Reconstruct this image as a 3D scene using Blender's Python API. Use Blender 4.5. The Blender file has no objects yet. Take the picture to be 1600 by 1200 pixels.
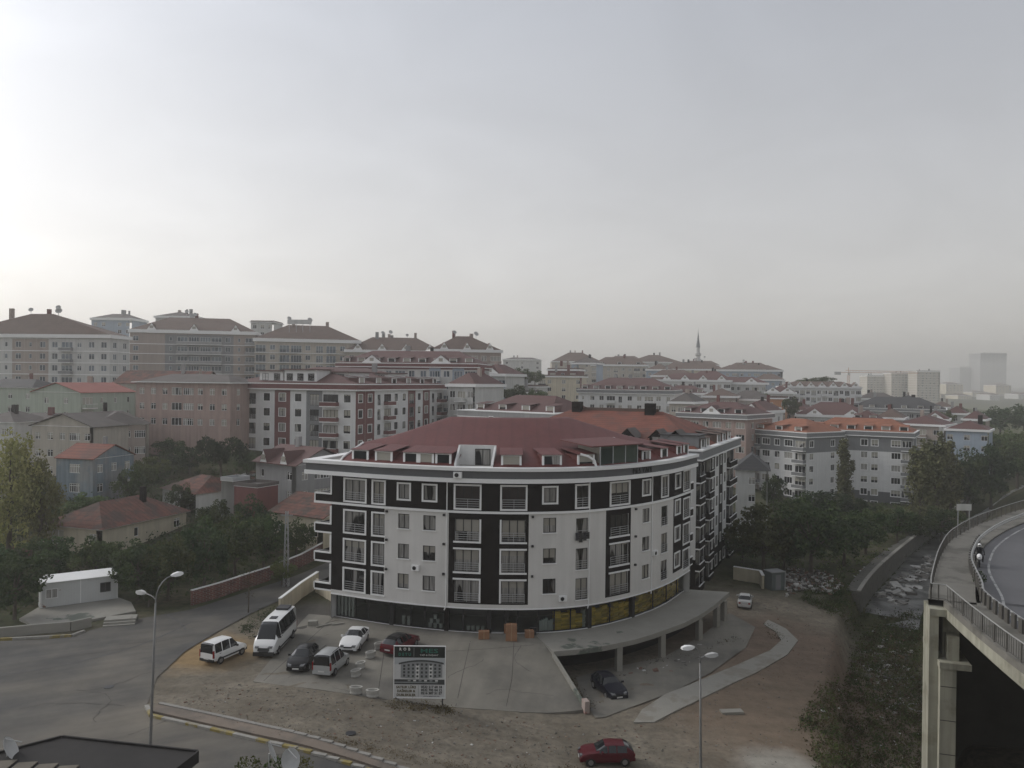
import bpy, bmesh, math, random
import numpy as np
from mathutils import Vector, Matrix

sc = bpy.context.scene
COL = sc.collection
R = math.radians
rnd = random.Random(7)

# ------------------------------------------------------------------ camera
CAMZ = 24.0
ROLL, PITCH, FPX = 0.0115, -0.0045, 1240.0     # focal length in pixels of a 1600 wide picture
cam_d = bpy.data.cameras.new('camera'); cam = bpy.data.objects.new('camera', cam_d); COL.objects.link(cam)
FW = Vector((0, math.cos(PITCH), math.sin(PITCH)))
RT = Vector((1, 0, 0)); UP = RT.cross(FW)
RT, UP = (RT * math.cos(ROLL) + UP * math.sin(ROLL)), (UP * math.cos(ROLL) - RT * math.sin(ROLL))
cam.matrix_world = Matrix((( RT.x, UP.x, -FW.x, 0), (RT.y, UP.y, -FW.y, 0), (RT.z, UP.z, -FW.z, CAMZ), (0, 0, 0, 1)))
cam_d.sensor_width = 36; cam_d.lens = FPX / 1600 * 36
cam_d.clip_start = 0.5; cam_d.clip_end = 20000
sc.camera = cam

# ------------------------------------------------------------------ sky, sun, exposure
SUN_AZ, SUN_EL = R(-69), R(34)                  # azimuth from +Y towards +X
world = bpy.data.worlds.new('World'); sc.world = world; world.use_nodes = True
wt = world.node_tree; wt.nodes.clear()
def wn(t, **k):
    n = wt.nodes.new(t)
    for a, b in k.items(): setattr(n, a, b)
    return n
sky = wn('ShaderNodeTexSky', sky_type='NISHITA', sun_disc=False)
sky.sun_elevation = SUN_EL; sky.sun_rotation = SUN_AZ
sky.altitude = 60; sky.air_density = 1.1; sky.dust_density = 3.3; sky.ozone_density = 1.0
# a veil of thin cloud: greys the clear sky and adds soft streaks, the same in every direction
tc = wn('ShaderNodeTexCoord'); sep = wn('ShaderNodeSeparateXYZ'); wt.links.new(tc.outputs['Generated'], sep.inputs[0])
mz = wn('ShaderNodeMath', operation='MAXIMUM'); mz.inputs[1].default_value = 0.0; wt.links.new(sep.outputs['Z'], mz.inputs[0])
az = wn('ShaderNodeMath', operation='ADD'); az.inputs[1].default_value = 0.22; wt.links.new(mz.outputs[0], az.inputs[0])
dv = wn('ShaderNodeVectorMath', operation='DIVIDE'); cb = wn('ShaderNodeCombineXYZ')
for i in range(3): wt.links.new(az.outputs[0], cb.inputs[i])
wt.links.new(tc.outputs['Generated'], dv.inputs[0]); wt.links.new(cb.outputs[0], dv.inputs[1])
cl = wn('ShaderNodeTexNoise'); cl.inputs['Scale'].default_value = 1.9; cl.inputs['Detail'].default_value = 6; cl.inputs['Roughness'].default_value = 0.55
cl.inputs['Distortion'].default_value = 0.6
wt.links.new(dv.outputs[0], cl.inputs['Vector'])
cr = wn('ShaderNodeMapRange'); cr.inputs[1].default_value = 0.40; cr.inputs[2].default_value = 0.72; cr.inputs[3].default_value = 0.985; cr.inputs[4].default_value = 1.055
wt.links.new(cl.outputs['Fac'], cr.inputs[0])
bw = wn('ShaderNodeRGBToBW'); wt.links.new(sky.outputs[0], bw.inputs[0])
veil = wn('ShaderNodeMix', data_type='RGBA', blend_type='MULTIPLY'); veil.inputs[0].default_value = 1
wt.links.new(bw.outputs[0], veil.inputs[6]); veil.inputs[7].default_value = (0.985, 0.995, 1.03, 1)
mx = wn('ShaderNodeMix', data_type='RGBA'); mx.inputs[0].default_value = 0.88
wt.links.new(sky.outputs[0], mx.inputs[6]); wt.links.new(veil.outputs[2], mx.inputs[7])
# the cloud deck carries part of the light itself: even grey added to the clear sky's gradient
deck = wn('ShaderNodeMix', data_type='RGBA'); deck.inputs[0].default_value = 0.30
wt.links.new(mx.outputs[2], deck.inputs[6]); deck.inputs[7].default_value = (5.0, 5.1, 5.35, 1)
ml = wn('ShaderNodeVectorMath', operation='SCALE'); wt.links.new(deck.outputs[2], ml.inputs[0]); wt.links.new(cr.outputs[0], ml.inputs['Scale'])
bg = wn('ShaderNodeBackground'); bg.inputs['Strength'].default_value = 0.148
# thick air is creamier low down, bluer overhead
zr_ = wn('ShaderNodeMapRange'); zr_.inputs[1].default_value = 0.0; zr_.inputs[2].default_value = 0.42; wt.links.new(sep.outputs['Z'], zr_.inputs[0])
tn_ = wn('ShaderNodeMix', data_type='RGBA'); wt.links.new(zr_.outputs[0], tn_.inputs[0]); tn_.inputs[6].default_value = (1.05,1.0,0.915,1); tn_.inputs[7].default_value = (0.985,1.0,1.025,1)
mt_ = wn('ShaderNodeMix', data_type='RGBA', blend_type='MULTIPLY'); mt_.inputs[0].default_value = 1; wt.links.new(ml.outputs[0], mt_.inputs[6]); wt.links.new(tn_.outputs[2], mt_.inputs[7])
wt.links.new(mt_.outputs[2], bg.inputs['Color'])
wo = wn('ShaderNodeOutputWorld'); wt.links.new(bg.outputs[0], wo.inputs['Surface'])

sun_d = bpy.data.lights.new('sun', 'SUN'); sun_d.energy = 0.65; sun_d.angle = R(14); sun_d.color = (1.0, 0.92, 0.80)
sun = bpy.data.objects.new('sun', sun_d); COL.objects.link(sun)
SDIR = Vector((math.sin(SUN_AZ) * math.cos(SUN_EL), math.cos(SUN_AZ) * math.cos(SUN_EL), math.sin(SUN_EL)))
sun.rotation_euler = SDIR.to_track_quat('Z', 'Y').to_euler(); sun.location = (-100, 100, 200)

sc.render.engine = 'CYCLES'
sc.view_settings.view_transform = 'Standard'; sc.view_settings.look = 'None'
sc.view_settings.exposure = 0.1; sc.view_settings.gamma = 1.0; sc.view_settings.use_curve_mapping = False
cy = sc.cycles
cy.use_denoising = True
try: cy.denoiser = 'OPENIMAGEDENOISE'
except Exception: pass
cy.max_bounces = 5; cy.diffuse_bounces = 3; cy.glossy_bounces = 2; cy.transmission_bounces = 3; cy.transparent_max_bounces = 8; cy.volume_bounces = 2
cy.use_adaptive_sampling = True; cy.adaptive_threshold = 0.02
cy.caustics_reflective = False; cy.caustics_refractive = False

# ------------------------------------------------------------------ pixel helpers (photo pixels, 1600 x 1200)
CAMP = Vector((0, 0, CAMZ))
def ray(px, py): return FW + RT * ((px - 800) / FPX) + UP * ((600 - py) / FPX)
def at_y(px, py, Y):
    d = ray(px, py); return CAMP + d * (Y / d.y)
def at_z(px, py, z):
    d = ray(px, py); return CAMP + d * ((z - CAMZ) / d.z)
def xat(px, Y, py=600): return at_y(px, py, Y).x

# ------------------------------------------------------------------ materials
MATS = {}
def new_mat(name):
    m = bpy.data.materials.new(name); m.use_nodes = True
    nt = m.node_tree; b = nt.nodes['Principled BSDF']
    return m, nt, b
def nd(nt, t, **k):
    n = nt.nodes.new(t)
    for a, b in k.items(): setattr(n, a, b)
    return n
def mat(name, col, rough=0.7, var=0.15, scale=1.0, bump=0.0, bscale=None, metal=0.0, rand=0.0, streak=0.0, spec=0.4, col2=None, c2s=0.2, c2lo=0.5, c2hi=0.6, wave=None, coat=0.0, detail=6, track=None):
    """procedural paint/plaster/stone: base colour broken up by noise, optional second colour in patches, rain streaks, per-object tint, relief"""
    if name in MATS: return MATS[name]
    m, nt, b = new_mat(name)
    L = nt.links.new
    geo = nd(nt, 'ShaderNodeNewGeometry')
    pos = geo.outputs['Position']
    n1 = nd(nt, 'ShaderNodeTexNoise'); n1.inputs['Scale'].default_value = scale; n1.inputs['Detail'].default_value = detail; n1.inputs['Roughness'].default_value = 0.62
    L(pos, n1.inputs['Vector'])
    mr = nd(nt, 'ShaderNodeMapRange'); mr.inputs[1].default_value = 0.25; mr.inputs[2].default_value = 0.75
    mr.inputs[3].default_value = 1 - var; mr.inputs[4].default_value = 1 + var
    L(n1.outputs['Fac'], mr.inputs[0])
    colsock = None
    rgb = nd(nt, 'ShaderNodeRGB'); rgb.outputs[0].default_value = (*col, 1); colsock = rgb.outputs[0]
    if col2 is not None:
        n2 = nd(nt, 'ShaderNodeTexNoise'); n2.inputs['Scale'].default_value = c2s; n2.inputs['Detail'].default_value = 8; n2.inputs['Roughness'].default_value = 0.6
        L(pos, n2.inputs['Vector'])
        m2 = nd(nt, 'ShaderNodeMapRange'); m2.inputs[1].default_value = c2lo; m2.inputs[2].default_value = c2hi; L(n2.outputs['Fac'], m2.inputs[0])
        mi = nd(nt, 'ShaderNodeMix', data_type='RGBA'); L(m2.outputs[0], mi.inputs[0]); L(colsock, mi.inputs[6]); mi.inputs[7].default_value = (*col2, 1)
        colsock = mi.outputs[2]
    fac = mr.outputs[0]
    if streak:
        mp = nd(nt, 'ShaderNodeMapping'); mp.inputs['Scale'].default_value = (1.6, 1.6, 0.12); L(pos, mp.inputs['Vector'])
        n3 = nd(nt, 'ShaderNodeTexNoise'); n3.inputs['Scale'].default_value = 1.3; n3.inputs['Detail'].default_value = 5; L(mp.outputs[0], n3.inputs['Vector'])
        m3 = nd(nt, 'ShaderNodeMapRange'); m3.inputs[1].default_value = 0.35; m3.inputs[2].default_value = 0.7; m3.inputs[3].default_value = 1.0; m3.inputs[4].default_value = 1 - streak
        L(n3.outputs['Fac'], m3.inputs[0])
        mu = nd(nt, 'ShaderNodeMath', operation='MULTIPLY'); L(fac, mu.inputs[0]); L(m3.outputs[0], mu.inputs[1]); fac = mu.outputs[0]
    if rand:
        oi = nd(nt, 'ShaderNodeObjectInfo'); m4 = nd(nt, 'ShaderNodeMapRange'); m4.inputs[3].default_value = 1 - rand; m4.inputs[4].default_value = 1 + rand
        L(oi.outputs['Random'], m4.inputs[0])
        mu = nd(nt, 'ShaderNodeMath', operation='MULTIPLY'); L(fac, mu.inputs[0]); L(m4.outputs[0], mu.inputs[1]); fac = mu.outputs[0]
    if track:  # (angle, amount) wheel tracks and washed dust drawn out along one direction
        mpt = nd(nt, 'ShaderNodeMapping'); mpt.vector_type = 'TEXTURE'; mpt.inputs['Rotation'].default_value = (0,0,track[0]); mpt.inputs['Scale'].default_value = (9,0.9,1); L(pos, mpt.inputs['Vector'])
        nt_ = nd(nt, 'ShaderNodeTexNoise'); nt_.inputs['Scale'].default_value = 0.8; nt_.inputs['Detail'].default_value = 6; L(mpt.outputs[0], nt_.inputs['Vector'])
        mk = nd(nt, 'ShaderNodeMapRange'); mk.inputs[1].default_value = 0.3; mk.inputs[2].default_value = 0.7; mk.inputs[3].default_value = 1-track[1]; mk.inputs[4].default_value = 1+track[1]; L(nt_.outputs['Fac'], mk.inputs[0])
        mu = nd(nt, 'ShaderNodeMath', operation='MULTIPLY'); L(fac, mu.inputs[0]); L(mk.outputs[0], mu.inputs[1]); fac = mu.outputs[0]
    hgt = None
    if wave:   # (axis vector, period metres, darkening) rows of tiles or seams, in object space
        tc = nd(nt, 'ShaderNodeTexCoord'); w = nd(nt, 'ShaderNodeTexWave', wave_type='BANDS', bands_direction=wave[0], wave_profile='SAW')
        w.inputs['Scale'].default_value = 0.314 / wave[1]; w.inputs['Distortion'].default_value = 0.15; w.inputs['Detail'].default_value = 1
        L(tc.outputs['Object'], w.inputs['Vector'])
        m5 = nd(nt, 'ShaderNodeMapRange'); m5.inputs[1].default_value = 0.0; m5.inputs[2].default_value = 0.35; m5.inputs[3].default_value = 1 - wave[2]; m5.inputs[4].default_value = 1.0
        L(w.outputs['Fac'], m5.inputs[0])
        mu = nd(nt, 'ShaderNodeMath', operation='MULTIPLY'); L(fac, mu.inputs[0]); L(m5.outputs[0], mu.inputs[1]); fac = mu.outputs[0]
        hgt = w.outputs['Fac']
    vs = nd(nt, 'ShaderNodeVectorMath', operation='SCALE'); L(colsock, vs.inputs[0]); L(fac, vs.inputs['Scale'])
    L(vs.outputs[0], b.inputs['Base Color'])
    b.inputs['Roughness'].default_value = rough; b.inputs['Metallic'].default_value = metal
    b.inputs['Specular IOR Level'].default_value = spec
    if coat: b.inputs['Coat Weight'].default_value = coat; b.inputs['Coat Roughness'].default_value = 0.12
    if bump or wave:
        bp = nd(nt, 'ShaderNodeBump'); bp.inputs['Strength'].default_value = 0.6; bp.inputs['Distance'].default_value = bump or 0.03
        if hgt is None:
            nb = nd(nt, 'ShaderNodeTexNoise'); nb.inputs['Scale'].default_value = bscale or scale * 6; nb.inputs['Detail'].default_value = 5; L(pos, nb.inputs['Vector']); hgt = nb.outputs['Fac']
        L(hgt, bp.inputs['Height']); L(bp.outputs[0], b.inputs['Normal'])
    MATS[name] = m
    return m

def glass_mat(name, dark=(0.012, 0.014, 0.017), curt=(0.36, 0.35, 0.33), share=0.5, rough=0.06, folds=7.0):
    """window pane as seen by day: dark room or drawn curtain behind it, sky reflecting on the glass"""
    if name in MATS: return MATS[name]
    m, nt, b = new_mat(name); L = nt.links.new
    oi = nd(nt, 'ShaderNodeObjectInfo'); tc = nd(nt, 'ShaderNodeTexCoord')
    mp = nd(nt, 'ShaderNodeMapping'); mp.inputs['Scale'].default_value = (folds, folds, 0.5); L(tc.outputs['Object'], mp.inputs['Vector'])
    ad = nd(nt, 'ShaderNodeVectorMath', operation='ADD'); L(mp.outputs[0], ad.inputs[0]); 
    sc7 = nd(nt, 'ShaderNodeMath', operation='MULTIPLY'); sc7.inputs[1].default_value = 57; L(oi.outputs['Random'], sc7.inputs[0]); L(sc7.outputs[0], ad.inputs[1])
    n = nd(nt, 'ShaderNodeTexNoise'); n.inputs['Scale'].default_value = 1.0; n.inputs['Detail'].default_value = 3; L(ad.outputs[0], n.inputs['Vector'])
    # slow noise decides where the curtain is drawn
    mp2 = nd(nt, 'ShaderNodeMapping'); mp2.inputs['Scale'].default_value = (0.9, 0.9, 0.25); L(tc.outputs['Object'], mp2.inputs['Vector'])
    ad2 = nd(nt, 'ShaderNodeVectorMath', operation='ADD'); L(mp2.outputs[0], ad2.inputs[0]); L(sc7.outputs[0], ad2.inputs[1])
    n2 = nd(nt, 'ShaderNodeTexNoise'); n2.inputs['Scale'].default_value = 1.0; n2.inputs['Detail'].default_value = 0; L(ad2.outputs[0], n2.inputs['Vector'])
    su = nd(nt, 'ShaderNodeMath', operation='MULTIPLY_ADD'); L(oi.outputs['Random'], su.inputs[0]); su.inputs[1].default_value = 0.7; L(n2.outputs['Fac'], su.inputs[2])
    gt = nd(nt, 'ShaderNodeMapRange'); c = 0.85 + (0.5 - share) * 0.8; gt.inputs[1].default_value = c - 0.02; gt.inputs[2].default_value = c + 0.02; L(su.outputs[0], gt.inputs[0])
    cm = nd(nt, 'ShaderNodeMapRange'); cm.inputs[1].default_value = 0.3; cm.inputs[2].default_value = 0.7; cm.inputs[3].default_value = 0.55; cm.inputs[4].default_value = 1.1; L(n.outputs['Fac'], cm.inputs[0])
    cv = nd(nt, 'ShaderNodeVectorMath', operation='SCALE'); cv.inputs[0].default_value = curt; L(cm.outputs[0], cv.inputs['Scale'])
    mi = nd(nt, 'ShaderNodeMix', data_type='RGBA'); L(gt.outputs[0], mi.inputs[0]); mi.inputs[6].default_value = (*dark, 1); L(cv.outputs[0], mi.inputs[7])
    # blinds drawn down to different heights in some windows
    sz = nd(nt, 'ShaderNodeSeparateXYZ'); L(tc.outputs['Object'], sz.inputs[0])
    w1 = nd(nt, 'ShaderNodeTexWhiteNoise', noise_dimensions='1D'); L(sc7.outputs[0], w1.inputs['W'])
    lv = nd(nt, 'ShaderNodeMapRange'); lv.inputs[3].default_value = -0.6; lv.inputs[4].default_value = 2.2; L(w1.outputs['Value'], lv.inputs[0])
    gtb = nd(nt, 'ShaderNodeMath', operation='GREATER_THAN'); L(sz.outputs['Z'], gtb.inputs[0]); L(lv.outputs[0], gtb.inputs[1])
    mb2 = nd(nt, 'ShaderNodeMix', data_type='RGBA'); L(gtb.outputs[0], mb2.inputs[0]); L(mi.outputs[2], mb2.inputs[6]); mb2.inputs[7].default_value = (curt[0]*0.95, curt[1]*0.93, curt[2]*0.86, 1)
    L(mb2.outputs[2], b.inputs['Base Color']); b.inputs['Roughness'].default_value = rough; b.inputs['Specular IOR Level'].default_value = 0.5
    MATS[name] = m
    return m

# ------------------------------------------------------------------ mesh builder
class MB:
    def __init__(s): s.v = []; s.f = []; s.m = []
    def face(s, pts, m=0):
        i = len(s.v); s.v.extend([tuple(p) for p in pts]); s.f.append(tuple(range(i, i + len(pts)))); s.m.append(m); return s
    def box(s, x0, x1, y0, y1, z0, z1, m=0):
        i = len(s.v)
        s.v += [(x0,y0,z0),(x1,y0,z0),(x1,y1,z0),(x0,y1,z0),(x0,y0,z1),(x1,y0,z1),(x1,y1,z1),(x0,y1,z1)]
        s.f += [(i,i+3,i+2,i+1),(i+4,i+5,i+6,i+7),(i,i+1,i+5,i+4),(i+1,i+2,i+6,i+5),(i+2,i+3,i+7,i+6),(i+3,i,i+4,i+7)]; s.m += [m]*6; return s
    def obox(s, c, ax, ay, az, m=0):
        """box about centre c with half-axis vectors"""
        i = len(s.v); c = Vector(c); ax = Vector(ax); ay = Vector(ay); az = Vector(az)
        for k in (-1, 1):
            for a, b in ((-1,-1),(1,-1),(1,1),(-1,1)): s.v.append(tuple(c + ax*a + ay*b + az*k))
        s.f += [(i,i+3,i+2,i+1),(i+4,i+5,i+6,i+7),(i,i+1,i+5,i+4),(i+1,i+2,i+6,i+5),(i+2,i+3,i+7,i+6),(i+3,i,i+4,i+7)]; s.m += [m]*6; return s
    def prism(s, out, z0, z1, m=0, mtop=None):
        """outline counter-clockwise in plan; z0/z1 numbers or per-point lists"""
        n = len(out); i = len(s.v)
        za = z0 if isinstance(z0, (list, tuple)) else [z0]*n; zb = z1 if isinstance(z1, (list, tuple)) else [z1]*n
        s.v += [(p[0],p[1],za[k]) for k,p in enumerate(out)] + [(p[0],p[1],zb[k]) for k,p in enumerate(out)]
        s.f.append(tuple(range(i+n-1, i-1, -1))); s.m.append(m)
        s.f.append(tuple(range(i+n, i+2*n))); s.m.append(m if mtop is None else mtop)
        for k in range(n):
            j = (k+1) % n; s.f.append((i+k, i+j, i+n+j, i+n+k)); s.m.append(m)
        return s
    def tube(s, pts, rad, n=8, m=0, cap=True):
        pts = [Vector(p) for p in pts]; k = len(pts)
        rad = rad if isinstance(rad, (list, tuple)) else [rad]*k
        i = len(s.v); prev = None
        for j, p in enumerate(pts):
            t = (pts[min(j+1,k-1)] - pts[max(j-1,0)]).normalized()
            a = t.cross(Vector((0,0,1)) if abs(t.z) < 0.95 else Vector((1,0,0))).normalized()
            if prev is not None and a.dot(prev) < 0: a = -a
            prev = a; b = t.cross(a)
            for q in range(n):
                w = 2*math.pi*q/n; s.v.append(tuple(p + (a*math.cos(w) + b*math.sin(w))*rad[j]))
        for j in range(k-1):
            for q in range(n):
                r = (q+1) % n; s.f.append((i+j*n+q, i+j*n+r, i+(j+1)*n+r, i+(j+1)*n+q)); s.m.append(m)
        if cap:
            s.f.append(tuple(range(i+n-1, i-1, -1))); s.m.append(m); s.f.append(tuple(range(i+(k-1)*n, i+k*n))); s.m.append(m)
        return s
    def lathe(s, prof, n=16, m=0, c=(0,0,0)):
        i = len(s.v); k = len(prof)
        for r, z in prof:
            for q in range(n):
                w = 2*math.pi*q/n; s.v.append((c[0]+r*math.cos(w), c[1]+r*math.sin(w), c[2]+z))
        for j in range(k-1):
            for q in range(n):
                r = (q+1) % n; s.f.append((i+j*n+q, i+j*n+r, i+(j+1)*n+r, i+(j+1)*n+q)); s.m.append(m)
        s.f.append(tuple(range(i+n-1, i-1, -1))); s.m.append(m); s.f.append(tuple(range(i+(k-1)*n, i+k*n))); s.m.append(m)
        return s
    def ell(s, c, r, n=10, k=6, m=0):
        prof = [(max(0.02, math.sin(math.pi*j/k)), -math.cos(math.pi*j/k)) for j in range(k+1)]
        i0 = len(s.v); s.lathe(prof, n, m)
        for j in range(i0, len(s.v)):
            v = s.v[j]; s.v[j] = (c[0]+v[0]*r[0], c[1]+v[1]*r[1], c[2]+v[2]*r[2])
        return s
    def xf(s, M):
        s.v = [tuple(M @ Vector(v)) for v in s.v]; return s
    def mesh(s, name, mats, smooth=False):
        me = bpy.data.meshes.new(name); me.from_pydata(s.v, [], s.f)
        for m in (mats if isinstance(mats, (list, tuple)) else [mats]): me.materials.append(m)
        if any(s.m): me.polygons.foreach_set('material_index', s.m)
        if smooth:
            me.polygons.foreach_set('use_smooth', [True]*len(s.f))
        me.update(); return me
    def build(s, name, mats, parent=None, loc=None, rotz=0, smooth=False, weld=False):
        me = s.mesh(name, mats, smooth)
        if weld:
            bm = bmesh.new(); bm.from_mesh(me); bmesh.ops.remove_doubles(bm, verts=bm.verts, dist=0.002)
            bmesh.ops.recalc_face_normals(bm, faces=bm.faces); bm.to_mesh(me); bm.free()
        return place(name, me, parent, loc, rotz)
def place(name, me, parent=None, loc=None, rotz=0):
    o = bpy.data.objects.new(name, me); COL.objects.link(o)
    if parent is not None: o.parent = parent
    if loc is not None: o.location = loc
    if rotz: o.rotation_euler = (0, 0, rotz)
    return o
def tag(o, label=None, cat=None, group=None, kind=None):
    if label: o['label'] = label
    if cat: o['category'] = cat
    if group: o['group'] = group
    if kind: o['kind'] = kind
    return o
def thing(name, label, cat, loc=(0,0,0), rotz=0, group=None):
    o = bpy.data.objects.new(name, None); COL.objects.link(o); o.location = loc; o.rotation_euler = (0,0,rotz)
    return tag(o, label, cat, group, 'thing' if cat else None)
KIDS = {}
def copy_tree(o, parent=None):
    c = o.copy(); COL.objects.link(c); c.parent = parent
    for ch in [x for x in o.children]: copy_tree(ch, c)
    return c
def sstep(a, b, x):
    t = min(1, max(0, (x-a)/(b-a))); return t*t*(3-2*t)
# ------------------------------------------------------------------ terrain
STREAM = [(176,262),(156,240),(128,206),(103,175),(84,150),(68,129),(53,108),(43,91),(36,76),(31,64),(27,50),(24,36)]
def seg_dist(x, y, pl):
    best = 1e9
    for (ax, ay), (bx, by) in zip(pl, pl[1:]):
        dx, dy = bx-ax, by-ay; t = max(0, min(1, ((x-ax)*dx + (y-ay)*dy)/(dx*dx+dy*dy)))
        best = min(best, math.hypot(x-ax-dx*t, y-ay-dy*t))
    return best
def road_z(x): return -2.4*sstep(-16, 7, x)
# main facade in plan (left corner to right end)
FAC = [(-17.9,79.4),(-11.8,76.75),(-6,75.05),(-1.5,74.5),(3,74.75),(7.5,76.2),(12.4,79.7),(16.8,84.6),(20.6,90.8)]
def catmull(P, n=8):
    P = [Vector(p).to_3d() if len(p) == 2 else Vector(p) for p in P]; out = []
    Q = [P[0]*2-P[1]] + P + [P[-1]*2-P[-2]]
    for i in range(1, len(Q)-2):
        for k in range(n):
            t = k/n; a, b, c, d = Q[i-1:i+3]
            out.append(0.5*((2*b)+(c-a)*t+(2*a-5*b+4*c-d)*t*t+(3*b-a-3*c+d)*t**3))
    out.append(P[-1]); return out
CTRL = []      # (x, y, z) known ground heights; buildings add theirs
def far_z(x, y):
    A = CTRLA; d2 = (A[:,0]-x)**2 + (A[:,1]-y)**2
    w = 1/(d2 + 0.004*(x*x+y*y) + 30)**1.6
    return float((w*A[:,2]).sum()/w.sum())
def inside(x, y, poly):
    c = False; n = len(poly); j = n-1
    for i in range(n):
        if (poly[i][1] > y) != (poly[j][1] > y) and x < (poly[j][0]-poly[i][0])*(y-poly[i][1])/(poly[j][1]-poly[i][1])+poly[i][0]: c = not c
        j = i
    return c
DROP = [(-17,67),(4.0,65.5),(5.5,63.6),(9,68),(20,75),(31,90),(30,104),(-5,112),(-15,98),(-15.5,80)]
def ground_z(x, y):
    near = road_z(x)
    if x > 7: near = -2.4 - 0.3*sstep(7, 16, x)
    if x < 25 and inside(x, y, DROP): return -2.75
    left = sstep(-30, -45, x)*sstep(82, 100, y)*1.2
    near += left
    t = sstep(92, 118, y) if x < 22 else sstep(96, 130, y)
    z = near*(1-t) + (far_z(x, y) if t > 0 else 0)*t
    sd = seg_dist(x, y, STREAM)
    if sd < 16: 
        z -= 3.0*(1-sstep(3.4, 4.8, sd))*1.0
        if y < 100: z -= 0.6*(1-sstep(5, 14, sd))
    return z
def on_ground(px, py, dz=0):
    d = ray(px, py); t = 20.0; prev = None
    while t < 1500:
        p = CAMP + d*t; g = ground_z(p.x, p.y) + dz
        if p.z <= g:
            lo, hi = t-1.5, t
            for _ in range(14):
                m = (lo+hi)/2; q = CAMP + d*m
                if q.z <= ground_z(q.x, q.y) + dz: hi = m
                else: lo = m
            q = CAMP + d*hi; return Vector((q.x, q.y, ground_z(q.x, q.y)))
        t += 1.5
    return CAMP + d*t
def fore_z(x, y):
    """forecourt surface: level with the shops, sloping to the road"""
    t = sstep(0, 1, (72.6-y)/10.6) if y < 72.6 else 0
    t = max(0, min(1, (72.6-y)/10.6)); return road_z(x)*t + 0.02
def on_fore(px, py):
    d = ray(px, py); t = 45.0
    while t < 120:
        p = CAMP + d*t
        if p.z <= fore_z(p.x, p.y): return Vector((p.x, p.y, fore_z(p.x, p.y)))
        t += 0.05
    return p
# ------------------------------------------------------------------ palette
white = mat('white_plaster', (0.68,0.68,0.67), 0.8, 0.05, 0.6, streak=0.10)
offwhite = mat('offwhite_plaster', (0.55,0.55,0.53), 0.85, 0.07, 0.5, streak=0.16)
cream = mat('cream_plaster', (0.58,0.52,0.40), 0.85, 0.08, 0.5, streak=0.2)
beige = mat('beige_plaster', (0.46,0.42,0.36), 0.85, 0.08, 0.5, streak=0.2)
greyp = mat('grey_plaster', (0.30,0.30,0.30), 0.85, 0.08, 0.5, streak=0.15)
dgrey = mat('dark_grey_cladding', (0.105,0.108,0.112), 0.7, 0.06, 0.8, streak=0.08)
mgrey = mat('mid_grey_cladding', (0.20,0.205,0.21), 0.7, 0.06, 0.8, streak=0.1)
brown = mat('dark_brown_cladding', (0.009,0.0065,0.006), 0.75, 0.12, 0.8, spec=0.12)
maroon = mat('maroon_cladding', (0.16,0.060,0.055), 0.75, 0.10, 0.8, streak=0.1)
tan = mat('tan_plaster', (0.36,0.30,0.265), 0.85, 0.08, 0.5, streak=0.15)
pinkp = mat('pink_plaster', (0.40,0.295,0.26), 0.85, 0.10, 0.5, streak=0.22)
palegreen = mat('pale_green_plaster', (0.40,0.45,0.38), 0.85, 0.08, 0.5, streak=0.2)
bluep = mat('weathered_blue_plaster', (0.20,0.25,0.285), 0.9, 0.14, 0.4, streak=0.3, col2=(0.28,0.29,0.29), c2s=0.15)
orangep = mat('orange_plaster', (0.50,0.26,0.15), 0.85, 0.08, 0.5, streak=0.1)
yellowp = mat('yellow_plaster', (0.55,0.40,0.12), 0.85, 0.08, 0.5, streak=0.15)
paleblue = mat('pale_blue_plaster', (0.34,0.40,0.47), 0.85, 0.08, 0.5, streak=0.12)
concrete = mat('concrete', (0.30,0.29,0.265), 0.85, 0.14, 0.35, bump=0.01, streak=0.0, col2=(0.22,0.21,0.19), c2s=0.25)
conc_wall = mat('weathered_concrete', (0.36,0.35,0.28), 0.9, 0.12, 0.5, bump=0.012, streak=0.35, col2=(0.26,0.25,0.19), c2s=0.4)
trim = mat('white_trim', (0.78,0.78,0.77), 0.6, 0.03, 1.0)
dtrim = mat('dark_window_frame', (0.018,0.018,0.019), 0.45, 0.05, 1.0)
wtrim = mat('white_window_frame', (0.70,0.70,0.69), 0.5, 0.04, 1.0)
steel = mat('galvanised_steel', (0.42,0.43,0.44), 0.45, 0.08, 2.0, metal=0.6)
dmetal = mat('dark_metal', (0.035,0.035,0.038), 0.5, 0.1, 2.0, metal=0.3)
roof_red = mat('red_metal_roof', (0.130,0.041,0.038), 0.6, 0.16, 0.35, wave=('X',1.3,0.12), spec=0.3, streak=0.12, detail=9)
roof_tile = mat('orange_clay_tiles', (0.185,0.062,0.041), 0.8, 0.30, 0.7, col2=(0.115,0.05,0.038), c2s=0.35, wave=('Y',0.8,0.38), rand=0.06)
roof_or = mat('bright_orange_tiles', (0.27,0.108,0.062), 0.8, 0.25, 0.5, wave=('Y',0.8,0.25))
roof_old = mat('old_red_tiles', (0.130,0.053,0.039), 0.85, 0.45, 0.9, wave=('Y',0.7,0.4), col2=(0.07,0.045,0.036), c2s=0.6, c2lo=0.48, c2hi=0.56)
roof_mar = mat('maroon_roof', (0.105,0.05,0.045), 0.7, 0.12, 0.5, wave=('Y',0.45,0.15))
roof_brn = mat('brown_roof', (0.125,0.088,0.072), 0.8, 0.15, 0.5, wave=('Y',0.45,0.15))
roof_gry = mat('grey_brown_roof', (0.105,0.092,0.085), 0.8, 0.18, 0.5, wave=('Y',0.5,0.15))
roof_dk = mat('dark_slate_roof', (0.05,0.05,0.052), 0.75, 0.15, 0.5, wave=('Y',0.45,0.2))
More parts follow.
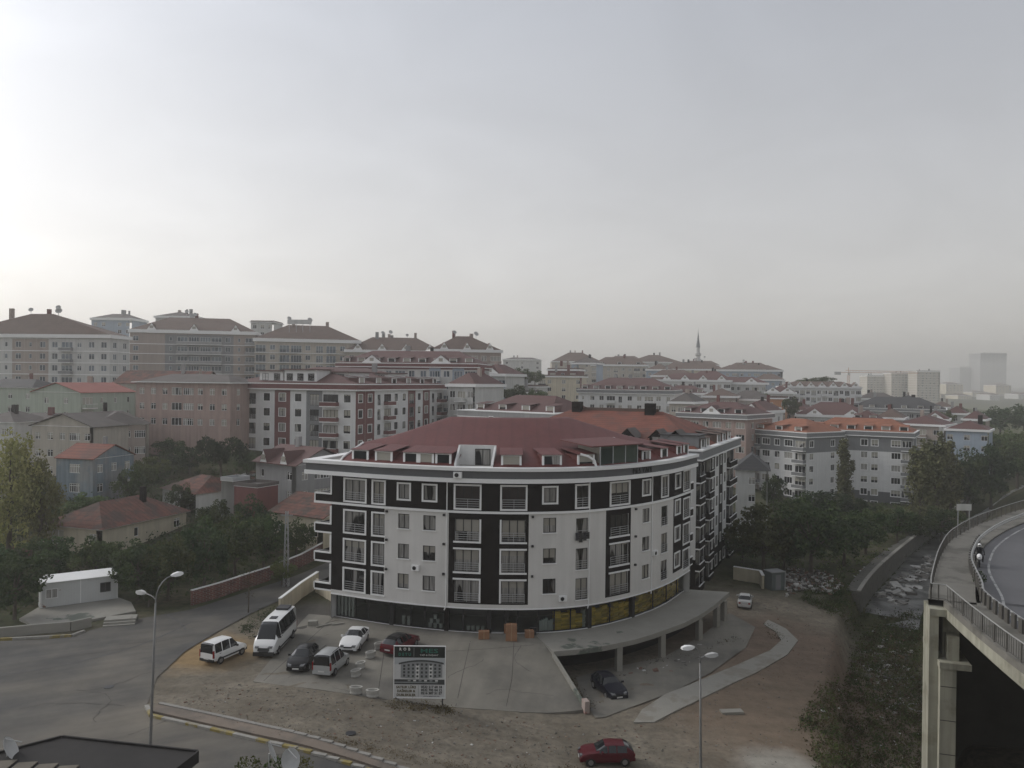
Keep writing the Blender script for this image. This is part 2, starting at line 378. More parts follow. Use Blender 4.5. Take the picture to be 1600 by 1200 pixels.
tarroof = mat('tar_paper_roof', (0.026,0.024,0.023), 0.9, 0.25, 0.6, bump=0.01)
gl_cur = glass_mat('pane_with_curtain', share=0.78)
gl_mix = glass_mat('pane_mixed', share=0.40, curt=(0.40,0.39,0.36))
gl_dark = glass_mat('pane_dark', share=0.08)
gl_blue = glass_mat('pane_bluish', dark=(0.03,0.05,0.07), curt=(0.16,0.2,0.24), share=0.3)
BLK = {k: v for k, v in dict(white=white, offwhite=offwhite, cream=cream, beige=beige, grey=greyp, dgrey=dgrey, mgrey=mgrey, brown=brown, maroon=maroon, tan=tan, pink=pinkp,
       green=palegreen, blue=bluep, orange=orangep, yellow=yellowp, paleblue=paleblue, concrete=concrete).items()}

# ------------------------------------------------------------------ walls with real openings
def wall_mesh(mp, smax, z0, z1, holes, panels=(), reveal=0.16, step=None, s0=0.0):
    """returns {material key: MB}; mp(s, z, inward) -> point"""
    S = {round(s0,3), round(smax,3)}; Z = {round(z0,3), round(z1,3)}
    for h in holes: S |= {round(h[0],3), round(h[1],3)}; Z |= {round(h[2],3), round(h[3],3)}
    for p in panels: S |= {round(p[0],3), round(p[1],3)}; Z |= {round(p[2],3), round(p[3],3)}
    if step:
        k = s0 + step
        while k < smax: S.add(round(k,3)); k += step
    S = sorted(x for x in S if s0-1e-6 <= x <= smax+1e-6); Z = sorted(z for z in Z if z0-1e-6 <= z <= z1+1e-6)
    out = {}
    for a, b in zip(S, S[1:]):
        if b-a < 0.004: continue
        sm = (a+b)/2
        hs = [h for h in holes if h[0] <= sm <= h[1]]; ps = [p for p in panels if p[0] <= sm <= p[1]]
        for c, d in zip(Z, Z[1:]):
            zm = (c+d)/2
            if any(h[2] <= zm <= h[3] for h in hs): continue
            key = None
            for i, p in enumerate(ps):
                if p[2] <= zm <= p[3]: key = p[4]; key = (key, panels.index(p))
            out.setdefault(key, MB()).face([mp(a,c,0), mp(b,c,0), mp(b,d,0), mp(a,d,0)])
    base = out.setdefault(None, MB())
    for a, b, c, d in [h[:4] for h in holes]:
        for q in ((a,c,b,c),(b,c,b,d),(b,d,a,d),(a,d,a,c)):
            base.face([mp(q[0],q[1],0), mp(q[0],q[1],reveal), mp(q[2],q[3],reveal), mp(q[2],q[3],0)])
    return out
WCACHE = {}
def win_meshes(w, h, nm, tr, fm, gm, fw=0.07):
    key = (round(w,2), round(h,2), nm, tr, fm.name, gm.name)
    if key not in WCACHE:
        f = MB(); a, b = w/2, h/2
        f.box(-a,a,-0.03,0.04,-b,-b+fw); f.box(-a,a,-0.03,0.04,b-fw,b); f.box(-a,-a+fw,-0.028,0.038,-b+fw,b-fw); f.box(a-fw,a,-0.028,0.038,-b+fw,b-fw)
        for k in range(nm):
            x = -a + w*(k+1)/(nm+1); f.box(x-fw*0.55,x+fw*0.55,-0.026,0.036,-b+fw,b-fw)
        if tr: f.box(-a+fw,a-fw,-0.022,0.03,b*0.42,b*0.42+fw)
        p = MB().face([(-a+0.02,0.02,-b+0.02),(a-0.02,0.02,-b+0.02),(a-0.02,0.02,b-0.02),(-a+0.02,0.02,b-0.02)])
        WCACHE[key] = (f.mesh('window', fm), p.mesh('pane', gm))
    return WCACHE[key]
RCACHE = {}
def rail_mesh(w, h, m, bars=4, up=False):
    key = (round(w,2), round(h,2), m.name, bars, up)
    if key not in RCACHE:
        f = MB(); a = w/2
        if up:
            f.box(-a,a,-0.02,0.02,h-0.05,h); f.box(-a,a,-0.02,0.02,0.05,0.09); n = max(2, int(w/0.14))
            for k in range(n+1): x = -a+w*k/n; f.box(x-0.012,x+0.012,-0.012,0.012,0.09,h-0.05)
        else:
            for k in range(bars): z = h*(k+1)/bars; f.box(-a,a,-0.02,0.02,z-0.045,z)
            for x in (-a, 0, a-0.04): f.box(x,x+0.04,-0.015,0.025,0,h)
        RCACHE[key] = f.mesh('railing', m)
    return RCACHE[key]
KINDS_W = {  # kind: width, height, sill, mullions, transom
    'w': (1.5,1.5,0.85,1,0), 'W': (2.1,2.15,0.15,2,0), 'd': (2.3,1.5,0.85,2,0), 'n': (0.75,1.2,1.0,0,0), 'f': (1.2,2.1,0.15,1,0), 'b': (2.9,2.2,0.12,2,0), 'B': (3.4,2.2,0.12,3,0), 'c': (3.0,1.35,0.9,4,1), 's': (1.15,1.25,0.95,1,1)}
BCACHE = {}
def balcony_mesh(w, d, m, tm, style):
    key = (round(w,2), d, m.name, tm.name, style)
    if key not in BCACHE:
        f = MB(); f.box(-w/2,w/2,-d,0.0,-0.18,0.0,1)
        if style == 'solid':
            f.box(-w/2,w/2,-d,-d+0.1,0,0.75,0); f.box(-w/2,-w/2+0.1,-d+0.1,0,0,0.75,0); f.box(w/2-0.1,w/2,-d+0.1,0,0,0.75,0)
            f.box(-w/2-0.02,w/2+0.02,-d-0.02,-d+0.12,0.75,0.82,1)
        r = None
        BCACHE[key] = f.mesh('balcony', [m, tm])
    return BCACHE[key]

def put_window(root, mp, s, z, w, h, rot, nm, tr, fm, gm, inset=0.1, name='window'):
    fme, pme = win_meshes(w, h, nm, tr, fm, gm)
    o = place(name, fme, root, mp(s, z, inset), rot)
    place('pane', pme, o)
    return o

def block(sp):
    """apartment block or house from a spec; local frame: x along the front, y into the depth, z up from the base"""
    root = thing(sp['name'], sp['label'], sp.get('cat','building'), sp['o'], sp['rot'], sp.get('group')) if sp.get('root') is None else sp['root']
    return volume(root, sp)
def volume(root, sp, off=(0,0,0)):
    L, W, n, fh = sp['L'], sp['W'], sp['floors'], sp.get('fh', 2.95)
    ox, oy, oz = off
    H = n*fh + sp.get('attic', 0.35)
    wm = BLK[sp.get('wall','white')]; fm = sp.get('fm', wtrim); gm = sp.get('gm', gl_mix)
    faces = {'F': (Vector((ox,oy)), Vector((1,0)), L), 'R': (Vector((ox+L,oy)), Vector((0,1)), W), 'Q': (Vector((ox,oy+W)), Vector((0,-1)), W), 'K': (Vector((ox+L,oy+W)), Vector((-1,0)), L)}
    for fk, (O, D, ln) in faces.items():
        N = Vector((D.y, -D.x)); rot = math.atan2(D.y, D.x)
        def mp(s, z, i, O=O, D=D, N=N): p = O + D*s - N*i; return (p.x, p.y, z+oz)
        cols = sp.get(fk, '')
        holes = []; wins = []; panels = []
        if cols:
            cw = ln/len(cols)
            for ci, k in enumerate(cols):
                c = cw*(ci+0.5)
                pan = sp.get('pan'+fk, {}).get(ci)
                if pan:
                    lo, hi = sp.get('panz', (0, n)); panels.append((cw*ci+0.02, cw*(ci+1)-0.02, lo*fh+0.02, hi*fh+0.0, pan))
                if k not in KINDS_W: continue
                w, h, sl, nm, tr = KINDS_W[k]; w = min(w, cw-0.3)
                for fl in range(sp.get('skip',0), n):
                    kk = k
                    z = fl*fh+sl
                    holes.append((c-w/2, c+w/2, z, z+h)); wins.append((c, z, w, h, nm, tr, kk, fl))
        for lo, hi, pm in sp.get('belts', ()): panels.insert(0, (0.0, ln, lo*fh, hi*fh+(0.3 if hi == n else 0), pm))
        for key, mb in wall_mesh(mp, ln, -5.0, H, holes, panels).items():
            if mb.f: mb.build('wall' if key is None else 'wall_panel', wm if key is None else BLK[key[0]], root)
        for c, z, w, h, nm, tr, kk, fl in wins:
            o = put_window(root, mp, c, z+h/2, w, h, rot, nm, tr, fm, gm)
            if kk in 'Wf' and sp.get('rails', True):
                place('railing', rail_mesh(w, 0.9, sp.get('rm', steel)), o, (0, -0.12, -h/2))
            if kk in 'bB':
                b = place('balcony', balcony_mesh(w+0.3, sp.get('bd',1.1), BLK[sp.get('bal', sp.get('wall','white'))], trim, sp.get('bstyle','solid')), root, mp(c, z-0.03, 0.0), rot)
                if sp.get('bstyle') == 'rail': place('railing', rail_mesh(w+0.26, 1.0, dmetal, up=True), b, (0, -sp.get('bd',1.1)+0.05, 0))
            if sp.get('sur') and kk in sp['sur']:
                t = 0.12; q = MB(); a, b2 = w/2, h/2
                q.box(-a-t,a+t,-0.05,0.0,-b2-t,-b2); q.box(-a-t,a+t,-0.05,0.0,b2,b2+t); q.box(-a-t,-a,-0.048,0.0,-b2,b2); q.box(a,a+t,-0.048,0.0,-b2,b2)
                key = ('sur', round(w,2), round(h,2))
                if key not in RCACHE: RCACHE[key] = q.mesh('surround', trim)
                place('surround', RCACHE[key], o, (0, -0.10, 0))
    if sp.get('bands'):
        for fl in range(1, n):
            z = fl*fh - 0.12 + oz
            MB().box(ox-0.07, ox+L+0.07, oy-0.07, oy+W+0.07, z, z+0.2).build('floor_band', trim, root)
    ch = sp.get('cor', 0.6); co = sp.get('cout', 0.5)
    if ch:
        cm = BLK.get(sp.get('corm'), trim)
        c = MB().box(ox-co, ox+L+co, oy-co, oy+W+co, H+oz, H+oz+ch).build('cornice', cm, root)
        e = co+0.06
        if sp.get('corm'):
            MB().box(ox-e, ox+L+e, oy-e, oy+W+e, H+oz+ch, H+oz+ch+0.18).build('coping', trim, root)
            MB().box(ox-e, ox+L+e, oy-e, oy+W+e, H+oz-0.2, H+oz).build('cornice_base', trim, root)
            ch += 0.18
    roof(root, sp, ox, oy, H+ch+oz, L, W)
    return root
def roof(root, sp, ox, oy, z, L, W):
    ty = sp.get('roof','hip'); rm = sp.get('rm2', roof_brn); o = sp.get('over', 0.1); h = sp.get('rise', 3.0)
    x0, x1, y0, y1 = ox-o, ox+L+o, oy-o, oy+W+o; z0 = z+0.01
    mb = MB(); t = 0.12
    xm, ym = (x0+x1)/2, (y0+y1)/2
    if ty == 'hip':
        if L >= W: r = sp.get('ridge', max(0.3, (L-W)/2+W*0.12)); A, B = (xm-r, ym), (xm+r, ym)
        else: r = sp.get('ridge', max(0.3, (W-L)/2+L*0.12)); A, B = (xm, ym-r), (xm, ym+r)
        a, b, c, d = (x0,y0,z0),(x1,y0,z0),(x1,y1,z0),(x0,y1,z0); p, q = (*A, z0+h), (*B, z0+h)
        if L >= W:
            for f in ((a,b,q,p),(b,c,q),(c,d,p,q),(d,a,p)): mb.face(f)
        else:
            for f in ((a,b,p),(b,c,q,p),(c,d,q),(d,a,p,q)): mb.face(f)
        mb.face((d,c,b,a))
    elif ty == 'gable':      # ridge along x
        for sgn in (-1, 1):
            y = ym + sgn*(y1-y0)/2
            mb.face(((x0,y,z0-0.05),(x1,y,z0-0.05),(x1,ym,z0+h),(x0,ym,z0+h))); mb.face(((x0,y,z0-0.05-t),(x1,y,z0-0.05-t),(x1,ym,z0+h-t),(x0,ym,z0+h-t)))
            mb.face(((x0,y,z0-0.05),(x1,y,z0-0.05),(x1,y,z0-0.05-t),(x0,y,z0-0.05-t)))
            for x in (x0, x1): mb.face(((x,y,z0-0.05),(x,ym,z0+h),(x,ym,z0+h-t),(x,y,z0-0.05-t)))
        g = MB(); wm = BLK[sp.get('wall','white')]
        for x in (ox, ox+L): g.face(((x,oy,z-0.02),(x,oy+W,z-0.02),(x,ym,z0+h-t-0.02-h*o/(W/2+o))))
        g.build('gable_wall', wm, root)
    elif ty == 'gabley':     # ridge along y, gable to the front
        for sgn in (-1, 1):
            x = xm + sgn*(x1-x0)/2
            mb.face(((x,y0,z0-0.05),(x,y1,z0-0.05),(xm,y1,z0+h),(xm,y0,z0+h))); mb.face(((x,y0,z0-0.05-t),(x,y1,z0-0.05-t),(xm,y1,z0+h-t),(xm,y0,z0+h-t)))
            for y in (y0, y1): mb.face(((x,y,z0-0.05),(xm,y,z0+h),(xm,y,z0+h-t),(x,y,z0-0.05-t)))
            mb.face(((x,y0,z0-0.05),(x,y1,z0-0.05),(x,y1,z0-0.05-t),(x,y0,z0-0.05-t)))
        g = MB(); wm = BLK[sp.get('wall','white')]
        for y in (oy, oy+W): g.face(((ox,y,z-0.02),(ox+L,y,z-0.02),(xm,y,z0+h-t-0.02-h*o/(L/2+o))))
        g.build('gable_wall', wm, root)
    else:                     # flat with a parapet
        mb.box(x0,x1,y0,y1,z0,z0+0.06)
        for q in ((x0,x1,y0,y0+0.2),(x0,x1,y1-0.2,y1),(x0,x0+0.2,y0+0.2,y1-0.2),(x1-0.2,x1,y0+0.2,y1-0.2)): mb.box(*q,z0+0.06,z0+0.5)
    ro = mb.build('roof', rm, root)
    rr = random.Random(sp['seed'])
    for k in range(sp.get('dorm', 0)):
        n = sp['dorm']; x = ox + L*(k+0.5)/n; dormer(ro, x, y0+sp.get('dy',0.8), z0, 0, sp.get('drm', rm), sp.get('dw',1.7))
    for k in range(sp.get('dormR', 0)):
        n = sp['dormR']; y = oy + W*(k+0.5)/n; dormer(ro, x1-0.8, y, z0, math.pi/2, sp.get('drm', rm), 1.7)
    for k in range(sp.get('chim', 1)):
        x = xm + (rr.random()-0.5)*L*0.5; y = ym + (rr.random()-0.3)*W*0.3
        s = (0.22 if sp.get('cat','building') == 'building' and sp['name'] == 'house' else 0.32)+rr.random()*0.25; MB().box(x-s,x+s,y-s*0.8,y+s*0.8,z0+h*0.55,z0+h+0.9+rr.random()*0.8).build('chimney', rr.choice([greyp, brown, maroon, tan]), ro)
    for k in range(sp.get('dish', 0)):
        x = xm + (rr.random()-0.5)*L*0.4
        dish(ro, (x, ym, z0+h*0.85), 0.5+rr.random()*0.35, 1.3+rr.random()*1.6)
    for k in range(sp.get('white_gables', 0)):    # white raked gable copings set on the eave
        n = sp['white_gables']; x = ox + L*(k+0.5)/n; wdt = sp.get('wgw', 2.6)
        q = MB(); q.face([(x-wdt,y0+0.05,z0),(x+wdt,y0+0.05,z0),(x,y0+0.05,z0+1.9)]); q.face([(x-wdt,y0+0.35,z0),(x+wdt,y0+0.35,z0),(x,y0+0.35,z0+1.9)])
        for sg in (-1,1): q.face([(x+sg*wdt,y0,z0),(x+sg*wdt,y0+4,z0),(x,y0+4,z0+2.0),(x,y0,z0+2.0)], 1)
        q.box(x-0.5,x+0.5,y0+0.0,y0+0.04,z0+0.4,z0+1.2,2)
        q.build('roof_gable', [trim, rm, gl_dark], ro)
DC = {}
def dormer(ro, x, y, z, rot, rm, w=1.7):
    key = (rm.name, w)
    if ro.parent is not None: ro = ro.parent
    if key not in DC:
        f = MB(); a = w/2
        f.box(-a,a,0.02,2.4,-0.1,1.15,1); f.box(-a-0.12,a+0.12,-0.1,0.02,-0.1,0.12,0); f.box(-a-0.12,-a+0.08,-0.1,0.02,0.12,1.1,0); f.box(a-0.08,a+0.12,-0.1,0.02,0.12,1.1,0)
        f.box(-a-0.12,a+0.12,-0.1,0.02,1.1,1.25,0)
        f.face([(-a-0.25,-0.25,1.24),(a+0.25,-0.25,1.24),(a+0.25,3.2,1.62),(-a-0.25,3.2,1.62)],1)
        f.face([(-a-0.25,-0.25,1.18),(a+0.25,-0.25,1.18),(a+0.25,3.2,1.56),(-a-0.25,3.2,1.56)],1)
        p = MB().face([(-a+0.08,-0.03,0.12),(a-0.08,-0.03,0.12),(a-0.08,-0.03,1.1),(-a+0.08,-0.03,1.1)])
        DC[key] = (f.mesh('dormer', [trim, rm]), p.mesh('pane', gl_dark))
    d = place('dormer', DC[key][0], ro, (x, y, z), rot); 
    return d if ro is None else (place('pane', DC[key][1], d) and d)
def dish(ro, p, r, h, m=None, face=(0.3,-0.8,0.5)):
    """satellite dish on a mast, one part"""
    f = MB(); f.tube([(0,0,-0.8),(0,0,h)], 0.04, 6)
    n = Vector(face).normalized(); a = n.cross(Vector((0,0,1))).normalized(); b = n.cross(a)
    i = len(f.v); c = Vector((0,0,h)) + n*0.12; ring = 14
    f.v.append(tuple(c - n*r*0.18))
    for k in (0.5, 1.0):
        for q in range(ring): w = 2*math.pi*q/ring; f.v.append(tuple(c + (a*math.cos(w)+b*math.sin(w))*r*k + n*r*0.18*(k*k-1)))
    for q in range(ring):
        s = (q+1) % ring; f.f.append((i, i+1+q, i+1+s)); f.m.append(0); f.f.append((i+1+q, i+1+ring+q, i+1+ring+s, i+1+s)); f.m.append(0)
    f.tube([tuple(c - b*r*0.9), tuple(c + n*r*0.9)], 0.02, 5)
    return f.build('satellite_dish', m or offw_metal, ro, p)
offw_metal = mat('painted_metal', (0.42,0.42,0.41), 0.55, 0.12, 2.0)
def pxspec(name, label, pl, yl, pr, yr, eave, floors, W, **k):
    """front corners given by photo column and distance; eave by photo row at the nearer corner"""
    a = at_y(pl, eave, yl); b = at_y(pr, eave, yr); zt = (b if yr <= yl else a).z
    d = Vector((b.x-a.x, b.y-a.y)); fh = k.get('fh', 2.95)
    z0 = zt - floors*fh - k.get('attic', 0.35) - k.get('cor', 0.6) - (0.18 if k.get('corm') else 0)
    sp = dict(name=name, label=label, o=(a.x, a.y, z0), rot=math.atan2(d.y, d.x), L=d.length, W=W, floors=floors, seed=int(pl*7+pr), **k)
    dd = d.normalized(); n = Vector((-dd.y, dd.x))
    if not k.get('noctrl'):
        for s, t in ((0,0),(1,0),(0.5,0.5),(0,1),(1,1)):
            q = Vector((a.x,a.y)) + d*s + n*W*t; CTRL.append((q.x, q.y, z0+0.1))
    return sp
# ------------------------------------------------------------------ the town: one spec per building
G1, G2, G3 = 'apartment blocks on the hilltop skyline', 'houses on the slope', 'apartment blocks across the valley'
T = []
def add(*a, **k): T.append(pxspec(*a, **k)); return T[-1]
# skyline
add('apartment_block','white block with brown central strip and dark roof carrying dishes at the skyline end', -75,203,172,200, 523,6,9, group=G1, wall='offwhite', F='bswwnTnwwbsww'.replace('T','w'), panF={5:'tan',6:'tan',7:'tan'}, bands=1, R='ww', rm2=roof_brn, rise=5.5, ridge=3, chim=2, dish=3, cor=0.9, gm=gl_blue, bal='mgrey')
add('apartment_block','small far block with shallow roof rising behind two larger blocks', 143,330,206,330, 497,7,14, group=G1, wall='paleblue', F='ww ww', rm2=roof_gry, rise=2.2, chim=4, cor=1.0)
add('apartment_block','long beige block with white floor lines and two dishes on the roof ridge', 203,238,400,246, 514,7,22, group=G1, wall='tan', F='w  nbBBbwnb', panF={3:'mgrey',4:'mgrey',5:'mgrey',6:'mgrey',7:'mgrey',8:'mgrey'}, bands=1, rm2=roof_brn, rise=4.6, ridge=9, chim=2, dish=3, cor=1.0, white_gables=3, wgw=1.3, gm=gl_blue, bal='grey')
add('apartment_block','stepped penthouse top with low roof peeking above the long beige block', 243,300,302,300, 494,8,16, group=G1, wall='offwhite', F='wwww', rm2=roof_gry, rise=2.0, chim=4, cor=0.8)
add('apartment_block','beige block with a white signboard standing on its roof', 398,238,562,246, 528,7,20, group=G1, wall='beige', F='bwbBwWbwn', bands=1, rm2=roof_brn, rise=4.8, ridge=6, chim=2, dish=2, cor=1.0, gm=gl_blue, bal='mgrey', bstyle='rail')
add('apartment_block','flat topped far block between the long beige block and the signboard block', 392,320,428,320, 503,8,12, group=G1, wall='offwhite', F='www', roof='flat', chim=0, cor=0.3)
add('apartment_block','grey block with a cluster of tall chimneys on its brown roof', 540,242,690,246, 546,7,20, group=G1, wall='beige', F='wbwBwbwd', bands=1, rm2=roof_brn, rise=4.4, ridge=7, chim=5, dish=3, cor=0.8, white_gables=4, wgw=1.4)
add('apartment_block','tan block with pyramid roof and white gable copings ending the skyline row', 676,226,783,230, 545,7,16, group=G1, wall='tan', F='wbwBwb', bands=1, rm2=roof_brn, rise=4.2, ridge=2, chim=2, dish=2, cor=0.8, white_gables=3, wgw=1.2)
add('apartment_block','long block with a row of white framed dormers under a maroon roof', 528,196,744,190, 568,6,16, group=G1, wall='offwhite', F='wwbwwbwwBwWB', panF={8:'paleblue',10:'paleblue'}, belts=((5.9,6,'maroon'),), rm2=roof_mar, rise=3.2, dorm=9, white_gables=2, cor=0.7, corm='maroon', chim=2, gm=gl_blue, R='wWw')
add('apartment_block','narrow blue and white block with glazed balconies and white roof gable', 742,214,790,210, 584,6,12, group=G1, wall='offwhite', F='bWb', panF={1:'paleblue'}, rm2=roof_mar, rise=2.6, white_gables=1, cor=0.7, chim=1, gm=gl_blue, bal='paleblue')
# five-storey white and maroon block
five = add('apartment_block','five storey white block with maroon strips and glazed corner balconies', 358,160,556,150, 600,5,39, wall='white', F='bnwwwWBw'.replace('n','W'), panF={3:'maroon',5:'mgrey'}, R='wwfbwwWwwfb', panR={0:'maroon',1:'maroon',6:'maroon',8:'maroon'}, Q='ww', sur='w', cor=0.9, corm='maroon', cout=0.6, rm2=roof_mar, rise=3.4, dormR=6, ridge=10, chim=1, bal='maroon', gm=gl_mix, fm=dtrim, group=G1)
# slope houses, nearest last
add('house','pink three storey house with white window frames and a low brown roof', 213,157,360,152, 598,3,11, group=G2, wall='pink', F='sssbcsss'.replace('b','d'), rm2=roof_gry, rise=1.6, cor=0.15, cout=0.7, chim=1, R='ss', gm=gl_mix, attic=0.3)
add('house','low house with a long faded red roof peeking over the pink house', 178,186,312,182, 600,3,10, group=G2, wall='beige', F='s s  s ', roof='gable', rm2=roof_old, rise=3.0, over=0.4, cor=0.1, cout=0.1)
add('house','pale green two storey house with a flat hipped dark roof', -45,180,50,176, 606,3,10, group=G2, wall='green', F='s s s s', rm2=roof_dk, rise=1.9, over=0.4, cor=0.12, cout=0.3)
add('house','pale green gable house with red roof and covered veranda', 50,168,126,165, 613,3,16, group=G2, wall='green', F=' s s ', R='bnnn', roof='gabley', rm2=mat('faded_red_roof',(0.30,0.11,0.09),0.8,0.15,0.5,wave=('Y',0.45,0.2)), rise=2.0, over=0.35, cor=0.08, cout=0.1)
bh = add('house','big beige two storey house with a wide front gable and grey roof', 50,139,146,136, 667,3,14, group=G2, wall='beige', F='ssscs'.replace('c','c'), roof='gabley', rm2=roof_gry, rise=2.2, over=0.4, cor=0.08, cout=0.1, chim=0)
add('house','beige wing with brown bay and white framed corner window beside the wide gabled house', 147,141,229,146, 664,3,10, group=G2, wall='tan', F=' nsc', R='s', rm2=roof_gry, rise=2.2, over=0.5, cor=0.1, cout=0.3, chim=1)
add('house','yellow house with grey roof behind the yellow-green tree', 24,150,72,149, 662,2,9, group=G2, wall='yellow', F='s s', roof='gable', rm2=roof_gry, rise=1.8, over=0.3, cor=0.08, cout=0.1)
add('house','white house with a big white framed window at the picture edge', -40,146,22,144, 660,3,9, group=G2, wall='offwhite', F='s c', rm2=roof_gry, rise=1.8, over=0.3, cor=0.1, cout=0.3)
add('house','weathered blue-grey two storey house with orange tile roof', 88,119.8,146,118, 717,2,8.3, group=G2, wall='blue', F=' c ', R='nss'.replace('n','s'), roof='gable', rm2=roof_tile, rise=1.9, over=0.25, cor=0.05, cout=0.05, fh=2.9, attic=0.2, chim=1)
add('house','cottage with a faded red hipped roof behind a round dark tree', 254,122,306,116, 772,1,9, group=G2, wall='offwhite', F=' s ', rm2=roof_old, rise=2.0, over=0.4, cor=0.05, cout=0.05, chim=0)
add('house','grey house with maroon roof and two small white gable dormers', 400,126,463,120, 727,2,10, group=G2, wall='grey', F='n s', R='scs', roof='gable', rm2=roof_mar, rise=2.4, over=0.5, cor=0.05, cout=0.05, chim=1, white_gables=2, wgw=0.9)
add('house','low house with an orange tile roof right beside the curved block', 424,108,505,103, 809,1,10, group=G2, wall='cream', F='s s', roof='gable', rm2=roof_old, rise=2.1, over=0.4, cor=0.05, cout=0.05, chim=0, fh=3.2)
rh = add('house','low cream house with a broad patched red tile roof and red parapet', 72,101.5,160,98.6, 827,1,14.8, group=G2, wall='cream', F='b s', R=' n s', rm2=roof_old, rise=2.6, ridge=3.5, over=0.5, cor=0.08, cout=0.4, chim=1, fh=2.7, attic=0.1)
# behind the curved block
add('apartment_block','block with a dark roof box over a maroon hip roof and a plain white parapet', 720,160,866,146, 646,5,20, group=G3, wall='offwhite', F='w w w w', cor=1.0, corm='grey', cout=0.5, rm2=roof_mar, rise=3.0, ridge=5, over=-2.0, dorm=4, chim=0)
add('apartment_block','cream four storey block with dark glazed balconies at one end', 842,310,909,306, 588,6,14, group=G3, wall='cream', F='bw w w', roof='flat', cor=0.5, chim=3, bal='brown')
add('apartment_block','white block with maroon dormer roof and a dark ridge box behind the tiled roof', 904,268,1052,258, 610,6,22, group=G3, wall='white', F='nwwbfwwbwf', R='www', cor=1.0, corm='mgrey', rm2=roof_mar, rise=4.0, dorm=8, chim=1, gm=gl_mix)
add('apartment_block','beige white block with bay strips on the ridge line', 924,400,1012,396, 570,6,18, group=G3, wall='beige', F='bwwWwwbw', cor=0.8, rm2=roof_brn, rise=4, dorm=3, chim=2)
add('apartment_block','white block with a line of small gables above its top floor', 1028,330,1142,322, 594,6,16, group=G3, wall='white', F='wbwWwbwWwb', cor=0.8, rm2=roof_mar, rise=2.8, white_gables=4, wgw=1.8, chim=2)
add('apartment_block','wide pale yellow block under a brown roof on the ridge', 1034,430,1132,425, 577,6,18, group=G3, wall='cream', F='wwwwwww', cor=0.8, rm2=roof_brn, rise=4.0, chim=3, dish=2)
add('apartment_block','far block with a humped tan roof above the beige white block', 862,470,940,470, 565,6,18, group=G3, wall='beige', F='wwwww', cor=0.7, rm2=roof_brn, rise=5.5, ridge=4, chim=3)
add('apartment_block','far block with a pointed brown roof left of the minaret', 985,480,1066,480, 566,6,18, group=G3, wall='offwhite', F='wwwww', cor=0.7, rm2=roof_brn, rise=4.5, ridge=3, chim=2)
add('apartment_block','pale lilac block with hipped roof at the end of the ridge', 1120,420,1223,412, 578,6,18, group=G3, wall='paleblue', F='wwbwwbwww', R='ww', cor=1.0, rm2=roof_brn, rise=2.6, chim=4, dish=2)
add('apartment_block','white block with dark balconies below the lilac block', 1098,340,1200,332, 598,5,16, group=G3, wall='offwhite', F='wbwbwwbw', cor=0.9, rm2=roof_mar, rise=2.4, white_gables=2, chim=1)
add('apartment_block','low white block with a grey hipped roof in the dip of the slope', 1134,282,1202,276, 624,4,14, group=G3, wall='offwhite', F='w w w', cor=0.7, rm2=roof_gry, rise=3.0, chim=1)
add('apartment_block','pink brown block under a red dormer roof right behind the tiled roof', 1060,206,1166,194, 648,5,16, group=G3, wall='pink', F='wdwdwd', R='ww', cor=0.9, corm='mgrey', rm2=roof_mar, rise=2.8, dorm=4, white_gables=1, chim=1)
add('apartment_block','white end block with red roof and white gable beside the pink brown block', 1150,232,1198,226, 642,4,12, group=G3, wall='white', F='www', R='ww', cor=0.8, rm2=roof_mar, rise=2.6, white_gables=1, wgw=2.0, chim=1)
add('apartment_block','narrow orange block standing between trees on the slope', 1202,262,1227,260, 622,5,10, group=G3, wall='orange', F='n n', roof='flat', cor=0.4, chim=0)
add('apartment_block','long white block with a scalloped row of roof gables', 1224,335,1346,330, 605,5,16, group=G3, wall='white', F='wbwWwWwbwWwWwb', cor=0.6, rm2=roof_brn, rise=2.2, white_gables=7, wgw=1.7, chim=1)
add('apartment_block','low block with a spread of red roofs in front of the scalloped block', 1244,262,1362,254, 650,4,20, group=G3, wall='offwhite', F='wwwbwww', cor=0.8, rm2=roof_mar, rise=4.0, chim=3, white_gables=2)
add('apartment_block','grey roofed block with glazed top floor above the red roofs', 1325,312,1478,296, 640,4,24, group=G3, wall='grey', F='dwdbdwdbdw', cor=0.9, corm='mgrey', rm2=roof_dk, rise=4.2, chim=3, dorm=6)
add('apartment_block','pinkish block with red roof behind the poplar', 1404,238,1475,230, 664,4,14, group=G3, wall='tan', F='wbw', cor=0.6, rm2=roof_mar, rise=2.4, chim=1)
add('apartment_block','last blue white block at the valley edge with a maroon roof', 1478,222,1545,216, 672,4,12, group=G3, wall='paleblue', F='w w w', cor=0.6, rm2=roof_mar, rise=2.2, chim=1)
add('apartment_block','pale far block left of the valley trees', 786,520,846,520, 562,5,16, group=G3, wall='offwhite', F='w w w', cor=0.6, rm2=roof_gry, rise=1.5, chim=2)
add('house','low white walled house half hidden by trees below the skyline row', 782,250,842,246, 604,3,10, group=G3, wall='offwhite', F='w  w', roof='flat', cor=0.3, chim=0)
